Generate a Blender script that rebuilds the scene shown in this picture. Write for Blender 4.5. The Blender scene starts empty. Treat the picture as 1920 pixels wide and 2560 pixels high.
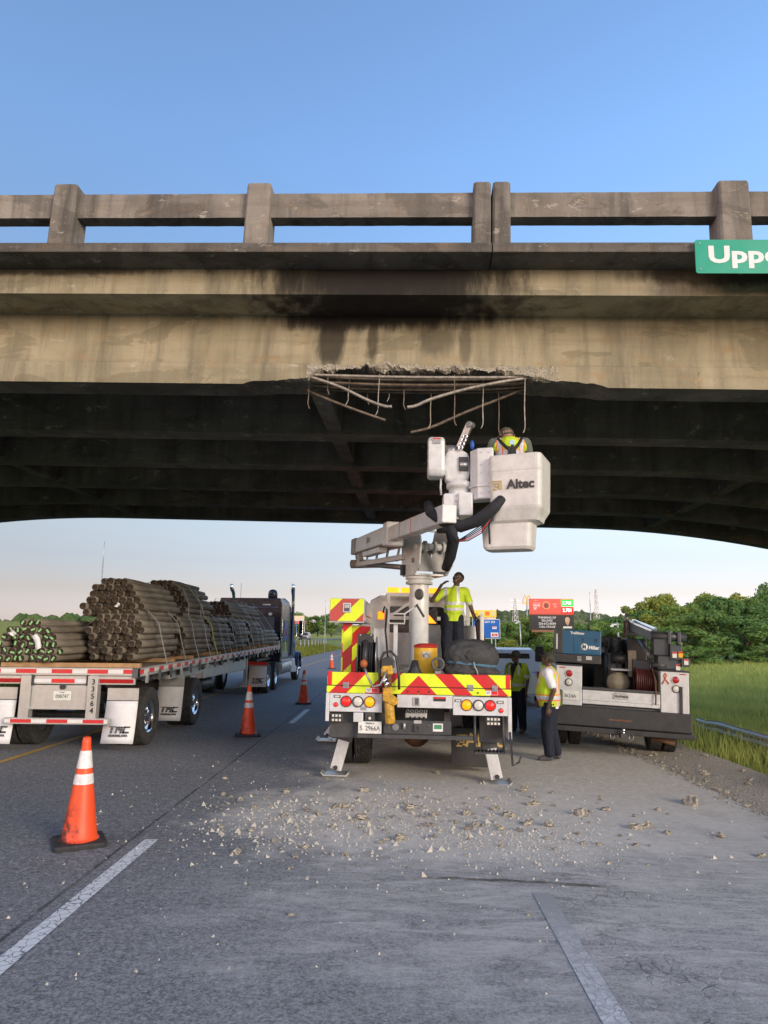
import bpy, bmesh, math, random
import numpy as np
from mathutils import Vector, Matrix, noise

scene = bpy.context.scene
COL = scene.collection
RND = random.Random(7)
rad = math.radians

# ------------------------------------------------------------------ camera
cam_d = bpy.data.cameras.new('camera')
cam_d.sensor_fit = 'VERTICAL'
cam_d.sensor_height = 36.0
cam_d.lens = 1750.0 / 2560.0 * 36.0
cam_d.clip_start = 0.05
cam_d.clip_end = 6000
cam = bpy.data.objects.new('camera', cam_d)
COL.objects.link(cam)
cam.matrix_world = Matrix.Translation((0, 0, 1.9)) @ Matrix.Rotation(rad(.9), 4, 'Z') @ Matrix.Rotation(rad(100.17), 4, 'X') @ Matrix.Rotation(rad(.5), 4, 'Z')
scene.camera = cam

# ------------------------------------------------------------------ sky, sun, exposure
SUN_EL, SUN_AZ = 13.0, 138.0          # azimuth clockwise from +Y (the driving direction)
world = bpy.data.worlds.new('World')
scene.world = world
world.use_nodes = True
wn, wl = world.node_tree.nodes, world.node_tree.links
wn.clear()
w_out = wn.new('ShaderNodeOutputWorld')
w_bg = wn.new('ShaderNodeBackground')
w_sky = wn.new('ShaderNodeTexSky')
w_sky.sky_type = 'NISHITA'
w_sky.sun_disc = False
w_sky.sun_elevation = rad(SUN_EL)
w_sky.sun_rotation = rad(-SUN_AZ)
w_sky.altitude = 200
w_sky.air_density = 1.0
w_sky.dust_density = 1.0
w_sky.ozone_density = 3.0
w_bg.inputs['Strength'].default_value = 0.15
# evening haze: the sky pales towards the horizon, the same all the way round
w_tc = wn.new('ShaderNodeTexCoord'); w_sep = wn.new('ShaderNodeSeparateXYZ'); w_rmp = wn.new('ShaderNodeValToRGB'); w_mul = wn.new('ShaderNodeMix')
wl.new(w_tc.outputs['Generated'], w_sep.inputs[0]); wl.new(w_sep.outputs[2], w_rmp.inputs[0])
_st = [(.0, (.66, .53, .66)), (.017, (.65, .53, .69)), (.061, (.57, .40, .41)), (.105, (.61, .434, .41)), (.148, (.755, .52, .44)), (.208, (.80, .60, .50)), (.342, (.87, .72, .62)), (.60, (1, .96, .96))]
_el = w_rmp.color_ramp.elements
while len(_el) < len(_st): _el.new(.5)
for _e, (_p, _c) in zip(_el, _st): _e.position = _p; _e.color = (*_c, 1)
w_mul.data_type = 'RGBA'; w_mul.blend_type = 'MULTIPLY'; w_mul.inputs[0].default_value = 1.0
wl.new(w_sky.outputs[0], w_mul.inputs[6]); wl.new(w_rmp.outputs[0], w_mul.inputs[7])
wl.new(w_mul.outputs[2], w_bg.inputs[0])
wl.new(w_bg.outputs[0], w_out.inputs[0])
sun_d = bpy.data.lights.new('sun', 'SUN')
# the disc has gone behind the trees: a broad warm glow is left, so shadows are very soft
sun_d.energy = 1.45
sun_d.angle = rad(28)
sun_d.color = (1.0, .84, .66)
sun = bpy.data.objects.new('sun', sun_d)
COL.objects.link(sun)
_sd = Vector((math.sin(rad(SUN_AZ)) * math.cos(rad(SUN_EL)), math.cos(rad(SUN_AZ)) * math.cos(rad(SUN_EL)), math.sin(rad(SUN_EL))))
sun.rotation_euler = _sd.to_track_quat('Z', 'Y').to_euler()
vs = scene.view_settings
vs.view_transform = 'Standard'
vs.look = 'None'
vs.gamma = 1.0
vs.use_curve_mapping = False
vs.exposure = 1.5
scene.render.engine = 'CYCLES'
scene.cycles.max_bounces = 8
scene.cycles.diffuse_bounces = 4
scene.cycles.use_denoising = True

# ------------------------------------------------------------------ helpers
class MB:
    """collects simple solids and links them as one mesh object"""
    def __init__(s):
        s.v, s.f, s.m, s.sm = [], [], [], []
    def add(s, vs_, fs, m=0, smooth=False):
        o = len(s.v)
        s.v += [tuple(p) for p in vs_]
        for f in fs:
            s.f.append(tuple(i + o for i in f)); s.m.append(m); s.sm.append(smooth)
        return s
    def bx(s, x0, x1, y0, y1, z0, z1, m=0, M=None):
        p = [(x, y, z) for z in (z0, z1) for y in (y0, y1) for x in (x0, x1)]
        if M is not None: p = [M @ Vector(q) for q in p]
        return s.add(p, [(0, 2, 3, 1), (4, 5, 7, 6), (0, 1, 5, 4), (2, 6, 7, 3), (0, 4, 6, 2), (1, 3, 7, 5)], m)
    def box(s, c, d, m=0, M=None):
        return s.bx(c[0]-d[0]/2, c[0]+d[0]/2, c[1]-d[1]/2, c[1]+d[1]/2, c[2]-d[2]/2, c[2]+d[2]/2, m, M)
    def bar(s, a, b, w, h, m=0, up=(0, 0, 1)):
        a, b = Vector(a), Vector(b); d = (b - a); L = d.length; d.normalize()
        u = Vector(up); r = d.cross(u)
        if r.length < 1e-4: r = d.cross(Vector((1, 0, 0)))
        r.normalize(); u = r.cross(d)
        p = [a + d*t*L + r*i*w/2 + u*j*h/2 for t in (0, 1) for j in (-1, 1) for i in (-1, 1)]
        return s.add(p, [(0, 1, 3, 2), (4, 6, 7, 5), (0, 4, 5, 1), (2, 3, 7, 6), (0, 2, 6, 4), (1, 5, 7, 3)], m)
    def prism(s, poly, axis, a, b, m=0, M=None):
        n = len(poly)
        def P(q, t):
            return {'x': (t, q[0], q[1]), 'y': (q[0], t, q[1]), 'z': (q[0], q[1], t)}[axis]
        p = [P(q, a) for q in poly] + [P(q, b) for q in poly]
        if M is not None: p = [M @ Vector(q) for q in p]
        return s.add(p, [tuple(range(n))[::-1], tuple(range(n, 2*n))] + [(i, (i+1) % n, n+(i+1) % n, n+i) for i in range(n)], m)
    def tube(s, pts, r, n=8, m=0, caps=True, smooth=True):
        pts = [Vector(p) for p in pts]; k = len(pts)
        rs = r if isinstance(r, (list, tuple)) else [r]*k
        vs_, fs = [], []
        ref = None
        for i, p in enumerate(pts):
            d = (pts[min(i+1, k-1)] - pts[max(i-1, 0)]).normalized()
            if ref is None:
                ref = d.orthogonal().normalized()
            u = (ref - d*ref.dot(d))
            u = u.normalized() if u.length > 1e-5 else d.orthogonal().normalized()
            ref = u; w = d.cross(u)
            for j in range(n):
                t = 2*math.pi*j/n
                vs_.append(p + (u*math.cos(t) + w*math.sin(t))*rs[i])
        for i in range(k-1):
            for j in range(n):
                fs.append((i*n+j, i*n+(j+1) % n, (i+1)*n+(j+1) % n, (i+1)*n+j))
        s.add(vs_, fs, m, smooth)
        if caps:
            o = len(s.v) - len(vs_)
            for ring in (list(range(n))[::-1], [(k-1)*n+j for j in range(n)]):
                s.f.append(tuple(o+i for i in ring)); s.m.append(m); s.sm.append(False)
        return s
    def cyl(s, a, b, r0, r1=None, n=16, m=0, caps=True, smooth=True):
        return s.tube([a, b], [r0, r0 if r1 is None else r1], n, m, caps, smooth)
    def lathe(s, prof, c=(0, 0, 0), axis='z', n=24, m=0, smooth=True, close=False):
        """prof: (radius, along) pairs"""
        vs_, fs = [], []
        k = len(prof)
        for j in range(n):
            t = 2*math.pi*j/n; cx, sx = math.cos(t), math.sin(t)
            for r, h in prof:
                q = {'z': (r*cx, r*sx, h), 'x': (h, r*cx, r*sx), 'y': (r*sx, h, r*cx)}[axis]
                vs_.append((c[0]+q[0], c[1]+q[1], c[2]+q[2]))
        for j in range(n):
            for i in range(k - 1 + (1 if close else 0)):
                a, b = j*k+i, j*k+(i+1) % k
                c2, d = ((j+1) % n)*k+(i+1) % k, ((j+1) % n)*k+i
                fs.append((a, d, c2, b))
        s.add(vs_, fs, m, smooth)
        if not close:
            o = len(s.v) - len(vs_)
            if prof[0][0] > 1e-4: s.f.append(tuple(o+j*k for j in range(n))); s.m.append(m); s.sm.append(False)
            if prof[-1][0] > 1e-4: s.f.append(tuple(o+j*k+k-1 for j in range(n))[::-1]); s.m.append(m); s.sm.append(False)
        return s
    def ell(s, c, r, n=16, k=10, m=0, M=None):
        vs_, fs = [], []
        r = r if isinstance(r, (list, tuple)) else (r, r, r)
        for i in range(k+1):
            a = math.pi*i/k
            for j in range(n):
                t = 2*math.pi*j/n
                q = Vector((r[0]*math.sin(a)*math.cos(t), r[1]*math.sin(a)*math.sin(t), r[2]*math.cos(a)))
                if M is not None: q = M @ q
                vs_.append((c[0]+q[0], c[1]+q[1], c[2]+q[2]))
        for i in range(k):
            for j in range(n):
                fs.append((i*n+j, (i+1)*n+j, (i+1)*n+(j+1) % n, i*n+(j+1) % n))
        return s.add(vs_, fs, m, True)
    def quad(s, a, b, c, d, m=0):
        return s.add([a, b, c, d], [(0, 1, 2, 3)], m)
    def mesh(s, name, mats):
        me = bpy.data.meshes.new(name)
        me.from_pydata(s.v, [], s.f)
        me.polygons.foreach_set('material_index', s.m)
        me.polygons.foreach_set('use_smooth', s.sm)
        for q in (mats if isinstance(mats, (list, tuple)) else [mats]): me.materials.append(q)
        me.update()
        return me
    def build(s, name, mats, parent=None, bevel=0, loc=None, rot=None, seg=2):
        o = link(name, s.mesh(name, mats), parent)
        if loc is not None: o.location = loc
        if rot is not None: o.rotation_euler = rot
        if bevel:
            b = o.modifiers.new('edge', 'BEVEL'); b.width = bevel; b.segments = seg; b.limit_method = 'ANGLE'; b.angle_limit = rad(40)
        return o

def link(name, data, parent=None):
    o = bpy.data.objects.new(name, data); COL.objects.link(o)
    if parent is not None: o.parent = parent
    return o
def tag(o, label=None, cat=None, group=None, kind=None):
    for k, val in (('label', label), ('category', cat), ('group', group), ('kind', kind)):
        if val: o[k] = val
    return o
def empty(name, loc, rot=(0, 0, 0), label=None, cat=None, group=None):
    o = link(name, None); o.location = loc; o.rotation_euler = rot; o.empty_display_size = .1
    return tag(o, label, cat, group)
def copy_tree(o, parent=None):
    c = o.copy(); COL.objects.link(c); c.parent = parent
    for ch in [x for x in o.children]:
        copy_tree(ch, c)
    return c
def text(s, size, m, parent, loc, rot=(rad(90), 0, 0), name='lettering', ext=.001, align='CENTER', sx=1.0, bold=0.0, spacing=1.0):
    cu = bpy.data.curves.new(name, 'FONT')
    cu.body = s; cu.size = size; cu.align_x = align; cu.align_y = 'CENTER'; cu.extrude = ext; cu.offset = bold; cu.space_character = spacing
    cu.resolution_u = 3
    t = bpy.data.objects.new(name, cu)
    COL.objects.link(t)
    bpy.context.view_layer.update()
    me = bpy.data.meshes.new_from_object(t.evaluated_get(bpy.context.evaluated_depsgraph_get()))
    bpy.data.objects.remove(t); bpy.data.curves.remove(cu)
    me.materials.clear(); me.materials.append(m)
    o = link(name, me, parent); o.location = loc; o.rotation_euler = rot; o.scale = (sx, 1, 1)
    return o

# ------------------------------------------------------------------ materials
class NT:
    def __init__(s, name):
        s.mat = bpy.data.materials.new(name); s.mat.use_nodes = True
        s.n, s.l = s.mat.node_tree.nodes, s.mat.node_tree.links
        s.n.clear()
        s.out = s.n.new('ShaderNodeOutputMaterial'); s.b = s.n.new('ShaderNodeBsdfPrincipled')
        s.l.new(s.b.outputs[0], s.out.inputs[0])
        s.tc = s.n.new('ShaderNodeTexCoord')
    def put(s, sock, val):
        if isinstance(val, bpy.types.NodeSocket): s.l.new(val, sock)
        elif isinstance(val, (tuple, list)) and len(val) == 3 and sock.type == 'RGBA': sock.default_value = (*val, 1)
        else: sock.default_value = val
    def obj(s): return s.tc.outputs['Object']
    def mapv(s, scale=(1, 1, 1), vec=None, loc=(0, 0, 0), rot=(0, 0, 0)):
        m = s.n.new('ShaderNodeMapping'); s.put(m.inputs[0], vec if vec is not None else s.obj())
        m.inputs['Scale'].default_value = scale; m.inputs['Location'].default_value = loc; m.inputs['Rotation'].default_value = rot
        return m.outputs[0]
    def noise(s, scale, detail=4, vec=None, rough=.55, dist=0):
        t = s.n.new('ShaderNodeTexNoise'); s.put(t.inputs['Vector'], vec if vec is not None else s.obj())
        t.inputs['Scale'].default_value = scale; t.inputs['Detail'].default_value = detail
        t.inputs['Roughness'].default_value = rough; t.inputs['Distortion'].default_value = dist
        return t.outputs[0]
    def vor(s, scale, vec=None, feature='F1', out=0, rnd=1):
        t = s.n.new('ShaderNodeTexVoronoi'); t.feature = feature; s.put(t.inputs['Vector'], vec if vec is not None else s.obj())
        t.inputs['Scale'].default_value = scale; t.inputs['Randomness'].default_value = rnd
        return t.outputs[out]
    def ramp(s, fac, stops):
        r = s.n.new('ShaderNodeValToRGB'); s.put(r.inputs[0], fac)
        e = r.color_ramp.elements
        while len(e) < len(stops): e.new(.5)
        for el, (p, c) in zip(e, stops):
            el.position = p
            el.color = (*c, 1) if isinstance(c, (tuple, list)) else (c, c, c, 1)
        return r.outputs[0]
    def step(s, fac, lo, hi):
        m = s.n.new('ShaderNodeMapRange'); m.interpolation_type = 'SMOOTHSTEP'
        s.put(m.inputs[0], fac); m.inputs[1].default_value = lo; m.inputs[2].default_value = hi
        return m.outputs[0]
    def math(s, op, a, b=0.0, c=0.0):
        m = s.n.new('ShaderNodeMath'); m.operation = op
        for i, q in enumerate((a, b, c)): s.put(m.inputs[i], q)
        return m.outputs[0]
    def mix(s, fac, a, b, mode='MIX'):
        m = s.n.new('ShaderNodeMix'); m.data_type = 'RGBA'; m.blend_type = mode
        s.put(m.inputs[0], fac); s.put(m.inputs[6], a); s.put(m.inputs[7], b)
        return m.outputs[2]
    def xyz(s, vec=None):
        m = s.n.new('ShaderNodeSeparateXYZ'); s.put(m.inputs[0], vec if vec is not None else s.obj())
        return m.outputs
    def bump(s, h, strength=.3, dist=.01, nrm=None):
        b = s.n.new('ShaderNodeBump'); s.put(b.inputs['Height'], h)
        b.inputs['Strength'].default_value = strength; b.inputs['Distance'].default_value = dist
        if nrm is not None: s.put(b.inputs['Normal'], nrm)
        s.l.new(b.outputs[0], s.b.inputs['Normal'])
        return b.outputs[0]
    def fin(s, col=None, rough=None, metal=None, spec=None):
        if col is not None: s.put(s.b.inputs['Base Color'], col)
        if rough is not None: s.put(s.b.inputs['Roughness'], rough)
        if metal is not None: s.put(s.b.inputs['Metallic'], metal)
        if spec is not None: s.b.inputs['Specular IOR Level'].default_value = spec
        return s.mat

def mat(name, col, rough=.6, metal=0, var=.15, scale=5, bump=0, bscale=60, dirt=0, dirtcol=(.09, .075, .055), spec=None):
    t = NT(name)
    c = t.mix(t.ramp(t.noise(scale, 5), [(.3, 0), (.7, 1)]), tuple(x*(1-var) for x in col), tuple(min(1, x*(1+var)) for x in col))
    if dirt:
        c = t.mix(t.math('MULTIPLY', t.ramp(t.noise(scale*2.3, 8, rough=.7), [(.42, 0), (.75, 1)]), dirt), c, dirtcol)
    if bump: t.bump(t.noise(bscale, 4), bump, .004)
    return t.fin(c, t.ramp(t.noise(scale*1.7, 3), [(.2, max(0, rough-.08)), (.8, min(1, rough+.08))]), metal, spec)
def emit_mat(name, col, strength, base=None):
    t = NT(name); t.fin(base or col, .3)
    t.b.inputs['Emission Color'].default_value = (*col, 1); t.b.inputs['Emission Strength'].default_value = strength
    return t.mat

M = {}
M['white'] = mat('white_paint', (.52, .53, .55), .35, var=.05, dirt=.5, dirtcol=(.27, .24, .19), scale=3)
M['fibre'] = mat('white_fibreglass', (.57, .565, .55), .45, var=.08, dirt=.45, dirtcol=(.30, .27, .215), scale=3.2, bump=.08, bscale=25)
M['boomwhite'] = mat('boom_white_paint', (.55, .56, .57), .35, var=.08, dirt=.4, dirtcol=(.26, .235, .20), scale=4)
M['black'] = mat('black_paint', (.02, .021, .023), .5, var=.3, dirt=.25, scale=4)
M['bumper'] = mat('black_steel', (.035, .036, .04), .55, var=.3, dirt=.4, dirtcol=(.10, .09, .075), scale=5)
M['rubber'] = mat('tyre_rubber', (.022, .022, .023), .85, var=.25, dirt=.5, dirtcol=(.09, .08, .065), scale=7, bump=.2, bscale=80)
M['blackhose'] = mat('black_sleeve', (.012, .013, .018), .8, var=.4, scale=20, bump=.5, bscale=40)
M['steel'] = mat('grey_steel', (.30, .30, .31), .4, .7, var=.2, dirt=.3, scale=8)
M['alu'] = mat('brushed_aluminium', (.48, .48, .47), .38, .55, var=.08, dirt=.3, dirtcol=(.33, .31, .28), scale=5)
M['chrome'] = mat('polished_metal', (.80, .80, .82), .14, 1.0, var=.05)
M['darkgrey'] = mat('dark_grey_paint', (.07, .075, .085), .5, var=.2, dirt=.2, scale=6)
M['grey'] = mat('mid_grey_paint', (.28, .28, .29), .5, var=.15, dirt=.3, scale=6)
M['red'] = mat('red_plastic', (.42, .02, .015), .4, var=.1, dirt=.2, scale=7)
M['yellowp'] = mat('yellow_plastic', (.72, .42, .02), .45, var=.08, dirt=.25, scale=6)
M['ytool'] = mat('yellow_tool_paint', (.55, .30, .015), .5, var=.2, dirt=.9, dirtcol=(.07, .045, .02), scale=9)
M['rust'] = mat('rusty_steel', (.13, .06, .03), .8, .2, var=.4, dirt=.4, scale=9, bump=.3)
M['wood'] = mat('raw_timber', (.33, .20, .10), .8, var=.25, scale=6, bump=.3, bscale=30)
M['lampred'] = emit_mat('lit_red_lamp', (1, .015, .01), .35, (.4, .01, .01))
M['lampredoff'] = mat('red_lens', (.32, .008, .012), .2, var=.2, scale=30)
M['lampamber'] = emit_mat('lit_amber_lamp', (1, .17, .0), .9, (.6, .17, .0))
M['lampwhite'] = mat('clear_lens', (.55, .53, .48), .2, var=.2, scale=60, bump=.4, bscale=90)
M['beacon'] = emit_mat('lit_beacon', (1, .17, .004), 1.3, (.8, .3, .02))
M['whitelet'] = mat('white_lettering', (.62, .62, .62), .5, var=.05)
M['blacklet'] = mat('black_lettering', (.018, .018, .02), .5, var=.1)
M['redtape'] = mat('red_tape', (.55, .02, .02), .35, var=.1)
M['plate'] = mat('licence_plate', (.62, .63, .60), .4, var=.1, dirt=.3, scale=12)
t = NT('window_glass')
t.b.inputs['Transmission Weight'].default_value = .85; t.b.inputs['IOR'].default_value = 1.3
M['glass'] = t.fin((.35, .40, .42), .05)
M['darkglass'] = mat('dark_glass', (.012, .014, .016), .06, var=.1)
# ------------------------------------------------------------------ the ground and the roads
def road_z(x):
    return 0.0 if x < 1.13 else -.025*(x - 1.13)
PROF = [(-4000, 40), (-900, 14), (-300, 8), (-90, 4.2), (-45, 3.2), (-30, 2.9), (-24, 1.5), (-22.8, 1.24), (-14.2, 1.24), (-13, 1.05), (-10.5, .25), (-9.2, -.06), (-8.7, -.06),
        (1.13, -.06), (4.9, -.16), (5.6, -.20), (7, -.36), (9.5, -.60), (13, -.55), (20, -.2), (40, .3), (90, 1.2), (300, 6), (900, 14), (4000, 40)]
def ground_z(x):
    for (x0, z0), (x1, z1) in zip(PROF, PROF[1:]):
        if x <= x1: return z0 + (z1-z0)*(x-x0)/(x1-x0)
    return 40
mb = MB()
ys = [-400, -120, -60, -30, -15, -8, -4] + [i*1.5 for i in range(0, 45)] + [75, 90, 110, 140, 180, 240, 340, 500, 900, 1800, 4500]
xs = sorted(set([p[0] for p in PROF] + [5+i*.75 for i in range(24)] + [-9.2-i*1.2 for i in range(12)]))
for y in ys:
    for x in xs:
        bmp = .10*noise.noise(Vector((x*.35, y*.35, 0))) + .05*noise.noise(Vector((x*1.1, y*1.1, 3))) if (x > 5.7 or -13 < x < -9.3) else 0
        mb.v.append((x, y, ground_z(x) + bmp))
nx = len(xs)
for j in range(len(ys)-1):
    for i in range(nx-1):
        mb.f.append((j*nx+i, j*nx+i+1, (j+1)*nx+i+1, (j+1)*nx+i)); mb.m.append(0); mb.sm.append(True)
t = NT('grassy_ground')
g1 = t.mix(t.ramp(t.noise(.12, 4), [(.35, 0), (.65, 1)]), (.17, .23, .065), (.28, .31, .10))
g1 = t.mix(t.math('MULTIPLY', t.ramp(t.noise(3, 6), [(.4, 0), (.7, 1)]), .6), g1, (.06, .10, .022))
x_, y_, z_ = t.xyz()
gl = t.mix(t.ramp(t.noise(.3, 4), [(.35, 0), (.7, 1)]), (.34, .31, .08), (.24, .27, .07))
g1 = t.mix(t.step(x_, -23, -25), g1, gl)
soil = t.mix(t.noise(6, 6), (.26, .23, .185), (.40, .365, .31))
verge = t.math('ADD', x_, t.math('MULTIPLY', t.math('SUBTRACT', t.noise(1.3, 5), .5), .9))
g1 = t.mix(t.math('MULTIPLY', t.step(verge, 5.7, 5.2), t.step(x_, 0, 1)), g1, soil)
t.bump(t.noise(9, 6), .8, .08)
M['ground'] = t.fin(g1, .95, spec=.1)
tag(mb.build('ground', M['ground']), kind='structure')

def strip(name, x0, x1, y0, y1, zoff, m, n=1, zf=road_z, ny=1):
    b = MB()
    for j in range(ny+1):
        for i in range(n+1):
            x = x0 + (x1-x0)*i/n
            b.v.append((x, y0+(y1-y0)*j/ny, zf(x)+zoff))
    for j in range(ny):
        for i in range(n):
            b.f.append((j*(n+1)+i, j*(n+1)+i+1, (j+1)*(n+1)+i+1, (j+1)*(n+1)+i)); b.m.append(0); b.sm.append(False)
    return tag(b.build(name, m), kind='structure')

def asphalt(name, dusty):
    t = NT(name)
    x_, y_, z_ = t.xyz()
    vv = t.mapv((1, 1, 1))
    stones = t.vor(105, vv, out=1)
    sv = t.xyz(stones)[0]
    fine = t.noise(150, 3, vv, .7)
    base = t.mix(t.ramp(t.noise(.8, 5), [(.3, 0), (.7, 1)]), (.128, .132, .142), (.178, .181, .19))
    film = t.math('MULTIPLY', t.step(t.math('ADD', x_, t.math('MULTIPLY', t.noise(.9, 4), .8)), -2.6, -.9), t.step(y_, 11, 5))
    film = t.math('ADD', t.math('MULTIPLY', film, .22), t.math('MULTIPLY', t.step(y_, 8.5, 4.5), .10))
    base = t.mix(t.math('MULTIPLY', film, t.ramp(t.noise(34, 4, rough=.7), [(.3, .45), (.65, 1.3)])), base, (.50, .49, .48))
    c = t.mix(t.ramp(sv, [(0, 0), (.8, .0), (1, .55)]), base, (.36, .355, .345))
    c = t.mix(t.ramp(fine, [(.30, .8), (.52, 0)]), c, (.045, .047, .052))
    c = t.mix(t.math('MULTIPLY', t.ramp(t.noise(38, 3, rough=.7), [(.48, 0), (.62, 1)]), .65), c, (.38, .378, .375))
    c = t.mix(t.math('MULTIPLY', t.ramp(t.noise(46, 3, t.mapv((1, 1, 1), loc=(7, 3, 0)), .7), [(.48, 0), (.60, 1)]), .75), c, (.05, .052, .058))
    c = t.mix(t.math('MULTIPLY', t.ramp(t.noise(15, 8, rough=.85), [(.50, 0), (.60, 1)]), .60), c, (.40, .40, .405))
    c = t.mix(t.math('MULTIPLY', t.ramp(t.noise(17, 8, t.mapv((1, 1, 1), loc=(3, 9, 0)), .85), [(.50, 0), (.60, 1)]), .70), c, (.042, .045, .052))
    c = t.mix(t.math('MULTIPLY', t.ramp(t.noise(5, 6), [(.40, 0), (.7, 1)]), .3), c, (.25, .248, .242))
    # lengthwise paving seam and worn wheel paths
    wob = t.math('ADD', x_, t.math('MULTIPLY', t.noise(1.5, 3), .03))
    seam = t.math('SUBTRACT', 1.0, t.step(t.math('ABSOLUTE', t.math('ADD', wob, 2.455)), .008, .025))
    seam = t.math('MULTIPLY', seam, t.ramp(t.noise(3, 3), [(.3, .3), (.6, 1)]))
    c = t.mix(t.math('MULTIPLY', seam, .75), c, (.02, .02, .022))
    h = t.math('ADD', t.math('MULTIPLY', fine, .7), t.math('MULTIPLY', sv, .3))
    if dusty:
        # crazed strip beside the faded edge line
        cn = t.n.new('ShaderNodeTexNoise'); cn.inputs['Scale'].default_value = 7; cn.inputs['Detail'].default_value = 6; t.put(cn.inputs['Vector'], t.obj())
        cv = t.mapv((1, .5, 1), t.mix(.16, t.obj(), cn.outputs['Color']))
        crack = t.math('SUBTRACT', 1.0, t.step(t.vor(8.5, cv, 'DISTANCE_TO_EDGE'), .0, .05))
        crack = t.math('MULTIPLY', crack, t.ramp(t.noise(3.2, 5), [(.46, 0), (.60, 1)]))
        cm = t.math('MULTIPLY', t.step(t.math('ABSOLUTE', t.math('SUBTRACT', x_, 1.62)), .5, .25), t.step(y_, 7.4, 6.2))
        c = t.mix(t.math('MULTIPLY', t.math('MULTIPLY', crack, cm), .8), c, (.015, .015, .017))
        # concrete dust: one heavy tan patch below the broken beam, thinner grey dust swept over the right side
        def blob(cx, cy, rx, ry, lo, hi, wb=.55):
            dx = t.math('DIVIDE', t.math('SUBTRACT', x_, cx), rx); dy = t.math('DIVIDE', t.math('SUBTRACT', y_, cy), ry)
            d = t.math('SQRT', t.math('ADD', t.math('MULTIPLY', dx, dx), t.math('MULTIPLY', dy, dy)))
            d = t.math('ADD', d, t.math('MULTIPLY', t.math('SUBTRACT', t.noise(1.6, 6, rough=.65), .5), wb*2))
            return t.step(d, hi, lo)
        sw = t.noise(2.0, 8, t.mapv((.8, 2.6, 1), rot=(0, 0, .12)), .75, .9)
        sw2 = t.noise(3.5, 7, t.mapv((.7, 6, 1), rot=(0, 0, .45)), .75, .6)
        tan1 = blob(.8, 8.15, 2.9, 1.95, .55, 1.12)
        tan2 = t.math('MULTIPLY', blob(2.9, 10.6, 2.9, 4.6, .45, 1.15), .9)
        tan3 = t.math('MULTIPLY', blob(.6, 11, 2.1, 4.5, .4, 1.1), .85)
        tanm = t.math('MAXIMUM', tan1, t.math('MAXIMUM', tan2, tan3))
        tanm = t.math('MULTIPLY', tanm, t.ramp(t.noise(14, 6), [(.25, .55), (.6, 1)]))
        dustc = t.mix(t.noise(3, 6), (.56, .515, .445), (.74, .69, .61))
        c = t.mix(t.math('MULTIPLY', tanm, .9), c, dustc)
        light = t.math('MULTIPLY', blob(1.0, 5.6, 2.9, 2.4, .35, 1.05), t.ramp(sw, [(.40, .15), (.62, 1)]))
        light2 = t.math('MULTIPLY', blob(3.0, 6.2, 2.5, 4.2, .4, 1.05), t.ramp(sw2, [(.42, 0.25), (.62, 1)]))
        lm = t.math('MAXIMUM', light, light2)
        lm = t.math('MULTIPLY', lm, t.ramp(fine, [(.35, .35), (.55, 1)]))
        c = t.mix(t.math('MULTIPLY', lm, .9), c, (.54, .525, .50))
        # rings swept by tyres
        dx = t.math('SUBTRACT', x_, .45); dy = t.math('SUBTRACT', y_, 4.95)
        rr = t.math('SQRT', t.math('ADD', t.math('MULTIPLY', dx, dx), t.math('MULTIPLY', t.math('MULTIPLY', dy, dy), 2.2)))
        ring = t.noise(16, 3, None, .6)
        rn = t.n.new('ShaderNodeTexNoise'); rn.noise_dimensions = '1D'
        t.put(rn.inputs['W'], t.math('MULTIPLY', t.math('ADD', rr, t.math('MULTIPLY', t.noise(1.1, 2), .25)), 14.0))
        rn.inputs['Scale'].default_value = 1.0; rn.inputs['Detail'].default_value = 2
        rm = t.math('MULTIPLY', t.ramp(rn.outputs[0], [(.55, 0), (.68, 1)]), t.step(rr, 1.35, .5))
        rm = t.math('MULTIPLY', rm, t.ramp(t.noise(1.4, 3), [(.42, 0), (.6, 1)]))
        c = t.mix(t.math('MULTIPLY', rm, .22), c, (.48, .475, .47))
        # damp crack across the lane
        wy = t.math('ADD', y_, t.math('MULTIPLY', t.math('SUBTRACT', t.noise(3, 5), .5), .14))
        dk = t.math('MULTIPLY', t.step(t.math('ABSOLUTE', t.math('SUBTRACT', wy, t.math('MULTIPLY_ADD', x_, -.085, 6.11))), .05, .012),
                    t.math('MULTIPLY', t.step(x_, .1, .4), t.step(x_, 2.0, 1.5)))
        dk = t.math('MULTIPLY', dk, t.ramp(t.noise(5, 4), [(.36, 0), (.5, 1)]))
        c = t.mix(t.math('MULTIPLY', dk, .75), c, (.045, .036, .022))
        h = t.math('SUBTRACT', h, t.math('MULTIPLY', t.math('MULTIPLY', crack, cm), 1.5))
    t.bump(h, .55, .006)
    return t.fin(c, .85, spec=.25)
M['road'] = asphalt('asphalt', True)
M['oldroad'] = asphalt('far_asphalt', False)
strip('road', -8.6, 4.35, -300, 2500, 0, M['road'], 20)
strip('opposite_road', -22.6, -14.4, -300, 2500, 1.30, M['oldroad'], 1, lambda x: 0)
t = NT('gravel_verge')
gc = t.mix(t.vor(38, out=1), (.24, .215, .18), (.50, .46, .41))
gc = t.mix(t.ramp(t.noise(2, 5), [(.4, 0), (.65, .8)]), gc, (.36, .325, .27))
t.bump(t.vor(38), .8, .02)
M['gravelground'] = t.fin(gc, .95, spec=.1)
strip('gravel_verge', 4.3, 5.7, -60, 120, .004, M['gravelground'], 4)

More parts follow.
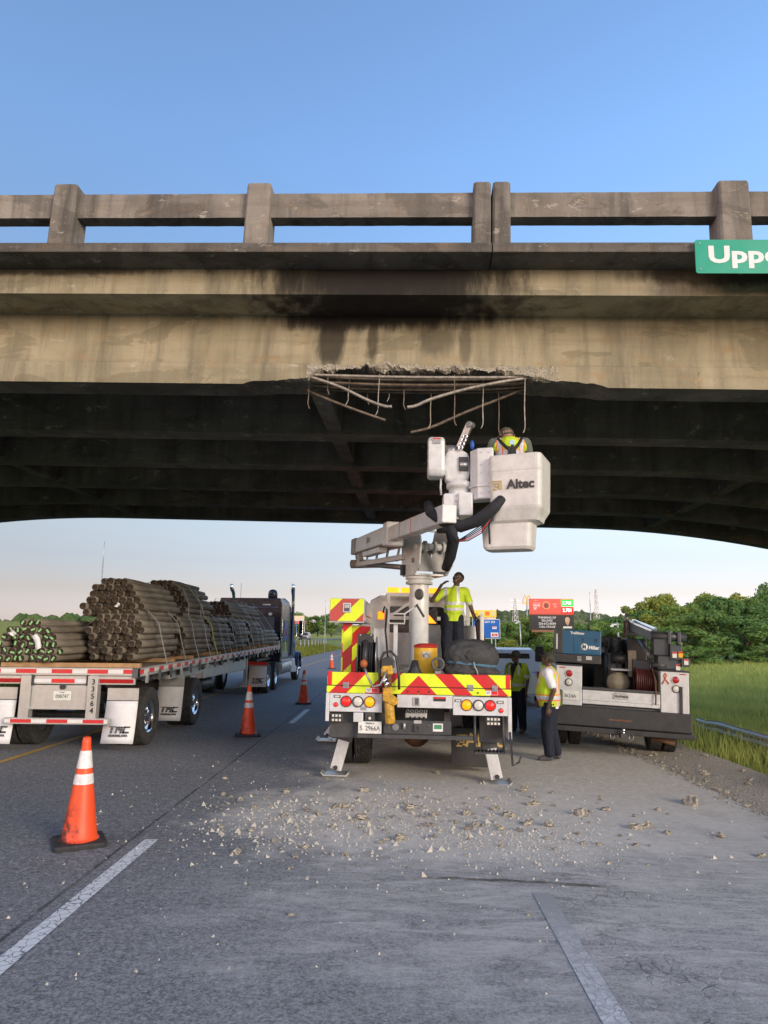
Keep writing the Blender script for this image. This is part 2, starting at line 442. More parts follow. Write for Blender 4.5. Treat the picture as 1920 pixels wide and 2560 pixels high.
def paint(name, c, wear_lo, wear_hi, alpha_c=(.15, .152, .16), fade=None):
    t = NT(name)
    ck = t.vor(16, t.mix(.1, t.obj(), t.noise(9, 3)), 'DISTANCE_TO_EDGE')
    f = t.math('MULTIPLY', t.step(ck, .015, .06), t.ramp(t.noise(12, 6, rough=.7), [(wear_lo, 0), (wear_hi, 1)]))
    if fade: f = t.math('MULTIPLY', f, t.step(t.math('ADD', t.xyz()[1], t.math('MULTIPLY', t.noise(3, 4), .8)), fade[0], fade[1]))
    cc = t.mix(t.noise(20, 4), tuple(q*.85 for q in c), c)
    t.bump(t.noise(120, 3), .3, .004)
    return t.fin(t.mix(f, alpha_c, cc), .7)
M['linewhite'] = paint('white_road_paint', (.70, .71, .71), .22, .36)
M['linefaded'] = paint('worn_white_road_paint', (.62, .635, .645), .34, .58, (.29, .292, .298), (6.3, 4.3))
M['lineyellow'] = paint('yellow_road_paint', (.52, .30, .03), .25, .42)
for k in range(-1, 9):
    strip('lane_dash', -2.345, -2.215, 3.98+12.19*k, 7.03+12.19*k, .004, M['linewhite'])
strip('edge_line', 1.06, 1.20, -20, 5.75, .004, M['linefaded'], 1)
strip('edge_line', 1.06, 1.20, 24, 300, .004, M['linewhite'], 1)
strip('yellow_line', -5.99, -5.87, -20, 400, .004, M['lineyellow'])
strip('shoulder_edge_line', -14.75, -14.63, -20, 400, 1.304, M['linewhite'], 1, lambda x: 0)

# ------------------------------------------------------------------ the overpass
def concrete(name, lo, hi, stain, soot=None, warm=(.30, .17, .07), warmf=.35):
    t = NT(name)
    x_, y_, z_ = t.xyz()
    c = t.mix(t.ramp(t.noise(1.1, 6), [(.32, 0), (.68, 1)]), lo, hi)
    streak = t.noise(1.0, 7, t.mapv((3.2, 3.2, .35)), .68, .4)
    c = t.mix(t.math('MULTIPLY', t.ramp(streak, [(.46, 0), (.70, 1)]), stain), c, (.035, .032, .030))
    c = t.mix(t.math('MULTIPLY', t.ramp(t.noise(2.6, 6, t.mapv((1, 1, 2.2)), .6), [(.55, 0), (.72, 1)]), warmf), c, warm)
    # damp brown patches, pale scrapes, level pour lines, dark pits
    c = t.mix(t.math('MULTIPLY', t.ramp(t.noise(1.1, 7, t.mapv((.8, 1, 1.9), loc=(4, 0, 2)), .6, .6), [(.56, 0), (.585, 1)]), .42), c, tuple(q*.55 for q in lo))
    c = t.mix(t.math('MULTIPLY', t.ramp(t.noise(4.5, 8, t.mapv((.7, 1, 1.3)), .75), [(.60, 0), (.66, 1)]), .45), c, (.50, .47, .39))
    c = t.mix(t.math('MULTIPLY', t.ramp(t.noise(1.0, 6, t.mapv((.5, 1, 9)), .6), [(.5, 0), (.72, 1)]), .35), c, tuple(q*.6 for q in lo))
    c = t.mix(t.ramp(t.noise(42, 5, rough=.7), [(.60, 0), (.74, .45)]), c, (.48, .45, .38))
    c = t.mix(t.ramp(t.noise(26, 4, t.mapv((1, 1, 1), loc=(5, 5, 5)), .7), [(.64, 0), (.70, .7)]), c, tuple(q*.35 for q in lo))
    if soot:
        for (cx, cz, rx, rz, amt) in soot:
            dx = t.math('DIVIDE', t.math('SUBTRACT', x_, cx), rx); dz = t.math('DIVIDE', t.math('SUBTRACT', z_, cz), rz)
            d = t.math('SQRT', t.math('ADD', t.math('MULTIPLY', dx, dx), t.math('MULTIPLY', dz, dz)))
            d = t.math('ADD', d, t.math('MULTIPLY', t.math('SUBTRACT', t.noise(1.0, 7, t.mapv((5, 3, 1.2)), .65), .5), 1.3))
            c = t.mix(t.math('MULTIPLY', t.step(d, 1.05, .45), amt), c, (.018, .016, .015))
    t.bump(t.math('ADD', t.noise(55, 6, rough=.7), t.math('MULTIPLY', t.noise(5, 4), .7)), .35, .012)
    return t.fin(c, .9, spec=.2)
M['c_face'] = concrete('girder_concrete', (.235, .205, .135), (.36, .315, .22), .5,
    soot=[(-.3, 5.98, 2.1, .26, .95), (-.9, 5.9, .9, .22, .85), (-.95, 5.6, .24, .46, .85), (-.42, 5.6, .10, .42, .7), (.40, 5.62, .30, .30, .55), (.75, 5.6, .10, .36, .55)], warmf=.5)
M['c_fascia'] = concrete('fascia_concrete', (.23, .20, .135), (.34, .30, .21), .6,
    soot=[(-.25, 6.12, 2.0, .9, .90), (-.3, 6.2, 1.5, .5, .85), (-4.6, 6.25, 2.6, .10, .75), (3.6, 6.2, 1.3, .18, .8)], warmf=.25)
M['c_curb'] = concrete('curb_concrete', (.09, .08, .07), (.15, .135, .118), .75, warmf=.2)
M['c_rail'] = concrete('parapet_concrete', (.14, .122, .105), (.28, .25, .215), .8, warmf=.25)
M['c_dark'] = concrete('sooty_shaded_concrete', (.085, .08, .071), (.165, .153, .136), .6, warmf=.2)  # dirty underside concrete; also gives the broken beam's hollow its painted shade
def broken(name, k=1.0, sc=46, dark=.5):
    t = NT(name)
    c = t.mix(t.ramp(t.noise(sc*.13, 6, rough=.7), [(.3, 0), (.7, 1)]), (.30*k, .265*k, .205*k), (.50*k, .455*k, .37*k))
    st = t.xyz(t.vor(sc, out=1))[0]
    c = t.mix(t.ramp(st, [(.62, 0), (.68, .45)]), c, (.26*k, .24*k, .22*k))
    c = t.mix(t.math('MULTIPLY', t.ramp(t.noise(sc*.6, 5, rough=.75), [(.5, 0), (.68, 1)]), dark), c, (.10, .088, .07))
    t.bump(t.math('ADD', t.vor(sc), t.math('MULTIPLY', t.noise(sc*.3, 6, rough=.7), 1.5)), .8, 1.3/sc)
    return t.fin(c, .95, spec=.1)
M['c_broken'] = broken('broken_concrete')
bridge = empty('overpass', (0, 8.36, 0), (0, rad(1.3), rad(-2.2)), 'stained concrete beam overpass with its front beam broken open above the bucket truck', 'overpass')
XC = -2.0
def haunch(x):
    d = abs(x-XC) - 6.4
    return .017*min(d, 10.6)**2 if d > 0 else 0
def loft(sections, m=0, mb=None, caps=True):
    """sections: list of equal-length closed rings"""
    mb = mb or MB(); n = len(sections[0]); o = len(mb.v)
    for s_ in sections: mb.v += s_
    for i in range(len(sections)-1):
        for j in range(n):
            mb.f.append((o+i*n+j, o+i*n+(j+1) % n, o+(i+1)*n+(j+1) % n, o+(i+1)*n+j)); mb.m.append(m); mb.sm.append(False)
    if caps:
        mb.f.append(tuple(o+j for j in range(n))[::-1]); mb.m.append(m); mb.sm.append(False)
        mb.f.append(tuple(o+(len(sections)-1)*n+j for j in range(n))); mb.m.append(m); mb.sm.append(False)
    return mb
SPAN = [XC-19+i*.6 for i in range(64)]
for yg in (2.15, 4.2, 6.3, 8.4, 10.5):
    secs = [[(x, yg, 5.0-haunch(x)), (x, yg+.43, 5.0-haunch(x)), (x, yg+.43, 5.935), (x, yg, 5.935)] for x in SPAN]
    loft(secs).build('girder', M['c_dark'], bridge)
# front beam, broken along its lower edge
def notch(x):
    pts = [(-2.05, 0), (-1.95, .03), (-1.6, .05), (-1.25, .07), (-1.08, .19), (-.6, .225), (0, .205), (.6, .215), (1.1, .20), (1.38, .15), (1.6, .10), (2.0, .07), (2.35, .045), (2.5, 0)]
    if x < pts[0][0] or x > pts[-1][0]: return 0
    for (a, p), (b, q) in zip(pts, pts[1:]):
        if x <= b: return p + (q-p)*(x-a)/(b-a)
xs_ = sorted(set([x for x in SPAN if x < -2.3 or x > 2.7] + [-2.3+i*.02 for i in range(251)]))
secs = []
NB = 9
for x in xs_:
    nn = notch(x); hz = 5.0 - haunch(x)
    bot = []
    for k in range(NB):
        y = -.03 + .46*k/(NB-1)
        r = 0
        if nn > 0:
            r = nn*(1.0 + .30*noise.noise(Vector((x*3.5, y*6, 1))) + .24*noise.noise(Vector((x*11, y*15, 4))) + .14*noise.noise(Vector((x*40, y*30, 8))))
            r *= (1.12, 1.0, 1.0, 1.0, 1.0, .98, .90, .75, .6)[k]
            r = max(0, r)
        bot.append((x, y, hz + r))
    rr = bot[0][2]
    zl = 5.27 if nn <= .085 else max(rr+.012, 5.245+.06*noise.noise(Vector((x*4.5, 0, 3)))+.03*noise.noise(Vector((x*17, 0, 6))))
    zl = max(zl, rr+.004)
    chip = .02*max(0, noise.noise(Vector((x*9, 2, 7)))) if nn > .1 else 0
    secs.append(bot + [(x, .43, 5.935), (x, 0, 5.935), (x, 0, zl+.03), (x, -.03+chip, zl)])
gm = loft(secs)
n_ = len(secs[0])
for i, f in enumerate(gm.f):
    x = gm.v[f[0]][0]
    if i < (len(secs)-1)*n_ and i % n_ < NB-1:
        gm.m[i] = 1 if (notch(x) > .085 and i % n_ < 1) else 2  # inside of the break takes the dark concrete: cavity shade put into colour
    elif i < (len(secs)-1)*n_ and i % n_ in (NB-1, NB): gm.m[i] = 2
    # rough fresh break shows on the lower lip too
    if i < (len(secs)-1)*n_ and i % n_ in (n_-1, n_-2) and notch(x) > .085+.03*noise.noise(Vector((x*20, 1, 1))) and (i % n_ == n_-1 or notch(x) > .1): gm.m[i] = 1
gm.build('front_girder', [M['c_face'], M['c_broken'], M['c_dark']], bridge)['label'] = 'front concrete beam with a ragged break along its bottom edge'
# deck slab, curb, fascia
mb = MB(); mb.bx(-40, 40, -.58, 11.5, 5.935, 6.26); mb.build('deck_slab', M['c_fascia'], bridge)
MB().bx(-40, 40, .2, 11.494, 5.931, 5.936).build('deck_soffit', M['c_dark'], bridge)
for s_, (a, b) in (('left', (-40, .986)), ('right', (.998, 40))):
    MB().prism([(-.95, 6.275), (-.95, 6.385), (-.93, 6.405), (-.40, 6.405), (-.40, 6.262), (-.60, 6.262)], 'x', a, b).build('curb', M['c_curb'], bridge, .008)
MB().bx(-40, 40, 11.32, 11.87, 6.262, 6.405).build('curb', M['c_curb'], bridge, .008)
# drip groove line under the slab edge, kept as a real step
for x in (XC-7.0+1.1, XC+.85, XC+8.3):
    for a, b in zip((0.43, 2.58, 4.63, 6.73, 8.83), (2.15, 4.2, 6.3, 8.4, 10.5)):
        MB().bx(x-.12, x+.12, a+.002, b-.002, 5.06 if abs(x-XC) < 6.5 else 5.06-haunch(x), 5.93).build('diaphragm', M['c_dark'], bridge)
posts = [(-9.1, .30), (-6.72, .30), (-4.165, .30), (-1.78, .30), (.878, .212), (1.105, .212), (3.757, .36), (6.3, .3), (8.8, .3)]
def post(xc, w, y0=-.90, y1=-.58):
    b = MB(); c = .025
    ring = [(xc-w/2, y0+c), (xc-w/2+c, y0), (xc+w/2-c, y0), (xc+w/2, y0+c), (xc+w/2, y1), (xc-w/2, y1)]
    loft([[(x, y, 6.40) for x, y in ring], [(xc+(x-xc)*.965, y+.01, 7.19) for x, y in ring], [(xc+(x-xc)*.93, y+.02, 7.215) for x, y in ring]], mb=b)
    return b.build('parapet_post', M['c_rail'], bridge, .006)
for xc, w in posts: post(xc, w)
for (a, wa), (b, wb) in zip(posts, posts[1:]):
    if b-a < .5: continue
    mb = MB(); rings = []
    n = 26
    for i in range(n+1):
        x = a+wa/2-.01 + (b-wb/2+.01-a-wa/2+.01)*i/n
        e = lambda k: .004*noise.noise(Vector((x*6, k*3.1, 2)))
        rings.append([(x, -.80+e(1), 6.81+e(2)), (x, -.62, 6.81+e(3)), (x, -.62, 7.135+e(4)), (x, -.78+e(5), 7.14+e(6)), (x, -.80+e(7), 7.125+e(8))])
    loft(rings, mb=mb).build('parapet_rail', M['c_rail'], bridge)
for i in range(12):      # the far parapet
    x = -16+i*2.6
    MB().bx(x-.15, x+.15, 11.45, 11.75, 6.40, 7.2).build('parapet_post', M['c_rail'], bridge, .006)
    MB().bx(x+.152, x+2.448, 11.5, 11.7, 6.81, 7.135).build('parapet_rail', M['c_rail'], bridge, .006)
for sx in (-1, 1):       # piers, beyond the frame
    for y in (1.0, 5.6, 10.2):
        MB().bx(XC+sx*17.4-.45, XC+sx*17.4+.45, y-.45, y+.45, -1.5, 2.6).build('pier_column', M['c_curb'], bridge, .04)
    MB().bx(XC+sx*17.4-.55, XC+sx*17.4+.55, -.2, 11.2, 2.6, 3.09).build('pier_cap', M['c_curb'], bridge, .04)
# bars and stirrups
M['rebar'] = mat('scraped_rebar', (.34, .31, .27), .55, .5, var=.35, dirt=.6, dirtcol=(.13, .07, .04), scale=14, bump=.8, bscale=120)
M['rebardark'] = mat('dark_rebar', (.16, .13, .10), .7, .3, var=.4, dirt=.6, dirtcol=(.10, .045, .025), scale=14, bump=.6, bscale=120)
def bar(pts, r, m, n=8):
    # resample and knurl
    P_ = [Vector(p) for p in pts]; out, rs = [], []
    def cr(p0, p1, p2, p3, t): return .5*((2*p1)+(-p0+p2)*t+(2*p0-5*p1+4*p2-p3)*t*t+(-p0+3*p1-3*p2+p3)*t**3)
    for i in range(len(P_)-1):
        p0, p1, p2, p3 = P_[max(i-1, 0)], P_[i], P_[i+1], P_[min(i+2, len(P_)-1)]
        k = max(2, int((p2-p1).length/.02))
        for j in range(k): out.append(cr(p0, p1, p2, p3, j/k)); rs.append(r*(1.08 if len(out) % 2 else .94))
    out.append(P_[-1]); rs.append(r)
    return MB().tube(out, rs, n).build('rebar', m, bridge)
bar([(-1.35, .05, 5.17), (-1.0, .02, 5.145), (0, .02, 5.13), (1.2, .02, 5.14), (1.75, .05, 5.18)], .019, M['rebar'])
for y, z in ((.12, 5.13), (.22, 5.09), (.30, 5.12), (.12, 5.07), (.24, 5.05), (.34, 5.05)):
    bar([(-1.5, y, 5.19), (-1.1, y, z+.03), (0, y, z-.005), (1.3, y, z+.03), (1.8, y, 5.19)], .017, M['rebardark'])
bar([(-1.55, .10, 5.24), (-1.3, .05, 5.15), (-1.1, .0, 5.085), (-.8, -.03, 4.97), (-.45, -.04, 4.80), (-.25, -.05, 4.725), (-.15, -.06, 4.715)], .019, M['rebar'])
bar([(1.85, .10, 5.24), (1.5, .04, 5.14), (1.2, -.01, 5.07), (.75, -.03, 4.96), (.35, -.04, 4.83), (.15, -.05, 4.735), (.04, -.06, 4.71)], .020, M['rebar'])
bar([(-1.65, .28, 5.22), (-1.4, .3, 5.10), (-1.15, .32, 4.99), (-.7, .34, 4.82), (-.25, .36, 4.67)], .017, M['rebardark'])
bar([(1.8, .28, 5.22), (1.5, .3, 5.09), (1.25, .32, 4.98), (.8, .36, 4.80), (.35, .4, 4.60), (.08, .42, 4.53)], .018, M['rebardark'])
for i, (x, z) in enumerate([(-.98, 4.88), (-.72, 4.80), (-.5, 4.86), (-.32, 4.62), (-.02, 4.75), (.34, 4.55), (.62, 4.50), (1.0, 4.52), (1.2, 4.47), (1.5, 4.42), (-1.25, 4.75), (-.2, 4.9)]):
    y = (.03, .2, .33)[i % 3]; k = (-1)**i*.03
    bar([(x, y, 5.17), (x+k*.3, y, (5.1+z)/2), (x+k*.2, y-.01, z+.08), (x+k*1.1, y-.03, z)], .007, M['rebar'] if i % 2 else M['rebardark'], 6)

# green road-name sign on the curb
M['signgreen'] = mat('green_sign_face', (.005, .27, .17), .35, var=.06, scale=3)
sg = empty('street_name_sign', bridge.matrix_basis @ Vector((3.235, -1.0, 5.985)), (0, rad(1.3), rad(-2.2)), 'green street name sign with white letters bolted to the overpass edge', 'sign')
mb = MB()
def rrect(w, h, r, n=5):
    out = []
    for cx, cz, a0 in ((w-r, h-r, 0), (r, h-r, 90), (r, r, 180), (w-r, r, 270)):
        for i in range(n+1):
            a = rad(a0+90*i/n); out.append((cx+r*math.cos(a), cz+r*math.sin(a)))
    return out
mb.prism(rrect(2.6, .405, .03), 'y', -.006, .006); mb.build('panel', M['signgreen'], sg)
text('Upper', .275, M['whitelet'], sg, (.135, -.008, .215), name='lettering', align='LEFT', bold=.010, sx=1.27, spacing=1.03)
for x, z in ((.05, .36), (.05, .05), (.9, .36)):
    MB().cyl((x, -.012, z), (x, -.006, z), .009, n=10).build('bolt', M['steel'], sg)
for x in (.5, 1.6): MB().bx(x-.03, x+.03, .0065, .05, .02, .38).build('bracket', M['steel'], sg)
# ------------------------------------------------------------------ shared vehicle parts
def stripe_mat(name, xc, period, vee=True, zmul=1.0, c1=(.50, .018, .02), c2=(.62, .74, .02), flip=1):
    t = NT(name); x_, y_, z_ = t.xyz()
    a = t.math('SUBTRACT', x_, xc)
    if vee: a = t.math('ABSOLUTE', a)
    v = t.math('ADD', t.math('MULTIPLY', a, float(flip)), t.math('MULTIPLY', z_, zmul))
    k = t.math('FRACT', t.math('ADD', t.math('DIVIDE', v, period), 50.0))
    c = t.mix(t.math('GREATER_THAN', k, .5), c1, c2)
    c = t.mix(t.math('MULTIPLY', t.ramp(t.noise(9, 7, rough=.7), [(.5, 0), (.8, 1)]), .25), c, (.16, .12, .09))
    return t.fin(c, .35)
def band_mat(name, period, axis=0, c1=(.52, .02, .025), c2=(.62, .62, .62), duty=.5, off=0.0):
    t = NT(name); q = t.xyz()[axis]
    k = t.math('FRACT', t.math('ADD', t.math('DIVIDE', q, period), 50.0+off))
    c = t.mix(t.math('GREATER_THAN', k, duty), c1, c2)
    c = t.mix(t.math('MULTIPLY', t.ramp(t.noise(12, 7, rough=.7), [(.5, 0), (.8, 1)]), .3), c, (.2, .18, .15))
    return t.fin(c, .4)
_wheel_cache = {}
def wheel(parent, c, R_, w, outer=1, rim='steel', lugs=True, name='wheel'):
    """a tyre with cut tread and a dished rim; axis x; outer = side (+1/-1) the dish faces"""
    key = (R_, w, outer, rim)
    if key not in _wheel_cache:
        b = MB(); n = 60; hw = w/2; rr = R_*.56
        prof = [(rr, -hw*.86), (R_*.72, -hw), (R_*.90, -hw*.97), (R_*.965, -hw*.86), (R_*.985, -hw*.80)]
        for i in range(5):
            a = -hw*.78 + i*hw*1.56/5; d = hw*1.56/5
            prof += [(R_, a+.004), (R_, a+d-.012), (R_*.974, a+d-.010), (R_*.974, a+d-.001)]
        prof += [(R_*.985, hw*.80), (R_*.965, hw*.86), (R_*.90, hw*.97), (R_*.72, hw), (rr, hw*.86)]
        vs_, fs = [], []; k = len(prof)
        for j in range(n):
            t_ = 2*math.pi*j/n
            for r, h in prof:
                r2 = r
                if r > R_*.99 and (j + (0 if h < -hw*.2 else 1 if h < hw*.25 else 2)) % 3 == 0: r2 = R_*.977
                vs_.append((h, r2*math.cos(t_), r2*math.sin(t_)))
        for j in range(n):
            for i in range(k-1):
                fs.append((j*k+i, ((j+1) % n)*k+i, ((j+1) % n)*k+i+1, j*k+i+1))
        b.add(vs_, fs, 0, False)
        tyre = b.mesh('tyre', M['rubber'])
        r = MB(); s = outer
        r.lathe([(rr+.012, -hw*.80), (rr+.002, -hw*.7), (rr-.01, 0), (rr+.0, hw*.62), (rr+.014, hw*.84), (rr+.012, hw*.86), (rr-.012, hw*.80), (rr-.03, hw*.55), (rr*.80, hw*.30), (rr*.52, hw*.36), (rr*.40, hw*.40), (rr*.36, hw*.62), (rr*.2, hw*.66), (.001, hw*.66)] if s > 0 else
                [(.001, -hw*.66), (rr*.2, -hw*.66), (rr*.36, -hw*.62), (rr*.40, -hw*.40), (rr*.52, -hw*.36), (rr*.80, -hw*.30), (rr-.03, -hw*.55), (rr-.012, -hw*.80), (rr+.012, -hw*.86), (rr+.014, -hw*.84), (rr, -hw*.62), (rr-.01, 0), (rr+.002, hw*.7), (rr+.012, hw*.80)], axis='x', n=36)
        for i in range(10):
            a = 2*math.pi*i/10
            r.cyl((s*hw*.34, rr*.46*math.cos(a), rr*.46*math.sin(a)), (s*hw*.5, rr*.46*math.cos(a), rr*.46*math.sin(a)), .016, n=6)
        rimm = r.mesh('rim', {'steel': M['grey'], 'alu': M['chrome'], 'dark': M['darkgrey'], 'white': M['white']}[rim])
        _wheel_cache[key] = (tyre, rimm)
    ty, rm = _wheel_cache[key]
    w_ = link(name, ty, parent); w_.location = c; w_.rotation_euler = (RND.random()*6, 0, 0)
    link('rim', rm, w_)
    return w_
def lamp(parent, c, r, m, ring=M['black'], name='tail_lamp', d=.02):
    """round lamp facing -y"""
    o = MB().lathe([(.001, -d*1.25), (r*.6, -d*1.15), (r*.97, -d*.75), (r*.99, 0)], c=c, axis='y', n=24).build(name, m, parent)
    MB().lathe([(r, -d*.2), (r, -d), (r*1.16, -d*.8), (r*1.2, 0)], c=c, axis='y', n=24).build('bezel', ring, o)
    return o
def plate(parent, c, s, lab, w=.305, h=.152, top='', name='licence_plate', size=.085):
    o = MB().bx(c[0]-w/2, c[0]+w/2, c[1]-.003, c[1]+.003, c[2]-h/2, c[2]+h/2).build(name, M['plate'], parent, .004)
    text(s, size, M['blacklet'], o, (c[0], c[1]-.005, c[2]-.012), sx=.85)
    if top: text(top, .034, M['blacklet'], o, (c[0], c[1]-.005, c[2]+h/2-.022))
    return o

# ------------------------------------------------------------------ the bucket truck
bt = empty('bucket_truck', (.312, 9.5, 0), (0, rad(.6), rad(-1.2)), 'white bucket truck with red and yellow chevrons, amber lights and raised boom', 'truck')
M['chev'] = stripe_mat('tailboard_chevrons', 0, .47, True, -1.0, flip=-1)
M['diag'] = stripe_mat('locker_diagonals', 0, .42, False, -1.0, flip=1)
HW = 1.21
# tail band: an upper drop gate and a lower sill board with the joint between them
b = MB(); b.bx(-HW, HW, 0, .05, 1.265, 1.435); b.build('tailboard_gate', M['chev'], bt, .006)
b = MB(); b.bx(-HW-.005, HW+.005, -.004, .06, 1.165, 1.255); b.build('tailboard_sill', M['chev'], bt, .01)
MB().bx(-HW+.01, HW-.01, .012, .045, 1.2551, 1.2649).build('gate_seam', M['black'], bt)
for x in (-HW+.005, HW-.065): MB().bx(x, x+.06, -.006, .05, 1.262, 1.442).build('corner_post', M['redtape'], bt, .006)
for x in (-.96, .68, 1.0):
    o = MB().bx(x-.04, x+.04, -.012, .0, 1.225, 1.305).build('hinge', M['steel'], bt, .004)
    MB().cyl((x-.04, -.013, 1.262), (x+.04, -.013, 1.262), .008, n=8).build('hinge_pin', M['steel'], o)
for x in (-.61, .96):
    o = MB().bx(x-.08, x+.08, -.008, -.004, 1.18, 1.235).build('decal', M['whitelet'], bt)
    MB().bx(x-.005, x+.075, -.0095, -.008, 1.184, 1.231).build('decal_panel', M['redtape'], o)
    text('V/', .05, M['blacklet'], o, (x-.045, -.0095, 1.207))
for x in (-.48, -.14, .0, .14, .78): MB().cyl((x, -.012, 1.205), (x, -.003, 1.205), .012, n=12).build('bolt', M['blacklet'], bt)
# lamp panels
b = MB(); b.bx(-1.17, -.475, .0, .04, .925, 1.162); b.build('lamp_panel', M['white'], bt, .008)
b = MB(); b.bx(.455, 1.17, .0, .04, .915, 1.15); b.build('lamp_panel', M['white'], bt, .008)
b = MB(); b.bx(-.28, .452, .012, .05, .995, 1.16); b.build('centre_panel', M['white'], bt, .006)
b = MB(); b.bx(-1.22, -1.172, .0, 4.4, .80, 1.162); b.build('body_side', M['white'], bt, .006)
b = MB(); b.bx(1.172, 1.22, .0, 4.4, .62, 1.15); b.build('body_side', M['white'], bt, .006)
for x, m in ((-.95, 'lampred'), (-.795, 'lampwhite'), (-.64, 'lampamber'), (.632, 'lampamber'), (.787, 'lampwhite'), (.94, 'lampred')):
    lamp(bt, (x, 0, 1.058 if x < 0 else 1.045), .062, M[m])
for x, z in ((-1.085, 1.015), (1.08, .985)): lamp(bt, (x, 0, z), .026, M['lampred'], name='marker_lamp', d=.012)
for x, z in ((-1.07, 1.12), (1.07, 1.09), (.52, 1.10)): 
    o = MB().bx(x-.045, x+.045, -.008, 0, z-.018, z+.018).build('strobe', M['darkgrey'], bt, .006)
    MB().bx(x-.03, x+.03, -.011, -.008, z-.010, z+.010).build('strobe_lens', M['lampwhite'], o)
o = MB().bx(-.07, .03, -.006, .012, 1.02, 1.135).build('latch', M['alu'], bt, .008)
MB().bx(-.045, .005, -.010, -.006, 1.035, 1.12).build('latch_recess', M['darkgrey'], o)
o = MB().bx(.20, .36, .004, .012, 1.085, 1.14).build('decal', M['blacklet'], bt); MB().bx(.205, .355, .002, .004, 1.118, 1.137).build('decal_panel', M['redtape'], o)
o = MB().bx(-.76, -.68, -.003, .0, .95, .995).build('decal', M['grey'], bt)
for x in (-1.07, .96):
    o = MB().bx(x-.085, x+.085, -.01, .03, .795, .905).build('work_light', M['black'], bt, .01)
    for i in range(3 if x < 0 else 4):
        for z in (.82, .875): MB().bx(x-.06+i*.045, x-.032+i*.045, -.014, -.01, z-.015, z+.015).build('led', M['lampwhite'], o)
MB().bx(-.85, -.72, -.02, .03, .80, .92).build('plug_box', M['white'], bt, .01)
o = MB().bx(-.70, -.57, .0, .04, .80, .92).build('light_housing', M['bumper'], bt, .008)
lamp(o, (-.635, .0, .85), .022, M['lampwhite'], name='reverse_lamp', d=.012)
# frame, hitch plate, bumper bar
b = MB(); b.bx(-1.17, -.43, .10, .16, .585, .925).build('rear_skirt', M['bumper'], bt, .004)
MB().bx(.83, 1.17, .30, .36, .54, .915).build('rear_skirt', M['bumper'], bt, .004)
h = MB().bx(-.455, .435, .03, .06, .655, .83).build('hitch_plate', M['bumper'], bt, .005)
for x, z, r in ((-.295, .745, .045), (.145, .775, .008)): MB().cyl((x, .015, z), (x, .031, z), r, n=16).build('bolt', M['steel'], h)
o = MB().bx(-.05, .04, -.01, .03, .695, .785).build('receiver', M['bumper'], h, .006)
MB().bx(-.03, .02, -.0125, -.01, .713, .767).build('receiver_mouth', M['blacklet'], o)
MB().cyl((-.18, .0, .73), (-.18, .0, .80), .018, n=10).build('tow_ring', M['alu'], h)
MB().bx(-.055, .045, .02, .029, .795, .835).build('decal', M['alu'], h)
MB().bx(.195, .325, .024, .029, .70, .80).build('decal', M['whitelet'], h)
MB().bx(.21, .31, .022, .024, .73, .785).build('decal_print', mat('green_print', (.05, .2, .1), .5), h)
MB().bx(-.80, .78, .0, .055, .60, .652).build('bumper_bar', M['bumper'], bt, .005)
o = MB().bx(-.17, .12, .20, .28, .845, .91).build('valve_block', M['alu'], bt, .006)
for i in range(5): MB().lathe([(.024, -.02), (.024, .03), (.014, .03), (.014, -.02)], c=(-.14+i*.06, .19, .935), axis='y', n=16, close=True).build('coupling', M['steel'], o)
for i in range(4): MB().tube([(-.10+i*.06, .19, .86), (-.09+i*.055, .13, .80), (-.05+i*.06, .16, .72), (-.02+i*.05, .4, .7)], .011, 6).build('hose', M['blackhose'], o)
MB().bx(-.45, .43, .42, .48, .62, 1.16).build('cross_member', M['bumper'], bt)
for x in (-.43, .35): MB().bx(x, x+.08, .2, 6.6, .68, .93).build('frame_rail', M['bumper'], bt)
plate(bt, (-.63, -.012, .735), 'S  2966A', '', top='Alabama')
# deck and dark underside
MB().bx(-1.17, 1.17, .051, 4.6, 1.31, 1.375).build('deck', M['grey'], bt)
MB().bx(-1.165, 1.165, 1.9, 4.4, .55, 1.30).build('tool_bins', M['white'], bt, .01)
# axle, wheels
for s in (-1, 1):
    for k, xo in enumerate((.81, 1.08)):
        wheel(bt, (s*xo, 1.75, .47), .47, .24, s, 'steel')
MB().cyl((-1.0, 1.75, .47), (1.0, 1.75, .47), .07, n=14).build('axle', M['bumper'], bt)
MB().ell((0, 1.75, .46), (.22, .24, .21)).build('differential', M['rust'], bt)
for s in (-1, 1): wheel(bt, (s*.98, 6.45, .47), .47, .26, s, 'steel')
# right mud flap with the maker's mark
M['gold'] = mat('gold_lettering', (.42, .30, .10), .5)
o = MB().bx(.50, 1.16, 1.12, 1.135, .08, .62).build('mud_flap', M['black'], bt, .004)
def maker_mark(parent, x, y, z, s, m, name='emblem'):
    b = MB()
    for (a, c, d, e) in ((0, 1, .88, 1), (0, .14, .45, 1), (.86, 1, 0, 1), (.28, .72, .62, .74), (.28, .72, .30, .42), (.28, .40, .30, .74), (.60, .72, .30, .74), (0, .5, .0, .12), (.14, .26, .12, .3), (.55, .86, .12, .24)):
        b.bx(x+a*s, x+c*s, y-.0015, y, z+d*s, z+e*s)
    return b.build(name, m, parent)
maker_mark(o, .57, 1.118, .36, .17, M['gold']); text('Altec', .26, M['gold'], o, (.98, 1.117, .45), bold=.006)
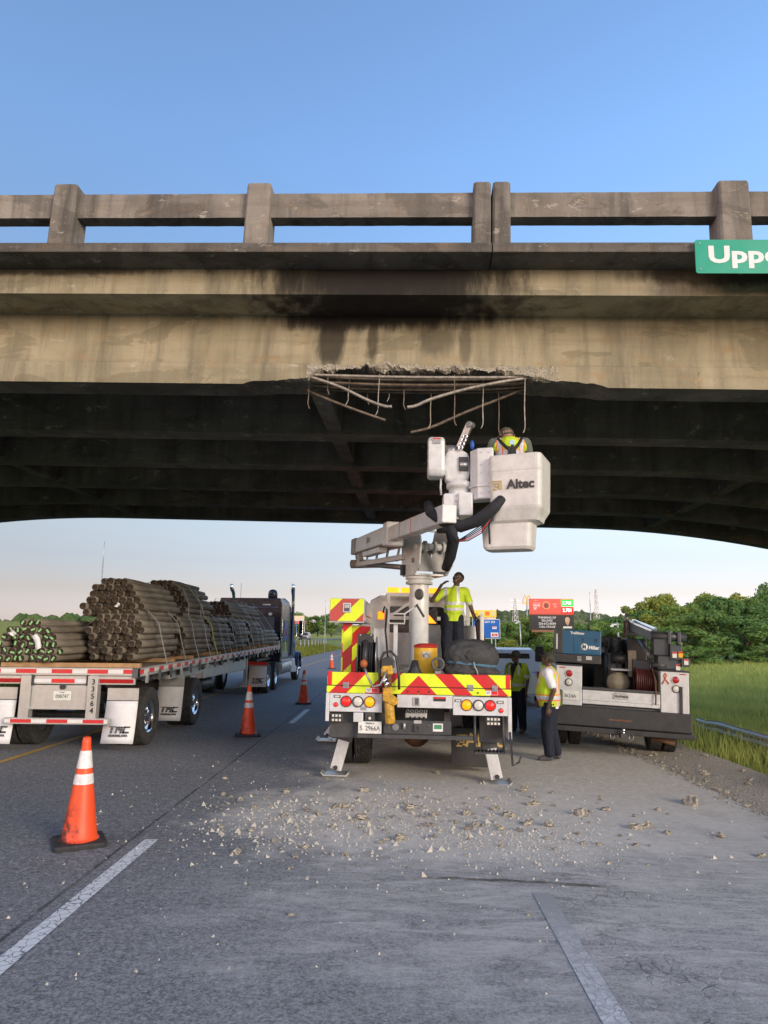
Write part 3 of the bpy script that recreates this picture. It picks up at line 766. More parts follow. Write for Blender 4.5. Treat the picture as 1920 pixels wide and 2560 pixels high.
# outriggers
def outrigger(x_top, z_top, x_ft, y, zf, w=.16):
    o = MB().bar((x_top, y, z_top), (x_ft, y, zf+.07), w, .12, up=(0, 1, 0)).build('outrigger_leg', M['white'], bt, .006)
    f = MB()
    f.prism([(-.20, .045), (-.16, .0), (.16, .0), (.20, .045), (.19, .055), (.15, .018), (-.15, .018), (-.19, .055)], 'y', y-.15, y+.15, M=Matrix.Translation((x_ft, 0, zf)))
    f.build('foot_plate', M['alu'], o)
    MB().cyl((x_ft, y-.09, zf+.10), (x_ft, y+.09, zf+.10), .03, n=14).build('foot_pin', M['black'], o)
    MB().bar((x_top, y, z_top), (x_top+(x_ft-x_top)*.35, y, z_top+(zf-z_top)*.35), w+.05, .17, up=(0, 1, 0)).build('outrigger_sleeve', M['bumper'], o)
outrigger(-.96, .72, -1.13, .72, .005)
outrigger(.93, .70, 1.07, .46, -.012)
outrigger(-1.28, .55, -1.62, 3.95, .005)
outrigger(1.25, .55, 1.42, 3.6, -.03)
# boarding step at the right rear
st = MB().bx(.73, 1.12, -.12, .08, .455, .475).build('boarding_step', M['bumper'], bt)
for i in range(8): MB().bx(.74+i*.047, .765+i*.047, -.12, .08, .4755, .487).build('tread_bar', M['black'], st)
for x in (.74, 1.11): MB().cyl((x, -.02, .476), (x, .02, .93), .016, n=8).build('step_hanger', M['bumper'], st)
MB().tube([(1.19, -.02, .72), (1.22, -.02, .3), (1.30, -.02, .35), (1.33, -.02, .42)], .014, 6).build('hook', M['black'], bt)
# tall left lockers with diagonals
M['faded'] = stripe_mat('faded_locker_diagonals', -1.02, .50, False, -1.0, c1=(.42, .06, .05), flip=1)
lk = MB().bx(-1.27, -.775, .55, 2.6, 2.11, 2.44).build('upper_locker', M['white'], bt, .015)
MB().bx(-1.262, -.783, .543, .549, 2.118, 2.432).build('locker_door', M['faded'], lk)
o = MB().bx(-1.08, -.965, .528, .542, 2.235, 2.372).build('latch', M['white'], lk, .012)
MB().bx(-1.062, -.983, .525, .528, 2.255, 2.352).build('latch_recess', M['darkgrey'], o); MB().bx(-1.055, -.99, .520, .525, 2.30, 2.345).build('paddle', M['alu'], o, .004)
MB().bx(-1.272, -.772, .54, .56, 2.095, 2.11).build('drip_rail', M['alu'], lk)
o = MB().bx(-.772, -.768, .9, 2.3, 2.2, 2.40).build('louvre_vent', M['darkgrey'], lk)
for i in range(7): MB().bx(-.7678, -.760, .95+i*.19, 1.06+i*.19, 2.21, 2.39).build('slat', M['white'], o)
M['diagcol'] = stripe_mat('locker_post_diagonals', 0, .55, False, -1.0, flip=1)
MB().bx(-1.08, -.955, .70, .80, 1.376, 2.095).build('locker_post', M['diagcol'], bt, .004)
pl = MB().bx(-1.16, -.72, 1.30, 2.5, 1.376, 2.07).build('rear_locker', M['white'], bt, .01)
MB().bx(-1.155, -.725, 1.293, 1.299, 1.38, 2.06).build('locker_door', M['diag'], pl)
MB().bx(-1.10, -1.02, .815, .84, 1.72, 1.78).build('latch', M['alu'], bt)
# hose reel
rl = MB(); rl.lathe([(.21, -.03), (.30, -.03), (.30, .03), (.21, .03)], c=(-.735, .55, 1.60), axis='x', n=40, close=True)
rl.lathe([(.22, -.10), (.23, .10)], c=(-.70, .55, 1.60), axis='x', n=40)
reel = rl.build('hose_reel', M['black'], bt)
for i in range(6): MB().lathe([(.262+.014*math.cos(a), -.79+i*.03+.014*math.sin(a)) for a in [k*math.pi/3 for k in range(6)]], c=(0, .55, 1.60), axis='x', n=36, close=True).build('hose_turn', M['blackhose'], reel)
for x in (-.84, -.585): MB().lathe([(.05, -.006), (.31, -.006), (.31, .006), (.05, .006)], c=(x, .55, 1.60), axis='x', n=40, close=True).build('flange', M['darkgrey'] if x < -.7 else M['steel'], reel)
MB().bx(-.84, -.63, .40, .50, 1.79, 1.94).build('hose_guide', M['black'], reel, .005)
for x in (-.81, -.66):
    for z in (1.80, 1.925): MB().cyl((x, .395, z), (x, .40, z), .010, n=8).build('bolt', M['alu'], reel)
for x in (-.86, -.57): MB().bar((x, .5, 1.376), (x, .5, 1.62), .03, .03).build('reel_stand', M['black'], reel)
# mid uprights, headache rack, tool hanger
MB().bx(-.66, -.47, 1.0, 1.15, 1.376, 2.03).build('cabinet', M['white'], bt, .01)
MB().bx(-.36, -.30, .85, .91, 1.376, 2.10).build('hanger_post', M['white'], bt, .005)
hp = MB().tube([(-.43, .8, 2.24), (-.43, .8, 2.10), (-.20, .8, 2.10), (-.20, .8, 2.24)], .012, 8).build('tool_hanger', M['white'], bt)
MB().tube([(-.43, .8, 2.24), (-.20, .8, 2.24), (-.03, .8, 2.36)], .012, 8).build('hanger_arm', M['white'], hp)
MB().bar((-.03, .78, 2.38), (.08, .76, 2.20), .035, .03).build('holster', M['black'], hp)
MB().tube([(-.52, .9, 2.25), (-.50, .9, 2.35), (-.46, .9, 2.30), (-.48, .9, 2.0), (-.45, .9, 1.75), (-.44, .9, 1.62)], .014, 6).build('strap', M['blackhose'], bt)
rk = MB()
for x in (-.55, .1, .62, 1.02): rk.bx(x-.035, x+.035, 4.42, 4.49, 1.376, 2.78)
for z in (2.28, 2.74): rk.bx(-.585, 1.055, 4.425, 4.485, z-.035, z+.035)
rk.bar((-.52, 4.455, 2.3), (.07, 4.455, 2.72), .05, .05); rk.bar((.98, 4.455, 2.3), (.65, 4.455, 2.72), .05, .05)
rk.build('headache_rack', M['boomwhite'], bt, .004)
# cab
cabm = MB()
ring0 = [(-1.05, 1.2), (-1.08, 1.6), (-1.02, 2.2), (-.90, 2.62), (-.72, 2.72), (.72, 2.72), (.90, 2.62), (1.02, 2.2), (1.08, 1.6), (1.05, 1.2)]
loft([[(x, 4.75, z) for x, z in ring0], [(x*1.02, 4.85, .02+z) for x, z in ring0], [(x*1.02, 6.0, z+.02) for x, z in ring0], [(x*.98, 6.35, 1.2+(z-1.2)*.62) for x, z in ring0], [(x*.95, 7.3, 1.0+(z-1.2)*.42) for x, z in ring0], [(x*.90, 7.5, .9+(z-1.2)*.30) for x, z in ring0]], mb=cabm)
cab = cabm.build('cab', M['white'], bt)
MB().prism(rrect(1.2, .52, .12), 'y', 4.735, 4.747, M=Matrix.Translation((-.6, 0, 2.0))).build('rear_window', M['darkglass'], cab)
MB().bx(-1.0, 1.0, 4.8, 7.45, .75, 1.19).build('cab_sill', M['white'], cab, .02)
MB().bx(-1.05, 1.05, 7.4, 7.6, .55, .85).build('front_bumper', M['chrome'], cab, .03)
lb = MB().bx(-.62, .55, 5.0, 5.25, 2.74, 2.78).build('light_bar', M['black'], bt, .01)
for i in range(4): MB().bx(-.60+i*.285, -.34+i*.285, 5.01, 5.24, 2.78, 2.92).build('beacon', M['beacon'], lb, .02)
tb = MB().bx(.16, .40, 4.0, 4.05, 2.15, 2.42).build('arrow_lamp_housing', M['black'], bt, .01)
MB().add([(.18, 3.99, 2.18), (.38, 3.99, 2.18), (.18, 3.99, 2.40)], [(0, 1, 2)]).build('amber_lens', M['beacon'], tb)
ab = MB().bx(-.68, -.56, 2.7, 2.75, 2.20, 2.34).build('side_strobe', M['black'], bt); MB().bx(-.675, -.565, 2.69, 2.70, 2.205, 2.335).build('strobe_lens', M['lampamber'], ab)
# white chest behind the standing worker
ch = MB().prism([(.22, 1.376), (.22, 2.14), (1.10, 2.14), (1.10, 1.376)], 'y', 3.55, 4.35).build('white_chest', M['white'], bt, .03)
MB().bx(.93, 1.14, 3.0, 3.5, 1.376, 1.78).build('grey_bin', M['grey'], bt, .02)
MB().bx(1.10, 1.17, 2.9, 3.4, 1.376, 2.32).build('control_stand', M['boomwhite'], bt, .02)
# vice and funnel on the tail
vb = MB().lathe([(.09, -.05), (.09, .05), (.06, .05), (.06, -.05)], c=(.26, .12, 1.56), axis='y', n=24, close=True).build('tool_ring', M['darkgrey'], bt)
MB().bx(.22, .30, .09, .15, 1.376, 1.49).build('ring_stand', M['steel'], vb)
MB().lathe([(.13, 1.376), (.12, 1.40), (.065, 1.50), (.04, 1.60), (.001, 1.605)], c=(-.05, .16, 0), n=20).build('rubber_boot', M['black'], bt)
MB().bx(.47, .60, .08, .2, 1.376, 1.40).build('tool_tray', M['rust'], bt)

# pedestal, turret, lower arm
pd = MB().lathe([(.165, 1.376), (.165, 2.80), (.165, 2.81)], c=(.03, 2.5, 0), n=40).build('pedestal', M['boomwhite'], bt)
MB().lathe([(.23, 2.80), (.23, 2.84), (.20, 2.85), (.20, 2.87), (.235, 2.88), (.235, 2.93), (.17, 2.935)], c=(.03, 2.5, 0), n=40).build('slew_ring', M['boomwhite'], pd)
MB().ell((.03, 2.342, 2.62), (.075, .02, .10)).build('access_hole', M['black'], pd)
MB().lathe([(.24, 1.376), (.24, 1.40), (.17, 1.405)], c=(.03, 2.5, 0), n=32).build('base_flange', M['boomwhite'], pd)
tu = MB()
side = [(-.34, 2.94), (.22, 2.94), (.46, 3.10), (.52, 3.42), (.44, 3.70), (.20, 3.80), (-.30, 3.78), (-.42, 3.55), (-.40, 3.10)]
Mt = Matrix.Translation((.03, 2.5, 0)) @ Matrix.Rotation(rad(-90), 4, 'Z')   # plates face left-right
for xo in (-.16, .42):
    tu.prism([(2.5-q, z) for q, z in side], 'x', xo, xo+.03)
tur = tu.build('turret', M['boomwhite'], bt, .006)
MB().bx(-.128, .418, 2.32, 2.72, 2.94, 2.97).build('turret_floor', M['boomwhite'], tur)
MB().cyl((-.20, 2.14, 3.40), (.52, 2.14, 3.40), .06, n=20).build('boom_pin', M['boomwhite'], tur)
for x in (-.02, .15, .3): MB().lathe([(.062, -.02), (.10, -.02), (.10, .02), (.062, .02)], c=(x, 2.14, 3.40), axis='x', n=24, close=True).build('pin_collar', M['boomwhite'], tur)
MB().cyl((.12, 2.2, 3.36), (.12, 2.34, 3.02), .05, n=16).build('lift_cylinder', M['steel'], tur)
MB().bx(-.1, .38, 2.20, 2.26, 3.0, 3.34).build('turret_web', M['grey'], tur)
MB().cyl((-.195, 2.30, 3.18), (-.16, 2.30, 3.18), .04, n=14).build('boss', M['grey'], tur)
MB().bx(-.22, -.17, 2.68, 2.80, 2.96, 3.14).build('swing_motor', M['black'], tur)
def pivot(o, c, rz):
    T = Matrix.Translation((-c[0], -c[1], -c[2]))
    for q in [o]+list(o.children): q.data.transform(T)
    o.location = c; o.rotation_euler = (0, 0, rz)
pivot(tur, (.13, 2.5, 0), rad(20))
EL = Vector((-1.22, 5.15, 3.62))     # elbow
SH = Vector((-.05, 2.6, 3.42))
la = MB()
for dz, dx in ((.08, 0), (-.14, 0)):
    la.bar(SH+Vector((-.18, 0, dz)), EL+Vector((0, -.1, dz-.10)), .10, .09)
for i in range(5):
    p = SH.lerp(EL, .1+i*.18); q = SH.lerp(EL, .19+i*.18)
    la.bar(p+Vector((-.15, 0, .06)), q+Vector((-.1, 0, -.20)), .04, .04)
lower = la.build('lower_arm', M['boomwhite'], bt, .004)
MB().cyl(SH+Vector((-.1, .3, -.30)), EL+Vector((.25, -.6, -.28)), .05, n=14).build('lower_cylinder', M['steel'], lower)
MB().cyl(EL+Vector((-.14, 0, -.22)), EL+Vector((.42, -.2, -.22)), .09, n=18).build('elbow_drum', M['grey'], lower)
MB().bar(EL+Vector((.05, 0, -.25)), EL+Vector((-.02, .05, .18)), .16, .10).build('elbow_link', M['grey'], lower, .01)
# telescopic boom
def boom_at(t):   # t in metres from the elbow
    a, c = Vector((-1.22, 5.1, 3.76)), Vector((.35, -.95, 3.42))
    return a + (c-a).normalized()*t
BL = (Vector((.35, -.95, 3.42))-Vector((-1.22, 5.1, 3.76))).length
bo = MB().bar(boom_at(-.05), boom_at(3.3), .24, .30).build('outer_boom', M['boomwhite'], bt, .02)
MB().bar(boom_at(-.16), boom_at(.30), .27, .33).build('boom_end_cap', M['grey'], bo, .02)
MB().bar(boom_at(3.05), boom_at(3.34), .30, .40).build('boom_collar', M['boomwhite'], bo, .03)
MB().bar(boom_at(.9)+Vector((0, 0, -.21)), boom_at(2.4)+Vector((0, 0, -.21)), .16, .10).build('extension_housing', M['boomwhite'], bo, .01)
bi = MB().bar(boom_at(3.2), boom_at(BL), .19, .23).build('inner_boom', M['boomwhite'], bt, .015)
for tt, m in ((4.0, M['black']), (4.7, M['redtape'])): MB().bar(boom_at(tt), boom_at(tt+.02), .194, .234).build('reach_mark', m, bi)
d_ = (boom_at(1)-boom_at(0)); yawb = math.atan2(d_.y, d_.x); 
lt = text('Altec', .17, M['grey'], bo, boom_at(1.7)+Vector((-.127, 0, .02)), (rad(90), 0, yawb), bold=.004)
# (the lettering sits on the boom's left side plate)
# jib turret, winch, platform bracket
J = Vector((.50, -.62, 0))
jb = MB().lathe([(.11, 3.42), (.13, 3.46), (.13, 3.60), (.17, 3.61), (.175, 3.67), (.15, 3.69), (.14, 3.80), (.175, 3.81), (.175, 3.87), (.12, 3.90), (.10, 4.02)], c=(J.x, J.y, 0), n=32).build('wrist', M['boomwhite'], bt)
MB().bx(J.x-.22, J.x-.02, J.y-.15, J.y+.20, 3.33, 3.72).build('wrist_bracket', M['boomwhite'], jb, .03)
MB().bx(J.x-.03, J.x+.15, J.y-.22, J.y-.06, 3.42, 3.72).build('rotator', M['boomwhite'], jb, .02)
MB().prism([(-.13, 3.88), (.15, 3.88), (.19, 4.05), (.16, 4.26), (.05, 4.32), (-.12, 4.30), (-.20, 4.10)], 'y', J.y-.10, J.y+.12, M=Matrix.Translation((J.x-.05, 0, 0))).build('jib_head', M['boomwhite'], jb, .04)
MB().bx(J.x-.02, J.x+.10, J.y-.125, J.y-.10, 4.02, 4.20).build('jib_slot', M['black'], jb)
MB().cyl((J.x-.01, J.y-.115, 4.10), (J.x+.09, J.y-.115, 4.10), .03, n=12).build('jib_roller', M['alu'], jb)
wn_ = MB()
wn_.prism([(-.16+.0, 3.94), (.12, 3.94), (.17, 4.06), (.17, 4.36), (.12, 4.47), (-.14, 4.47), (-.19, 4.40), (-.19, 4.02)], 'x', J.x-.42, J.x-.20, M=Matrix.Translation((0, J.y+.02, 0)))
wnc = wn_.build('winch_cover', M['boomwhite'], jb, .04)
MB().bx(J.x-.36, J.x-.26, J.y-.180, J.y-.172, 4.36, 4.42).build('warning_decal', M['grey'], wnc)
MB().bx(J.x-.36, J.x-.26, J.y-.182, J.y-.172, 4.42, 4.435).build('decal_panel', M['redtape'], wnc)
for z in (4.1, 4.2, 4.3): MB().bx(J.x-.428, J.x-.42, J.y-.1, J.y+.1, z, z+.04).build('cover_slot', M['black'], wnc)
MB().cyl((J.x-.20, J.y, 4.30), (J.x-.02, J.y, 4.30), .09, n=20).build('winch_drum', M['steel'], jb)
pj = MB(); pj.bar((J.x-.03, J.y-.05, 4.28), (J.x+.12, J.y-.12, 4.64), .05, .09); pj.cyl((J.x+.10, J.y-.15, 4.63), (J.x+.16, J.y-.08, 4.63), .045, n=14)
pj.build('jib_pole', M['steel'], jb, .004)
for i in range(4): MB().lathe([(.02, -.012), (.034, -.012), (.034, .012), (.02, .012)], c=(J.x+.0+.02*i, J.y-.13, 4.32+.05*i), axis='y', n=12, close=True).build('shackle', M['chrome'], jb)
MB().ell((J.x+.15, J.y-.12, 4.36), (.03, .03, .065)).build('blue_tassel', mat('blue_plastic', (.01, .06, .30), .5), jb)
MB().tube([(J.x-.24, J.y, 3.72), (J.x-.25, J.y-.02, 3.82), (J.x-.245, J.y-.03, 3.93)], .014, 6).build('lever', M['white'], jb)
# bracket panel between wrist and bucket
br_ = MB().prism([(.62, -.75), (.70, -.90), (.90, -.95), (.92, -.70), (.66, -.60)], 'z', 3.62, 4.28).build('platform_bracket', M['boomwhite'], bt, .02)
MB().prism([(.60, -.76), (.69, -.915), (.91, -.965), (.93, -.69), (.64, -.59)], 'z', 3.78, 3.80).build('bracket_band', M['boomwhite'], br_)
for z in (3.70, 3.82, 3.95, 4.06, 4.22):
    for x, y in ((.745, -.915), (.84, -.94)): MB().cyl((x, y-.006, z), (x, y+.01, z), .010, n=8).build('bolt', M['alu'], br_)
# bucket: outer shell with a real wall, stepped belly and foot well
def rrect_c(cx, cy, w, d, r, n=4):
    return [(cx-w/2+x, cy-d/2+y) for x, y in rrect(w, d, r, n)]
bk = MB(); secs = []
bw = [(4.14, .64, .62), (4.12, .66, .64), (3.95, .655, .635), (3.92, .645, .625), (3.915, .655, .635), (3.50, .635, .60), (3.47, .62, .585), (3.33, .56, .45), (3.305, .50, .40), (3.30, .495, .39), (3.02, .46, .36), (2.985, .42, .32)]
BX, BY = 1.24, -.86
for z, w, d in bw:
    off = 0 if z > 3.4 else -.03
    secs.append([(x, y, z) for x, y in rrect_c(BX+off*1.5-(.0 if z > 3.31 else .10), BY+off*.5, w+(0 if z > 3.31 else .14), d, .07)])
inner = [[(x, y, z) for x, y in rrect_c(BX-(.0 if z > 3.31 else .1), BY, w-.05, d-.05, .06)] for z, w, d in bw[:1]+bw[5:8]]
bk_secs = list(reversed(secs)) + inner
loft(bk_secs, mb=bk)
bkt = bk.build('bucket', M['fibre'], bt)
yb = math.radians(22)
bkt.location = (BX, BY, 0); bkt.rotation_euler = (0, 0, -yb)
bkt.data.transform(Matrix.Translation((-BX, -BY, 0)))
bkt.modifiers.new('edge', 'BEVEL').width = .02
text('Altec', .155, M['blacklet'], bkt, (.075, -.321, 3.755), bold=.006)
maker_mark(bkt, -.275, -.320, 3.70, .115, M['gold'])
for z in (3.98, 3.78): MB().cyl((-.332, -.15, z), (-.322, -.15, z), .010, n=8).build('bolt', M['grey'], bkt)
MB().bx(-.333, -.328, .02, .10, 4.0, 4.07).build('vent_mark', M['blacklet'], bkt)
MB().tube([(-.30, -.26, 3.38), (-.345, -.23, 3.28), (-.34, -.22, 3.05)], .012, 6).build('drain_strap', M['blackhose'], bkt)
# sleeves and hoses
MB().tube([boom_at(BL-.7)+Vector((.0, -.1, .05)), (.10, -.45, 3.62), (.12, -.62, 3.50), (.28, -.75, 3.36), (.50, -.85, 3.28), (.70, -.95, 3.34), (.86, -1.03, 3.46), (.98, -1.05, 3.58), (1.0, -.95, 3.64)], [.055, .065, .07, .075, .08, .08, .075, .07, .06], 12).build('hose_sleeve', M['blackhose'], bt)
MB().tube([(.36, -.80, 3.32), (.40, -.86, 3.2), (.44, -.9, 3.08)], [.07, .06, .02], 10).build('hose_boot', M['blackhose'], bt)
for i in range(5):
    MB().tube([(.44, -.9, 3.08), (.58, -.92, 3.09+.02*i), (.74, -.98, 3.18+.025*i), (.86, -1.02, 3.36)], .007, 5).build('hydraulic_line', M['redtape'] if i == 1 else M['blackhose'], bt)
MB().tube([(.30, 1.6, 3.62), (.48, 1.55, 3.62), (.56, 1.65, 3.45), (.52, 1.85, 3.2), (.45, 2.0, 3.02)], [.07, .09, .10, .09, .07], 12).build('hose_sleeve', M['blackhose'], bt)
MB().tube([(-.30, 1.5, 3.50), (-.05, 1.5, 3.62), (.25, 1.55, 3.60)], .045, 12).build('hose_guide_tube', M['boomwhite'], bt)

# ------------------------------------------------------------------ things riding on the bucket truck
def world_of(root, p): return root.matrix_basis @ Vector(p)
bpy.context.view_layer.update()
wc = empty('water_cooler', world_of(bt, (.12, 1.05, 1.376)), (0, 0, 0), 'yellow drinks cooler with red lid standing on the truck deck', 'cooler')
MB().lathe([(.001, 0), (.165, 0), (.17, .01), (.175, .20), (.172, .38), (.165, .39)], n=32).build('barrel', M['yellowp'], wc)
MB().lathe([(.178, .385), (.18, .41), (.165, .425), (.10, .445), (.001, .45)], n=32).build('lid', M['red'], wc)
h = MB().prism([(-.055, .24), (.055, .24), (.055, .33), (-.055, .33)], 'y', -.185, -.165).build('handle_pad', M['plate'], wc, .006)
MB().tube([(-.04, -.19, .26), (-.035, -.205, .30), (0, -.21, .315), (.035, -.205, .30), (.04, -.19, .26)], .009, 6).build('handle', M['plate'], h)
MB().bx(-.03, .03, -.05, .05, .449, .456).build('lid_label', M['plate'], wc)
# black duffel on the tail corner
dm = bmesh.new(); bmesh.ops.create_icosphere(dm, subdivisions=5, radius=1.0)
for v in dm.verts:
    p = v.co.copy()
    n_p = Vector((math.copysign(abs(p.x)**.75, p.x), math.copysign(abs(p.y)**.8, p.y), math.copysign(abs(p.z)**.7, p.z)))
    pinch = 1.0 - .13*math.exp(-((p.z+.12)/.12)**2)
    w = 1.0 + (.12 if p.z < -.2 else 0)
    q = Vector((n_p.x*.345*w*pinch, n_p.y*.25*pinch, n_p.z*.275))
    q += v.normal*(.022*noise.noise(p*3.1) + .016*noise.noise(Vector((p.x*9, p.y*9, p.z*3))) + .010*(1-abs(noise.noise(Vector((p.x*4, p.y*4, p.z*11)))))*2)
    v.co = q
me = bpy.data.meshes.new('duffel_bag'); dm.to_mesh(me); dm.free()
for f in me.polygons: f.use_smooth = True
me.materials.append(mat('black_cordura', (.035, .036, .038), .75, var=.3, scale=6, bump=.5, bscale=140))
bag = empty('duffel_bag', world_of(bt, (.72, .24, 1.60)), (0, rad(3), 0), 'bulky black equipment bag cinched with a blue strap on the tailboard corner', 'bag')
link('bag_body', me, bag)
pts = []
for i in range(49):
    a = 2*math.pi*i/48
    cx, sx = math.cos(a), math.sin(a)
    pts.append((.337*math.copysign(abs(cx)**.75, cx), .243*math.copysign(abs(sx)**.8, sx), -.03+.012*math.sin(2*a)))
sb = MB()
for i in range(48):
    a, c = Vector(pts[i]), Vector(pts[i+1]); s1 = 1.02
    sb.add([(a.x*s1, a.y*s1, a.z-.016), (c.x*s1, c.y*s1, c.z-.016), (c.x*s1, c.y*s1, c.z+.016), (a.x*s1, a.y*s1, a.z+.016)], [(0, 1, 2, 3)])
o = sb.build('cinch_strap', mat('blue_webbing', (.05, .13, .20), .8), bag); o.modifiers.new('t', 'SOLIDIFY').thickness = .006
MB().tube([(.0, -.262, .0), (.015, -.27, -.06), (.05, -.268, -.12), (.06, -.262, -.16)], .010, 6).build('loose_strap', M['grey'], bag)
MB().tube([(-.08, -.262, .03), (-.10, -.268, .08), (-.06, -.262, .14)], .008, 6).build('loop', M['black'], bag)
# hydraulic breaker hung on the tailboard
jh = empty('jackhammer', world_of(bt, (-.36, -.08, .80)), (0, rad(-4), 0), 'yellow hydraulic breaker with black loop handle hanging on the tailboard', 'jackhammer')
MB().lathe([(.001, 0), (.06, .0), (.065, .02), (.062, .2), (.058, .22), (.058, .32), (.001, .33)], n=20).build('barrel', M['ytool'], jh)
MB().prism([(-.08, .30), (.06, .22), (.12, .25), (.12, .30), (.05, .36), (.05, .46), (-.07, .46)], 'y', -.07, .07).build('latch_shoe', M['ytool'], jh, .012)
MB().lathe([(.05, .46), (.052, .60), (.06, .62), (.062, .68), (.001, .69)], n=20).build('cylinder', M['rust'], jh)
MB().bx(-.065, .075, -.06, .06, .62, .74).build('valve_body', M['ytool'], jh, .015)
MB().prism([(-.08, .70), (.10, .70), (.11, .80), (.03, .86), (-.07, .82)], 'y', -.055, .055).build('head_cover', M['black'], jh, .02)
MB().tube([(-.10, 0, .40), (-.105, 0, .55), (-.09, 0, .80), (-.03, 0, .90), (.06, 0, .92), (.13, 0, .84), (.15, 0, .62), (.14, 0, .42)], .018, 10).build('loop_handle', M['black'], jh)
MB().tube([(-.02, -.07, .66), (-.05, -.09, .58), (-.10, -.10, .50), (-.20, -.08, .48), (-.26, -.06, .62), (-.29, -.05, .72)], .016, 8).build('hose', M['steel'], jh)
MB().ell((-.30, -.05, .78), (.05, .05, .055)).build('throttle_ball', mat('orange_brown_rubber', (.30, .08, .02), .6), jh)
for q in ((.0, -.075, .60), (.02, -.07, .55)): MB().cyl(q, (q[0]-.06, q[1]-.03, q[2]-.08), .018, n=10).build('coupler', M['chrome'], jh)
# ------------------------------------------------------------------ flatbed trailer
tr = empty('flatbed_trailer', (-5.55, 11.9, 0), (0, 0, 0), 'aluminium flatbed trailer loaded with bundles of wooden posts', 'trailer')
M['dot'] = band_mat('rear_reflective_tape', .60, 0, duty=.58, off=.25)
M['dotside'] = band_mat('side_reflective_tape', .52, 1, duty=.5, c2=(.55, .53, .53))
M['flap'] = mat('white_mud_flap', (.62, .63, .66), .5, var=.04, dirt=.25, dirtcol=(.3, .28, .25), scale=3)
M['planks'] = mat('worn_deck_planks', (.16, .11, .07), .85, var=.3, scale=8, bump=.4)
def camber(y): return 1.345 + .016*y - .0001*(y-7)**2 + .005
ys_t = [i*.7 for i in range(22)]
dk = MB()
loft([[(-1.26, y, camber(y)-.12), (1.26, y, camber(y)-.12), (1.26, y, camber(y)), (-1.26, y, camber(y))] for y in ys_t], mb=dk)
dk.build('deck', M['planks'], tr)
for s in (-1, 1):
    rl = MB(); loft([[(s*1.262, y, camber(y)-.13), (s*1.29, y, camber(y)-.13), (s*1.29, y, camber(y)+.015), (s*1.262, y, camber(y)+.015)][::s] for y in ys_t], mb=rl)
    o = rl.build('side_rail', M['alu'], tr)
    if s == 1:
        for k in range(6):
            a, e = .06+k*2.44, .06+k*2.44+2.36
            tp = MB(); yy = [a+(e-a)*i/4 for i in range(5)]
            loft([[(1.291, y, camber(y)-.085), (1.294, y, camber(y)-.085), (1.294, y, camber(y)-.015), (1.291, y, camber(y)-.015)] for y in yy], mb=tp)
            tp.build('reflective_tape', M['dotside'], o)
        for i in range(22): MB().bx(1.295, 1.325, .35+i*.66, .42+i*.66, camber(.4+i*.66)-.25, camber(.4+i*.66)-.06).build('stake_pocket', M['darkgrey'] if i % 3 else M['alu'], o)
MB().bx(-1.28, 1.28, -.03, -.0, 1.235, 1.36).build('rear_bar', M['alu'], tr, .006)
MB().bx(-1.25, 1.20, -.036, -.031, 1.27, 1.335).build('reflective_tape', M['dot'], tr)
MB().bx(1.20, 1.29, -.04, .1, 1.20, 1.362).build('corner_block', M['darkgrey'], tr, .008)
MB().bx(-1.24, 1.24, .0, .06, 1.09, 1.234).build('rear_beam', M['alu'], tr, .004)
for a, e in ((-1.2, -.66), (.66, 1.22)): MB().bx(a, e, -.02, -.001, 1.115, 1.18).build('tail_lamp_bar', M['lampredoff'], tr, .004)
for a, e, m in ((-.44, -.15, 'flap'), (-.15, .24, 'redtape'), (.24, .44, 'flap')): MB().bx(a, e, -.012, -.001, 1.115, 1.175).build('reflector', M[m], tr)
for x in (-.56, .56):
    MB().bx(x-.085, x+.085, -.05, .10, .548, 1.232).build('bumper_upright', M['alu'], tr, .006)
    MB().bx(x*.84-.03, x*.84+.03, -.03, -.001, 1.07, 1.25).build('bump_stop', M['black'], tr, .004)
ic = MB().bx(-.86, .86, -.06, .06, .452, .55).build('underride_bar', M['alu'], tr, .006)
MB().bx(-.85, .85, -.066, -.061, .475, .53).build('reflective_tape', M['dot'], ic)
MB().bx(-.47, .47, .0, .03, .70, 1.075).build('plate_panel', M['alu'], tr, .004)
MB().bx(-.475, .475, -.01, .04, .685, .715).build('panel_lip', M['alu'], tr)
MB().cyl((.05, -.03, 1.05), (.05, .0, 1.05), .045, n=14).build('plate_lamp', M['black'], tr)
plate(tr, (.05, -.008, .905), '008747', '', top='Iowa')
for i, c in enumerate('33564'): text(c, .12, M['blacklet'], tr, (.575, -.053, 1.13-i*.115), bold=.003)
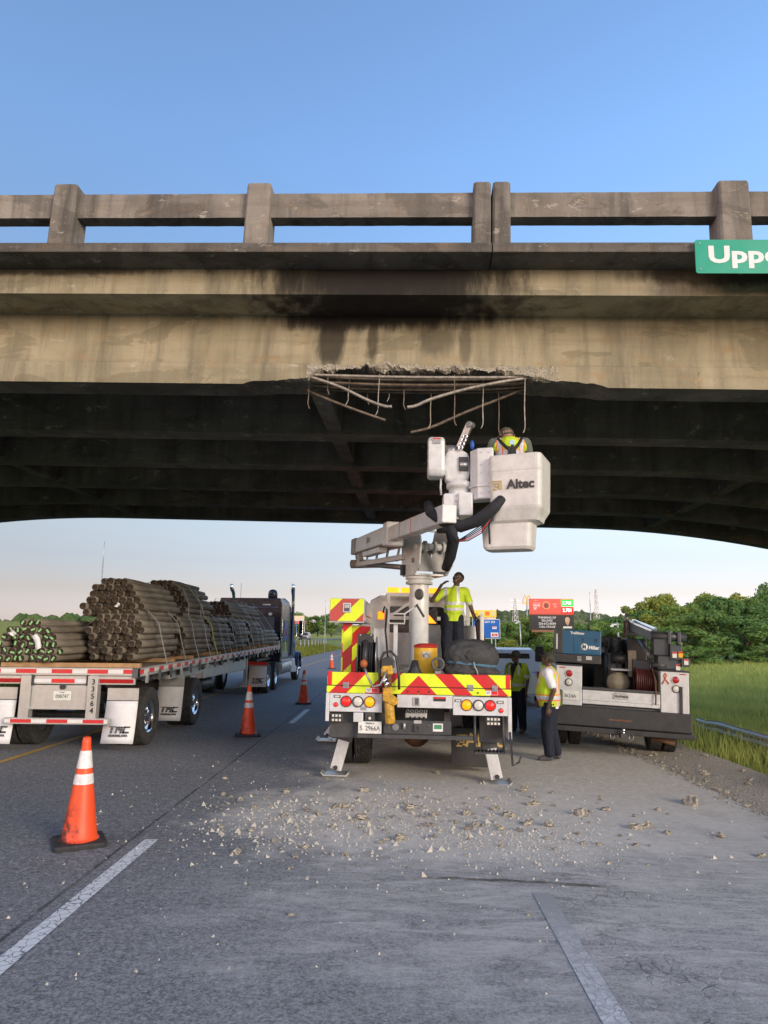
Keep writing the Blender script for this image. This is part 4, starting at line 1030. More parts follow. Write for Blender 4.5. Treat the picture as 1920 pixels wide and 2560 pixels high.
def mud_flap(parent, x0, x1, y, zt, zb, txt=True, skew=-.04, up=.2):
    o = MB().bx(x0, x1, y, y+.012, zt-up, zt).build('flap_hanger', M['alu'], parent, .003)
    f = MB(); n = 8; w = x1-x0
    rows = []
    for i in range(n+1):
        z = zt-up-.01+(zb-(zt-up))*i/n; k = (i/n)
        rows.append([(x0+skew*k, y-.004-.05*k*k, z), (x0+w*.5+skew*k*.6, y-.004-.03*k*k, z), (x1+skew*.6*k, y-.004-.05*k*k, z)])
    for r in rows: f.v += r
    for i in range(n):
        for j in range(2): f.f.append((i*3+j, (i+1)*3+j, (i+1)*3+j+1, i*3+j+1)); f.m.append(0); f.sm.append(True)
    q = f.build('mud_flap', M['flap'], o); q.modifiers.new('t', 'SOLIDIFY').thickness = .008
    if txt:
        xm = (x0+x1)/2+skew*.5; h = (zt-up)-zb
        z1 = zb+h*.30
        lg = MB()   # slanted block letters cut by thin lines
        s = w/.60
        for dx, parts in ((-.19, ((0, .13, .055, .075), (.04, .085, -.055, .055))), (-.055, ((0, .04, -.055, .075), (.09, .13, -.055, .075), (.045, .085, .0, .075))), (.085, ((0, .13, .045, .075), (0, .04, -.055, .075), (0, .13, -.055, -.02)))):
            for a, e, c, d in parts:
                for k in range(4):
                    z0_, z1_ = c+(d-c)*k/4, c+(d-c)*(k+.78)/4
                    lg.add([(xm+s*(dx+a+z0_*.25), y-.047, z1+s*z0_), (xm+s*(dx+e+z0_*.25), y-.047, z1+s*z0_), (xm+s*(dx+e+z1_*.25), y-.047, z1+s*z1_), (xm+s*(dx+a+z1_*.25), y-.047, z1+s*z1_)], [(0, 1, 2, 3)])
        lg.build('logo', M['blacklet'], o)
        text('DES MOINES, IOWA', .058*s, M['blacklet'], o, (xm, y-.054, zb+h*.175), bold=.002, sx=.72)
    return o
mud_flap(tr, .76, 1.285, .10, 1.03, .15)
mud_flap(tr, -1.285, -.76, .10, 1.03, .13)
mud_flap(tr, .70, 1.22, 2.90, 1.08, .20)
for y in (.93, 3.85):
    for s in (-1, 1):
        for x in (.80, 1.10): wheel(tr, (s*x, y, .50), .50, .27, s, 'alu')
    MB().cyl((-1.0, y, .50), (1.0, y, .50), .065, n=12).build('axle', M['bumper'], tr)
    MB().bx(-.6, .6, y-.5, y+.5, .75, .95).build('suspension', M['bumper'], tr)
for s in (-1, 1):
    bm = MB(); prof = [(2.2, 1.02), (4.7, 1.02), (5.5, .98), (9.4, 1.02), (11, 1.24), (14.2, 1.36), (14.2, 1.44), (9, 1.33), (2.2, 1.26)]
    bm.prism(prof, 'x', s*.62-.04, s*.62+.04).build('main_beam', M['alu'], tr)
    fb = MB(); fb.bx(s*1.10-.02, s*1.10+.02, 4.75, 9.6, .93, 1.235); fb.build('side_box_panel', M['alu'], tr, .006)
    MB().bx(s*1.1-.05, s*1.1+.05, 9.5, 9.6, .45, 1.3).build('landing_leg', M['alu'], tr, .006)
    MB().bx(s*1.1-.13, s*1.1+.13, 9.42, 9.68, .42, .45).build('landing_foot', M['alu'], tr)
MB().bx(.62, 1.14, 2.15, 4.6, 1.06, 1.25).build('wheel_well_panel', M['alu'], tr, .006)
for y in [i*1.2+.6 for i in range(12)]: MB().bx(-1.25, 1.25, y, y+.08, camber(y)-.22, camber(y)-.121).build('cross_member', M['darkgrey'], tr)
MB().bx(-1.28, 1.28, 14.55, 14.7, 1.56, 1.75).build('front_lip', M['alu'], tr)
MB().cyl((.85, 4.9, .75), (.85, 6.2, .75), .14, n=16).build('air_tank', M['black'], tr)
for i in range(8):      # winches under the right rail
    y = .9+i*1.75
    MB().cyl((1.18, y-.06, camber(y)-.22), (1.18, y+.06, camber(y)-.22), .05, n=10).build('strap_winch', M['black'], tr)

# ------------------------------------------------------------------ bundles of posts
def post_mats():
    t = NT('post_bark')
    v = t.mapv((6, .6, 6))
    c = t.mix(t.ramp(t.noise(1.5, 6, v, .65), [(.3, 0), (.7, 1)]), (.15, .13, .105), (.36, .32, .265))
    c = t.mix(t.math('MULTIPLY', t.ramp(t.noise(4, 5), [(.45, 0), (.7, 1)]), .6), c, (.055, .046, .036))
    oi = t.n.new('ShaderNodeObjectInfo')
    c = t.mix(t.math('MULTIPLY', oi.outputs['Random'], .40), c, (.07, .055, .042))
    t.bump(t.noise(9, 5, v), .6, .02); m1 = t.fin(c, .9, spec=.15)
    t = NT('post_end_grain')
    c = t.mix(t.ramp(t.noise(14, 5), [(.35, 0), (.7, 1)]), (.022, .018, .015), (.075, .057, .042))
    t.bump(t.noise(40, 4), .5, .01); m2 = t.fin(c, .9, spec=.1)
    return [m1, m2]
PM = post_mats()
post_meshes = []
for k in range(6):
    b = MB(); n = 12; rng = random.Random(50+k); rings = []
    for i in range(7):
        y = i/6.0; r = .067*(1+.05*rng.uniform(-1, 1))*(.90 if i in (0, 6) else 1)
        bx_, bz_ = .006*rng.uniform(-1, 1), .006*rng.uniform(-1, 1)
        rings.append([(bx_+r*math.cos(2*math.pi*j/n), y if i not in (1, 5) else (.012 if i == 1 else .988), bz_+r*math.sin(2*math.pi*j/n)) for j in range(n)])
    loft(rings, mb=b)
    for i in range(len(b.f)):
        b.sm[i] = len(b.f[i]) == 4
        if len(b.f[i]) > 4: b.m[i] = 1
    post_meshes.append(b.mesh('post', PM))
M['tagw'] = mat('paper_tag', (.62, .63, .64), .6, var=.1)
M['tagg'] = mat('green_tag', (.20, .42, .16), .6, var=.15)
def bundle(cx, y0, z0, rows, L, label, yaw=0, tags=False, tilt=0, seed=1, jit=.05):
    rng = random.Random(seed)
    rt = empty('post_bundle', (tr.location.x+cx, tr.location.y+y0, z0), (tilt, 0, yaw), label, 'timber bundle')
    D = .134; k = 0
    for r, n in enumerate(rows):
        for i in range(n):
            if rng.random() < .02 and r > 0: continue
            x = (i-(n-1)/2)*D*1.01 + rng.uniform(-.010, .010)
            z = .066 + r*D*.885 + rng.uniform(-.006, .006)
            dy = rng.uniform(-jit, jit)
            o = link('post', post_meshes[rng.randrange(6)], rt)
            s = rng.uniform(.90, 1.08)
            o.location = (x, dy, z); o.scale = (s, L+rng.uniform(-.04, .04), s); o.rotation_euler = (rng.uniform(-.012, .012), 0, rng.uniform(-.012, .012))
            if tags:
                tg = MB().bx(-.016, .016, -.004, 0, -.036, .036).build('tag', M['tagg'], rt)
                tg.location = (x+rng.uniform(-.02, .02), dy-.012, z+rng.uniform(-.02, .02)); tg.rotation_euler = (0, rng.uniform(-1.6, 1.6), 0)
                k += 1
    return rt
def dz(y): return camber(y)+.085
def dunnage(y0, L):
    for y in (y0+.08, y0+L-.35):
        o = MB().bx(tr.location.x-1.2, tr.location.x+1.2, 11.9+y, 11.9+y+.10, camber(y)+.002, camber(y)+.078).build('dunnage_beam', M['wood'], None, .004)
        yield o
R8 = [7, 8, 7, 8, 7, 6, 5]; R7 = [7, 8, 7, 6, 5]
bundle(-.72, .22, dz(.3), [8, 9, 8, 7, 6, 3], 2.3, 'post bundle at the trailer tail with green tags stapled to its ends', tags=True, seed=3)
bundle(.45, 1.0, dz(1.1), [6, 7, 8, 7, 8, 7, 5], 2.2, 'untagged lower post bundle nearest the trailer tail beside the tagged one', seed=4, jit=.09)
bundle(.52, 3.40, dz(3.5), R8, 2.25, 'second lower post bundle from the trailer tail under a yellow strap', seed=5, jit=.07)
bundle(.52, 5.80, dz(5.9), R8, 2.2, 'third lower post bundle from the trailer tail on the near side', seed=6)
bundle(.52, 8.15, dz(8.2), R8, 2.1, 'fourth lower post bundle from the trailer tail on the near side', seed=7)
bundle(.55, 10.45, dz(10.5), [7, 8, 7, 8, 7, 6], 1.95, 'fifth lower post bundle from the trailer tail, under the dark slanting one', seed=8)
bundle(.62, 12.6, dz(12.7), [6, 6, 5, 4], 1.8, 'short post bundle nearest the blue cab with angled ends', yaw=rad(-9), seed=9)
bundle(-.72, 3.0, dz(3.1), [8, 9, 8, 7, 6], 2.3, 'post bundle behind the tagged one on the far side of the trailer', seed=13)
bundle(.22, 1.35, dz(1.4)+.80, [8, 9, 8, 7, 6, 4], 2.25, 'top post bundle nearest the trailer tail with one white tag', seed=10, jit=.06)
bundle(.30, 3.85, dz(3.9)+.80, [8, 9, 9, 8, 7, 6, 4], 2.25, 'top post bundle in the middle of the load', seed=11)
bundle(-.05, 10.3, dz(10.6)+.78, [7, 8, 7, 6, 4], 2.2, 'dark top post bundle slanting in front of the blue cab', yaw=rad(-14), seed=12, tilt=rad(-2))
_dn = [('near the trailer tail', .22, 2.3), ('under the second bundle', 3.4, 2.25), ('under the third bundle', 5.8, 2.2), ('under the fourth bundle', 8.15, 2.1), ('under the fifth bundle', 10.45, 1.95), ('next to the cab', 12.6, 1.8)]
for wh, y0, L in _dn:
    for o in dunnage(y0, L): tag(o, 'rough timber bearer lying across the trailer deck ' + wh, 'timber', 'timber bearers on the trailer deck')
# paper tags on the end faces
for (x, y, z, w, h, a, lb) in ((-.95, .12, 1.92, .10, .08, .6, 'small white paper label stapled to the tagged post bundle'), (-.52, .11, 1.78, .10, .26, -.5, 'long torn white paper label hanging on the tagged post bundle'), (.38, 1.20, 2.46, .06, .09, .3, 'white paper label on the top bundle near the trailer tail')):
    n = 5; p = MB()
    for i in range(n+1):
        t_ = i/n
        p.v += [(-w/2+.02*math.sin(t_*5), -.012*math.sin(t_*7), h/2-h*t_), (w/2+.02*math.sin(t_*5), -.012*math.sin(t_*7+.6), h/2-h*t_)]
    for i in range(n): p.f.append((2*i, 2*i+2, 2*i+3, 2*i+1)); p.m.append(0); p.sm.append(True)
    o = p.build('paper_label', M['tagw'], None, loc=(tr.location.x+x, tr.location.y+y, z), rot=(0, a, 0)); o.modifiers.new('t', 'SOLIDIFY').thickness = .002
    tag(o, lb, 'label')
# cargo straps
M['web'] = mat('grey_webbing', (.30, .29, .27), .7, var=.15, scale=12)
M['webyel'] = mat('yellow_webbing', (.45, .42, .08), .7, var=.15, scale=12)
def strap(y, pts, m, label, w=.05):
    b = MB(); P_ = [Vector((x, yy, z)) for x, yy, z in pts]
    for p in P_: b.v += [(p.x, p.y-w/2, p.z), (p.x, p.y+w/2, p.z)]
    for i in range(len(P_)-1): b.f.append((2*i, 2*i+1, 2*i+3, 2*i+2)); b.m.append(0); b.sm.append(False)
    o = b.build('cargo_strap', m, None, loc=(tr.location.x, tr.location.y, 0)); o.modifiers.new('t', 'SOLIDIFY').thickness = .005
    return tag(o, label, 'strap', 'cargo straps over the load')
def over(y, top, slant=0, cx=.52, hw=.58):
    d = camber(y); zz = d+.085
    if top:
        return [(1.30, y-.05, d-.12), (1.27, y, d+.02), (1.14, y, zz+.35), (1.08, y, zz+.66), (.96, y+slant*.3, zz+.85), (.94, y+slant*.5, zz+1.1), (.74, y+slant, zz+1.50), (.25, y+slant, zz+1.66), (-.25, y+slant, zz+1.55), (-1.27, y+slant, d+.02)]
    return [(1.30, y-.05, d-.12), (1.27, y, d+.02), (1.15, y, zz+.36), (1.06, y+slant*.4, zz+.68), (.82, y+slant, zz+.92), (.3, y+slant, zz+.94), (-.1, y+slant, zz+.8), (-1.27, y+slant, d+.02)]
_pos = [('first', 1.55, 0), ('second', 2.75, 0), ('third', 3.75, 1), ('fourth', 4.75, 1), ('sixth', 6.2, 0), ('seventh', 6.9, 0), ('eighth', 7.6, 0), ('ninth', 8.5, 0), ('tenth', 9.3, 0), ('eleventh', 10.0, 0)]
for nm, y, top in _pos:
    strap(y, over(y, top, .25 if top else .06), M['web'], nm + ' grey cargo strap along the load counted from the trailer tail')
strap(5.4, over(5.4, 1, -.9), M['webyel'], 'yellow cargo strap slanting over the top bundles')
for nm, y in (('first', 10.8), ('second', 11.6), ('third', 12.2), ('last', 13.6)):
    d = camber(y)
    strap(y, [(1.30, y, d-.1), (1.27, y, d+.02), (1.14, y+.1, d+.62), (.80, y+.2, d+1.08), (.35, y+.3, d+1.52), (-.3, y+.3, d+1.60), (-1.2, y+.3, d)], M['web'], nm + ' grey cargo strap over the bundles in front of the cab')
# ------------------------------------------------------------------ tractor unit
M['blue'] = mat('dark_blue_truck_paint', (.012, .020, .075), .22, var=.1, scale=2)
M['bluedk'] = mat('blue_black_truck_paint', (.006, .008, .020), .25, var=.1, scale=2)
M['mirrorside'] = mat('polished_door_panel', (.30, .33, .36), .10, .9, var=.08, scale=2)
tk = empty('semi_tractor', (-5.52, 26.95, 0), (0, 0, 0), 'dark blue sleeper cab semi tractor with chrome stacks pulling the post trailer', 'truck')
for y in (-2.3, -.78):
    for s in (-1, 1):
        for x in (.80, 1.10): wheel(tk, (s*x, y, .50), .50, .27, s, 'alu')
for s in (-1, 1): wheel(tk, (s*1.05, 5.4, .50), .50, .28, s, 'alu')
for x in (-.45, .36): MB().bx(x, x+.09, -3.2, 6.0, .80, 1.06).build('frame_rail', M['black'], tk)
MB().bx(-.9, .9, -2.9, -.2, 1.06, 1.14).build('fifth_wheel', M['black'], tk)
for s in (-1, 1): mud_flap(tk, s*.98-.30, s*.98+.30, -3.05, 1.05, .26, s > 0, up=.12, skew=0)
MB().bx(-1.28, 1.28, -3.08, -3.04, .96, 1.06).build('rear_light_bar', M['redtape'], tk)
sl = MB()
ring = [(-1.22, .98), (-1.24, 1.4), (-1.22, 3.15), (-1.14, 3.36), (1.14, 3.36), (1.22, 3.15), (1.24, 1.4), (1.22, .98)]
loft([[(x, .03, z) for x, z in ring], [(x, 1.9, z+.02) for x, z in ring], [(x*.99, 2.6, .98+(z-.98)*.97) for x, z in ring]], mb=sl)
slo = sl.build('sleeper', M['bluedk'], tk, .02)
MB().bx(-1.0, .95, -.02, .03, 1.2, 2.65).build('back_wall_panel', M['darkgrey'], slo, .02)
MB().bx(-1.0, 1.05, -.03, .029, 2.95, 3.05).build('back_rib', M['blue'], slo, .01)
MB().bx(.72, .86, -.03, -.021, 2.70, 2.80).build('lamp', M['plate'], slo)
MB().bx(.5, .8, -.034, -.01, 3.08, 3.13).build('lamp', M['lampwhite'], slo)
MB().bx(1.241, 1.25, .15, 1.7, 1.12, 2.55).build('side_panel', M['mirrorside'], slo, .02)
o = MB().prism([(.25, 1.75), (1.5, 1.75), (1.5, 2.5), (.7, 2.5)], 'x', 1.251, 1.256).build('side_graphic', mat('bright_blue_paint', (.02, .05, .32), .25), slo)
text('M', .36, mat('red_lettering', (.45, .03, .02), .4), o, (1.259, 1.15, 2.05), (rad(90), 0, rad(90)), bold=.01)
MB().bx(1.2505, 1.262, 1.0, 1.12, 1.3, 1.72).build('door_trim', M['chrome'], slo)
fr = MB()
loft([[(x, 1.4, z) for x, z in [(-1.15, 3.36), (-1.12, 3.42), (1.12, 3.42), (1.15, 3.36)]], [(x, 2.5, z) for x, z in [(-1.15, 3.30), (-1.0, 3.40), (1.0, 3.40), (1.15, 3.30)]]], mb=fr)
fr.build('roof_cap', M['bluedk'], slo)
cb = MB(); ring2 = [(-1.18, 1.0), (-1.20, 1.5), (-1.10, 2.75), (-.95, 2.88), (.95, 2.88), (1.10, 2.75), (1.20, 1.5), (1.18, 1.0)]
loft([[(x, 2.6, z) for x, z in ring2], [(x, 4.0, z) for x, z in ring2], [(x*.98, 4.4, 1.0+(z-1.0)*.55) for x, z in ring2], [(x*.72, 6.3, 1.0+(z-1.0)*.42) for x, z in ring2]], mb=cb)
cbo = cb.build('cab', M['blue'], tk, .02)
MB().bx(1.195, 1.215, 2.8, 3.95, 1.15, 1.75).build('door', M['blue'], cbo, .02)
MB().bx(1.14, 1.19, 2.85, 3.9, 1.85, 2.6).build('door_window', M['darkglass'], cbo)
MB().bx(-.95, .95, 4.02, 4.08, 1.95, 2.7).build('windscreen', M['darkglass'], cbo)
MB().bx(1.0, 1.27, .05, 2.5, .96, 1.02).build('skirt_trim', M['chrome'], tk)
MB().cyl((.98, .2, .74), (.98, 2.9, .74), .30, n=28).build('fuel_tank', M['alu'], tk)
for y in (.6, 1.5, 2.4): MB().lathe([(.302, -.03), (.31, -.03), (.31, .03), (.302, .03)], c=(.98, y, .74), axis='y', n=28, close=True).build('tank_strap', M['chrome'], tk)
MB().prism([(2.9, .45), (4.3, .40), (4.4, .62), (3.9, .72), (3.7, 1.0), (2.9, 1.0)], 'x', .85, 1.26).build('step_box', M['white'], tk, .03)
for s in (-1, 1):
    fe = MB(); n = 14
    arc = [(5.4+.66*math.cos(math.pi*i/n), .55+.72*math.sin(math.pi*i/n)) for i in range(n+1)]
    arc2 = [(5.4+.60*math.cos(math.pi*i/n), .55+.64*math.sin(math.pi*i/n)) for i in range(n+1)]
    fe.prism(arc+arc2[::-1], 'x', s*.86, s*1.25)
    fe.build('fender', M['blue'], tk)
    stx = s*1.26
    MB().tube([(stx, 2.72, 1.1), (stx, 2.72, 3.35), (stx, 2.70, 3.55), (stx, 2.60, 3.72), (stx+s*.02, 2.42, 3.84), (stx+s*.04, 2.30, 4.02)], [.065, .065, .066, .075, .085, .075], 16).build('exhaust_stack', M['chrome'], tk)
    MB().tube([(s*1.20, 3.95, 1.5), (s*1.26, 3.95, 1.55), (s*1.26, 3.95, 2.55)], .02, 8).build('grab_rail', M['chrome'], tk)
    mr = MB().bx(s*1.42-.09, s*1.42+.09, 4.15, 4.27, 1.98, 2.62).build('mirror', M['chrome'], tk, .03)
    MB().bx(s*1.42-.075, s*1.42+.075, 4.14, 4.149, 2.05, 2.58).build('mirror_glass', M['darkglass'], mr)
    MB().bar((s*1.16, 4.2, 2.02), (s*1.4, 4.2, 1.97), .06, .05).build('mirror_arm', M['black'], mr)
    MB().bx(s*1.42-.08, s*1.42+.08, 4.14, 4.28, 1.88, 1.96).build('spot_mirror', M['black'], mr)
    MB().cyl((s*1.08, 5.4, .5), (s*1.30, 5.4, .5), .12, .06, n=16).build('hub_cap', M['chrome'], tk)
MB().bx(-1.22, 1.22, 6.35, 6.6, .45, .85).build('front_bumper', M['chrome'], tk, .04)
MB().lathe([(.001, 3.36), (.17, 3.36), (.185, 3.42), (.185, 3.52), (.17, 3.62), (.12, 3.69), (.001, 3.72)], c=(.78, .45, 0), n=24).build('antenna_dome', M['bluedk'], tk)
for x in (-.95, 1.22): MB().cyl((x, 2.6, 2.8), (x, 2.62, 4.12), .008, n=6).build('whip_aerial', M['black'], tk)
MB().tube([(.35, -.4, 1.15), (.5, -1.2, 1.0), (.55, -2.0, 1.25), (.4, -2.6, 1.5)], .022, 8).build('air_line', M['blackhose'], tk)
MB().bx(.62, .82, -.6, -.3, 1.15, 1.50).build('deck_box', M['alu'], tk, .01)
# mast with a whip on the far side of the load
# ------------------------------------------------------------------ traffic cones
def cone_mats():
    t = NT('cone_orange')
    x_, y_, z_ = t.xyz()
    d = t.math('MULTIPLY', t.step(t.math('ADD', t.math('MULTIPLY', x_, 3.0), t.math('MULTIPLY', t.math('SUBTRACT', t.noise(8, 7, rough=.7), .5), 2.4)), -.05, -.55), t.step(z_, .6, .15))
    c = t.mix(t.noise(5, 4), (.70, .055, .012), (.80, .09, .02))
    c = t.mix(t.math('MULTIPLY', d, .95), c, (.03, .015, .012))
    c = t.mix(t.ramp(t.noise(24, 6, t.mapv((3, 3, .5)), .7), [(.60, 0), (.72, .6)]), c, (.10, .02, .01))
    a = t.fin(c, .5)
    t = NT('cone_sleeve')
    c = t.mix(t.ramp(t.noise(12, 7, rough=.7), [(.42, 0), (.75, .7)]), (.68, .67, .66), (.36, .32, .30))
    b = t.fin(c, .4)
    return a, b, mat('cone_base_rubber', (.02, .021, .023), .75, var=.3, dirt=.3, scale=8)
CO, CS, CB = cone_mats()
def make_cone(label, loc, rotz, H=.955):
    rt = empty('traffic_cone', loc, (0, 0, rotz), label, 'traffic cone', 'traffic cones along the lane line')
    k = H/.955
    b = MB(); loft([[(x*k, y*k, z*k) for x, y in rrect_c(0, 0, w, w, .05)] for z, w in ((0, .45), (.03, .46), (.045, .445), (.05, .32))], mb=b); b.build('base', CB, rt)
    r = lambda z: (.158-(.158-.032)*(z-.05)/(.94-.05))
    b = MB(); prof = [(r(.05)+.02, .048), (r(.06), .075), (r(.2), .2), (r(.4), .4), (r(.55), .55), (r(.80), .80), (r(.88), .88), (r(.90)+.004, .895), (r(.92)+.006, .91), (r(.93)+.002, .945), (.020, .955), (.018, .93)]
    b.lathe([(q*k, z*k) for q, z in prof], n=36); b.build('body', CO, rt)
    for a, e in ((.535, .625), (.675, .83)):
        b = MB(); b.lathe([((r(a)+.003)*k, a*k), ((r(e)+.003)*k, e*k)], n=36); b.f = [f for f in b.f if len(f) == 4]; b.m = b.m[:len(b.f)]; b.sm = b.sm[:len(b.f)]
        b.build('reflective_sleeve', CS, rt)
    return rt
make_cone('nearest orange traffic cone, scuffed black, beside the white lane dash', (-2.90, 6.86, 0), .5)
make_cone('middle orange traffic cone in front of the trailer side', (-2.83, 14.1, 0), .3)
make_cone('orange traffic cone near the blue semi cab front wheel', (-2.60, 20.8, 0), .1)
make_cone('farthest tiny orange cone up the road left of the bucket truck', (-3.80, 43.6, 0), .2)
# ------------------------------------------------------------------ service truck on the shoulder
sv = empty('service_truck', (3.86, 12.43, -.06), (0, rad(2.6), rad(-10)), 'white service body truck with folded crane parked on the shoulder', 'truck')
SW = 1.09
MB().bx(-SW, -.655, 0, .05, .80, 1.47).build('rear_panel', M['white'], sv, .012)
MB().bx(.635, SW, 0, .05, .78, 1.47).build('rear_panel', M['white'], sv, .012)
MB().bx(-SW, -.66, .051, 3.1, .80, 1.465).build('side_cabinet', M['white'], sv, .012)
MB().bx(.64, SW, .051, 3.1, .60, 1.465).build('side_cabinet', M['white'], sv, .012)
MB().bx(-SW-.01, -.65, -.01, 3.11, 1.466, 1.49).build('cabinet_cap', M['black'], sv, .004)
MB().bx(.63, SW+.015, -.01, 3.11, 1.466, 1.49).build('cabinet_cap', M['black'], sv, .004)
for s in (-1, 1):
    lamp(sv, (s*.875, 0, 1.335), .058, M['lampredoff'], M['white'], d=.015)
    lamp(sv, (s*.88, 0, 1.185), .055, M['lampwhite'], M['black'], d=.015)
    MB().bx(s*.99-.05, s*.99+.05, -.008, 0, 1.425, 1.44).build('marker_lamp', M['lampredoff'], sv)
# ribbon decal
rb = MB().tube([(.66, -.004, 1.255), (.70, -.004, 1.33), (.735, -.004, 1.40), (.71, -.004, 1.435), (.685, -.004, 1.40), (.72, -.004, 1.33), (.765, -.004, 1.26)], .012, 4).build('ribbon_decal', mat('orange_ribbon', (.45, .12, .05), .5), sv)
tg_ = MB().bx(-.648, .628, .012, .045, .84, 1.075).build('tailgate', M['white'], sv, .01)
MB().bx(-.66, .64, -.005, .09, 1.077, 1.125).build('gate_cap', M['bumper'], tg_, .01)
MB().bx(-.648, .628, .0, .012, .905, .93).build('gate_rib', M['white'], tg_, .008)
MB().bx(-.10, .09, -.006, .0, 1.045, 1.065).build('gate_handle', M['alu'], tg_)
nb = MB().prism(rrect(.25, .085, .02), 'y', -.006, .011, M=Matrix.Translation((-.13, 0, .955))).build('badge', M['alu'], tg_)
text('KNAPHEIDE', .052, M['blacklet'], nb, (-.005, -.008, .997), bold=.002, sx=.8)
plate(sv, (-.86, -.012, .965), '3624A', '', size=.09)
bl = MB().bx(-1.11, 1.11, -.10, .06, .48, .79).build('rear_bumper', M['black'], sv, .015)
MB().bx(-1.10, 1.14, -.16, .0, .385, .47).build('bumper_step', M['black'], sv, .01)
MB().bx(-.22, .15, -.104, -.1, .60, .625).build('bumper_slot', M['rust'], bl)
MB().cyl((-.36, -.103, .58), (-.36, -.1, .58), .03, n=14).build('trailer_socket', M['black'], bl)
ht = MB().bx(-.05, .05, -.26, .0, .34, .42).build('hitch', M['bumper'], sv, .006)
MB().lathe([(.001, .50), (.022, .495), (.028, .475), (.022, .45), (.014, .42), (.03, .42)], c=(0, -.23, 0), n=16).build('tow_ball', M['chrome'], ht)
for x in (-.17, .13): MB().tube([(x-.03, -.16, .40), (x-.035, -.165, .34), (x, -.165, .31), (x+.035, -.165, .34), (x+.03, -.16, .40)], .008, 6).build('chain_loop', M['steel'], ht)
MB().bx(.93, .98, -.03, .0, .50, 1.23).build('grab_bar', M['black'], sv, .004)
v = MB().bx(-1.12, -.99, -.24, -.05, .79, 1.06).build('vice', M['darkgrey'], sv, .02)
MB().cyl((-1.055, -.26, .95), (-1.055, -.20, .95), .018, n=10).build('vice_screw', M['alu'], v); MB().tube([(-1.06, -.265, .95), (-1.07, -.27, .80)], .008, 6).build('vice_handle', M['alu'], v)
MB().bx(-.64, .62, .1, 3.0, .75, .82).build('bed_floor', M['darkgrey'], sv)
MB().bx(-.64, .62, 2.95, 3.1, .82, 1.95).build('bed_front', M['black'], sv)
# tank, boxes, reel in the bed
MB().ell((.02, .55, 1.20), (.20, .22, .20), 24, 16).build('round_tank', mat('buff_tank', (.28, .25, .18), .5, dirt=.4), sv)
MB().bx(-.12, .22, .4, .8, 1.42, 1.45).build('tank_shelf', M['grey'], sv)
MB().bx(.26, .62, 1.2, 2.0, .82, 2.0).build('black_cabinet', M['black'], sv, .02)
MB().bx(.24, .38, .9, 1.0, 1.30, 1.78).build('worn_panel', mat('buff_panel', (.42, .37, .26), .6, dirt=.6, dirtcol=(.08, .05, .03)), sv)
MB().bx(-.12, .16, 1.0, 1.6, .82, 1.72).build('compressor', M['darkgrey'], sv, .04)
MB().bx(-.30, .22, 1.7, 2.6, .82, 2.02).build('engine_box', M['black'], sv, .03)
MB().bx(.30, .60, .75, 1.15, .82, 1.62).build('tool_crate', M['darkgrey'], sv, .02)
MB().lathe([(.10, 1.72), (.12, 1.80), (.12, 1.95), (.08, 2.0)], c=(.05, 1.3, 0), n=16).build('oil_drum', M['black'], sv)
for i in range(4): MB().tube([(-.25+.15*i, 1.1, 1.7), (-.2+.16*i, 1.0, 1.9-.05*i), (-.1+.15*i, .9, 1.6), (-.15+.17*i, .85, 1.3)], .018, 6).build('hanging_hose', M['blackhose'], sv)
MB().cyl((-.05, .95, 1.62), (.2, .95, 1.62), .09, n=16).build('motor', M['black'], sv)
MB().lathe([(.16, 1.70), (.16, 1.76), (.12, 1.80), (.05, 1.82)], c=(-.18, 1.5, 0), n=16).build('air_filter', M['grey'], sv)
for i in range(5): MB().tube([(-.6+.12*i, .3, .83), (-.55+.11*i, .34, 1.0+.05*(i % 3)), (-.4+.08*i, .5, 1.1), (-.3+.1*i, .9, .9)], .016, 6).build('cable', (M['blackhose'], M['rust'], M['darkgrey'])[i % 3], sv)
rh = MB().lathe([(.05, -.12), (.16, -.12), (.16, .12), (.05, .12)], c=(.42, .35, 1.27), axis='x', n=32, close=True).build('hose_reel', M['rust'], sv)
for x in (.28, .56): MB().lathe([(.15, -.01), (.235, -.01), (.235, .01), (.15, .01)], c=(x, .35, 1.27), axis='x', n=32, close=True).build('flange', mat('dark_red_paint', (.06, .010, .010), .5), rh)
for i in range(7): MB().lathe([(.19+.016*math.cos(a), .31+i*.035+.016*math.sin(a)) for a in [k*math.pi/3 for k in range(6)]], c=(0, .35, 1.27), axis='x', n=32, close=True).build('hose_turn', mat('dark_red_hose', (.065, .011, .010), .6), rh)
MB().tube([(.52, .15, 1.5), (.56, .02, 1.3), (.55, -.03, 1.0), (.545, -.03, .90)], .012, 6).build('hose_end', M['rust'], rh)
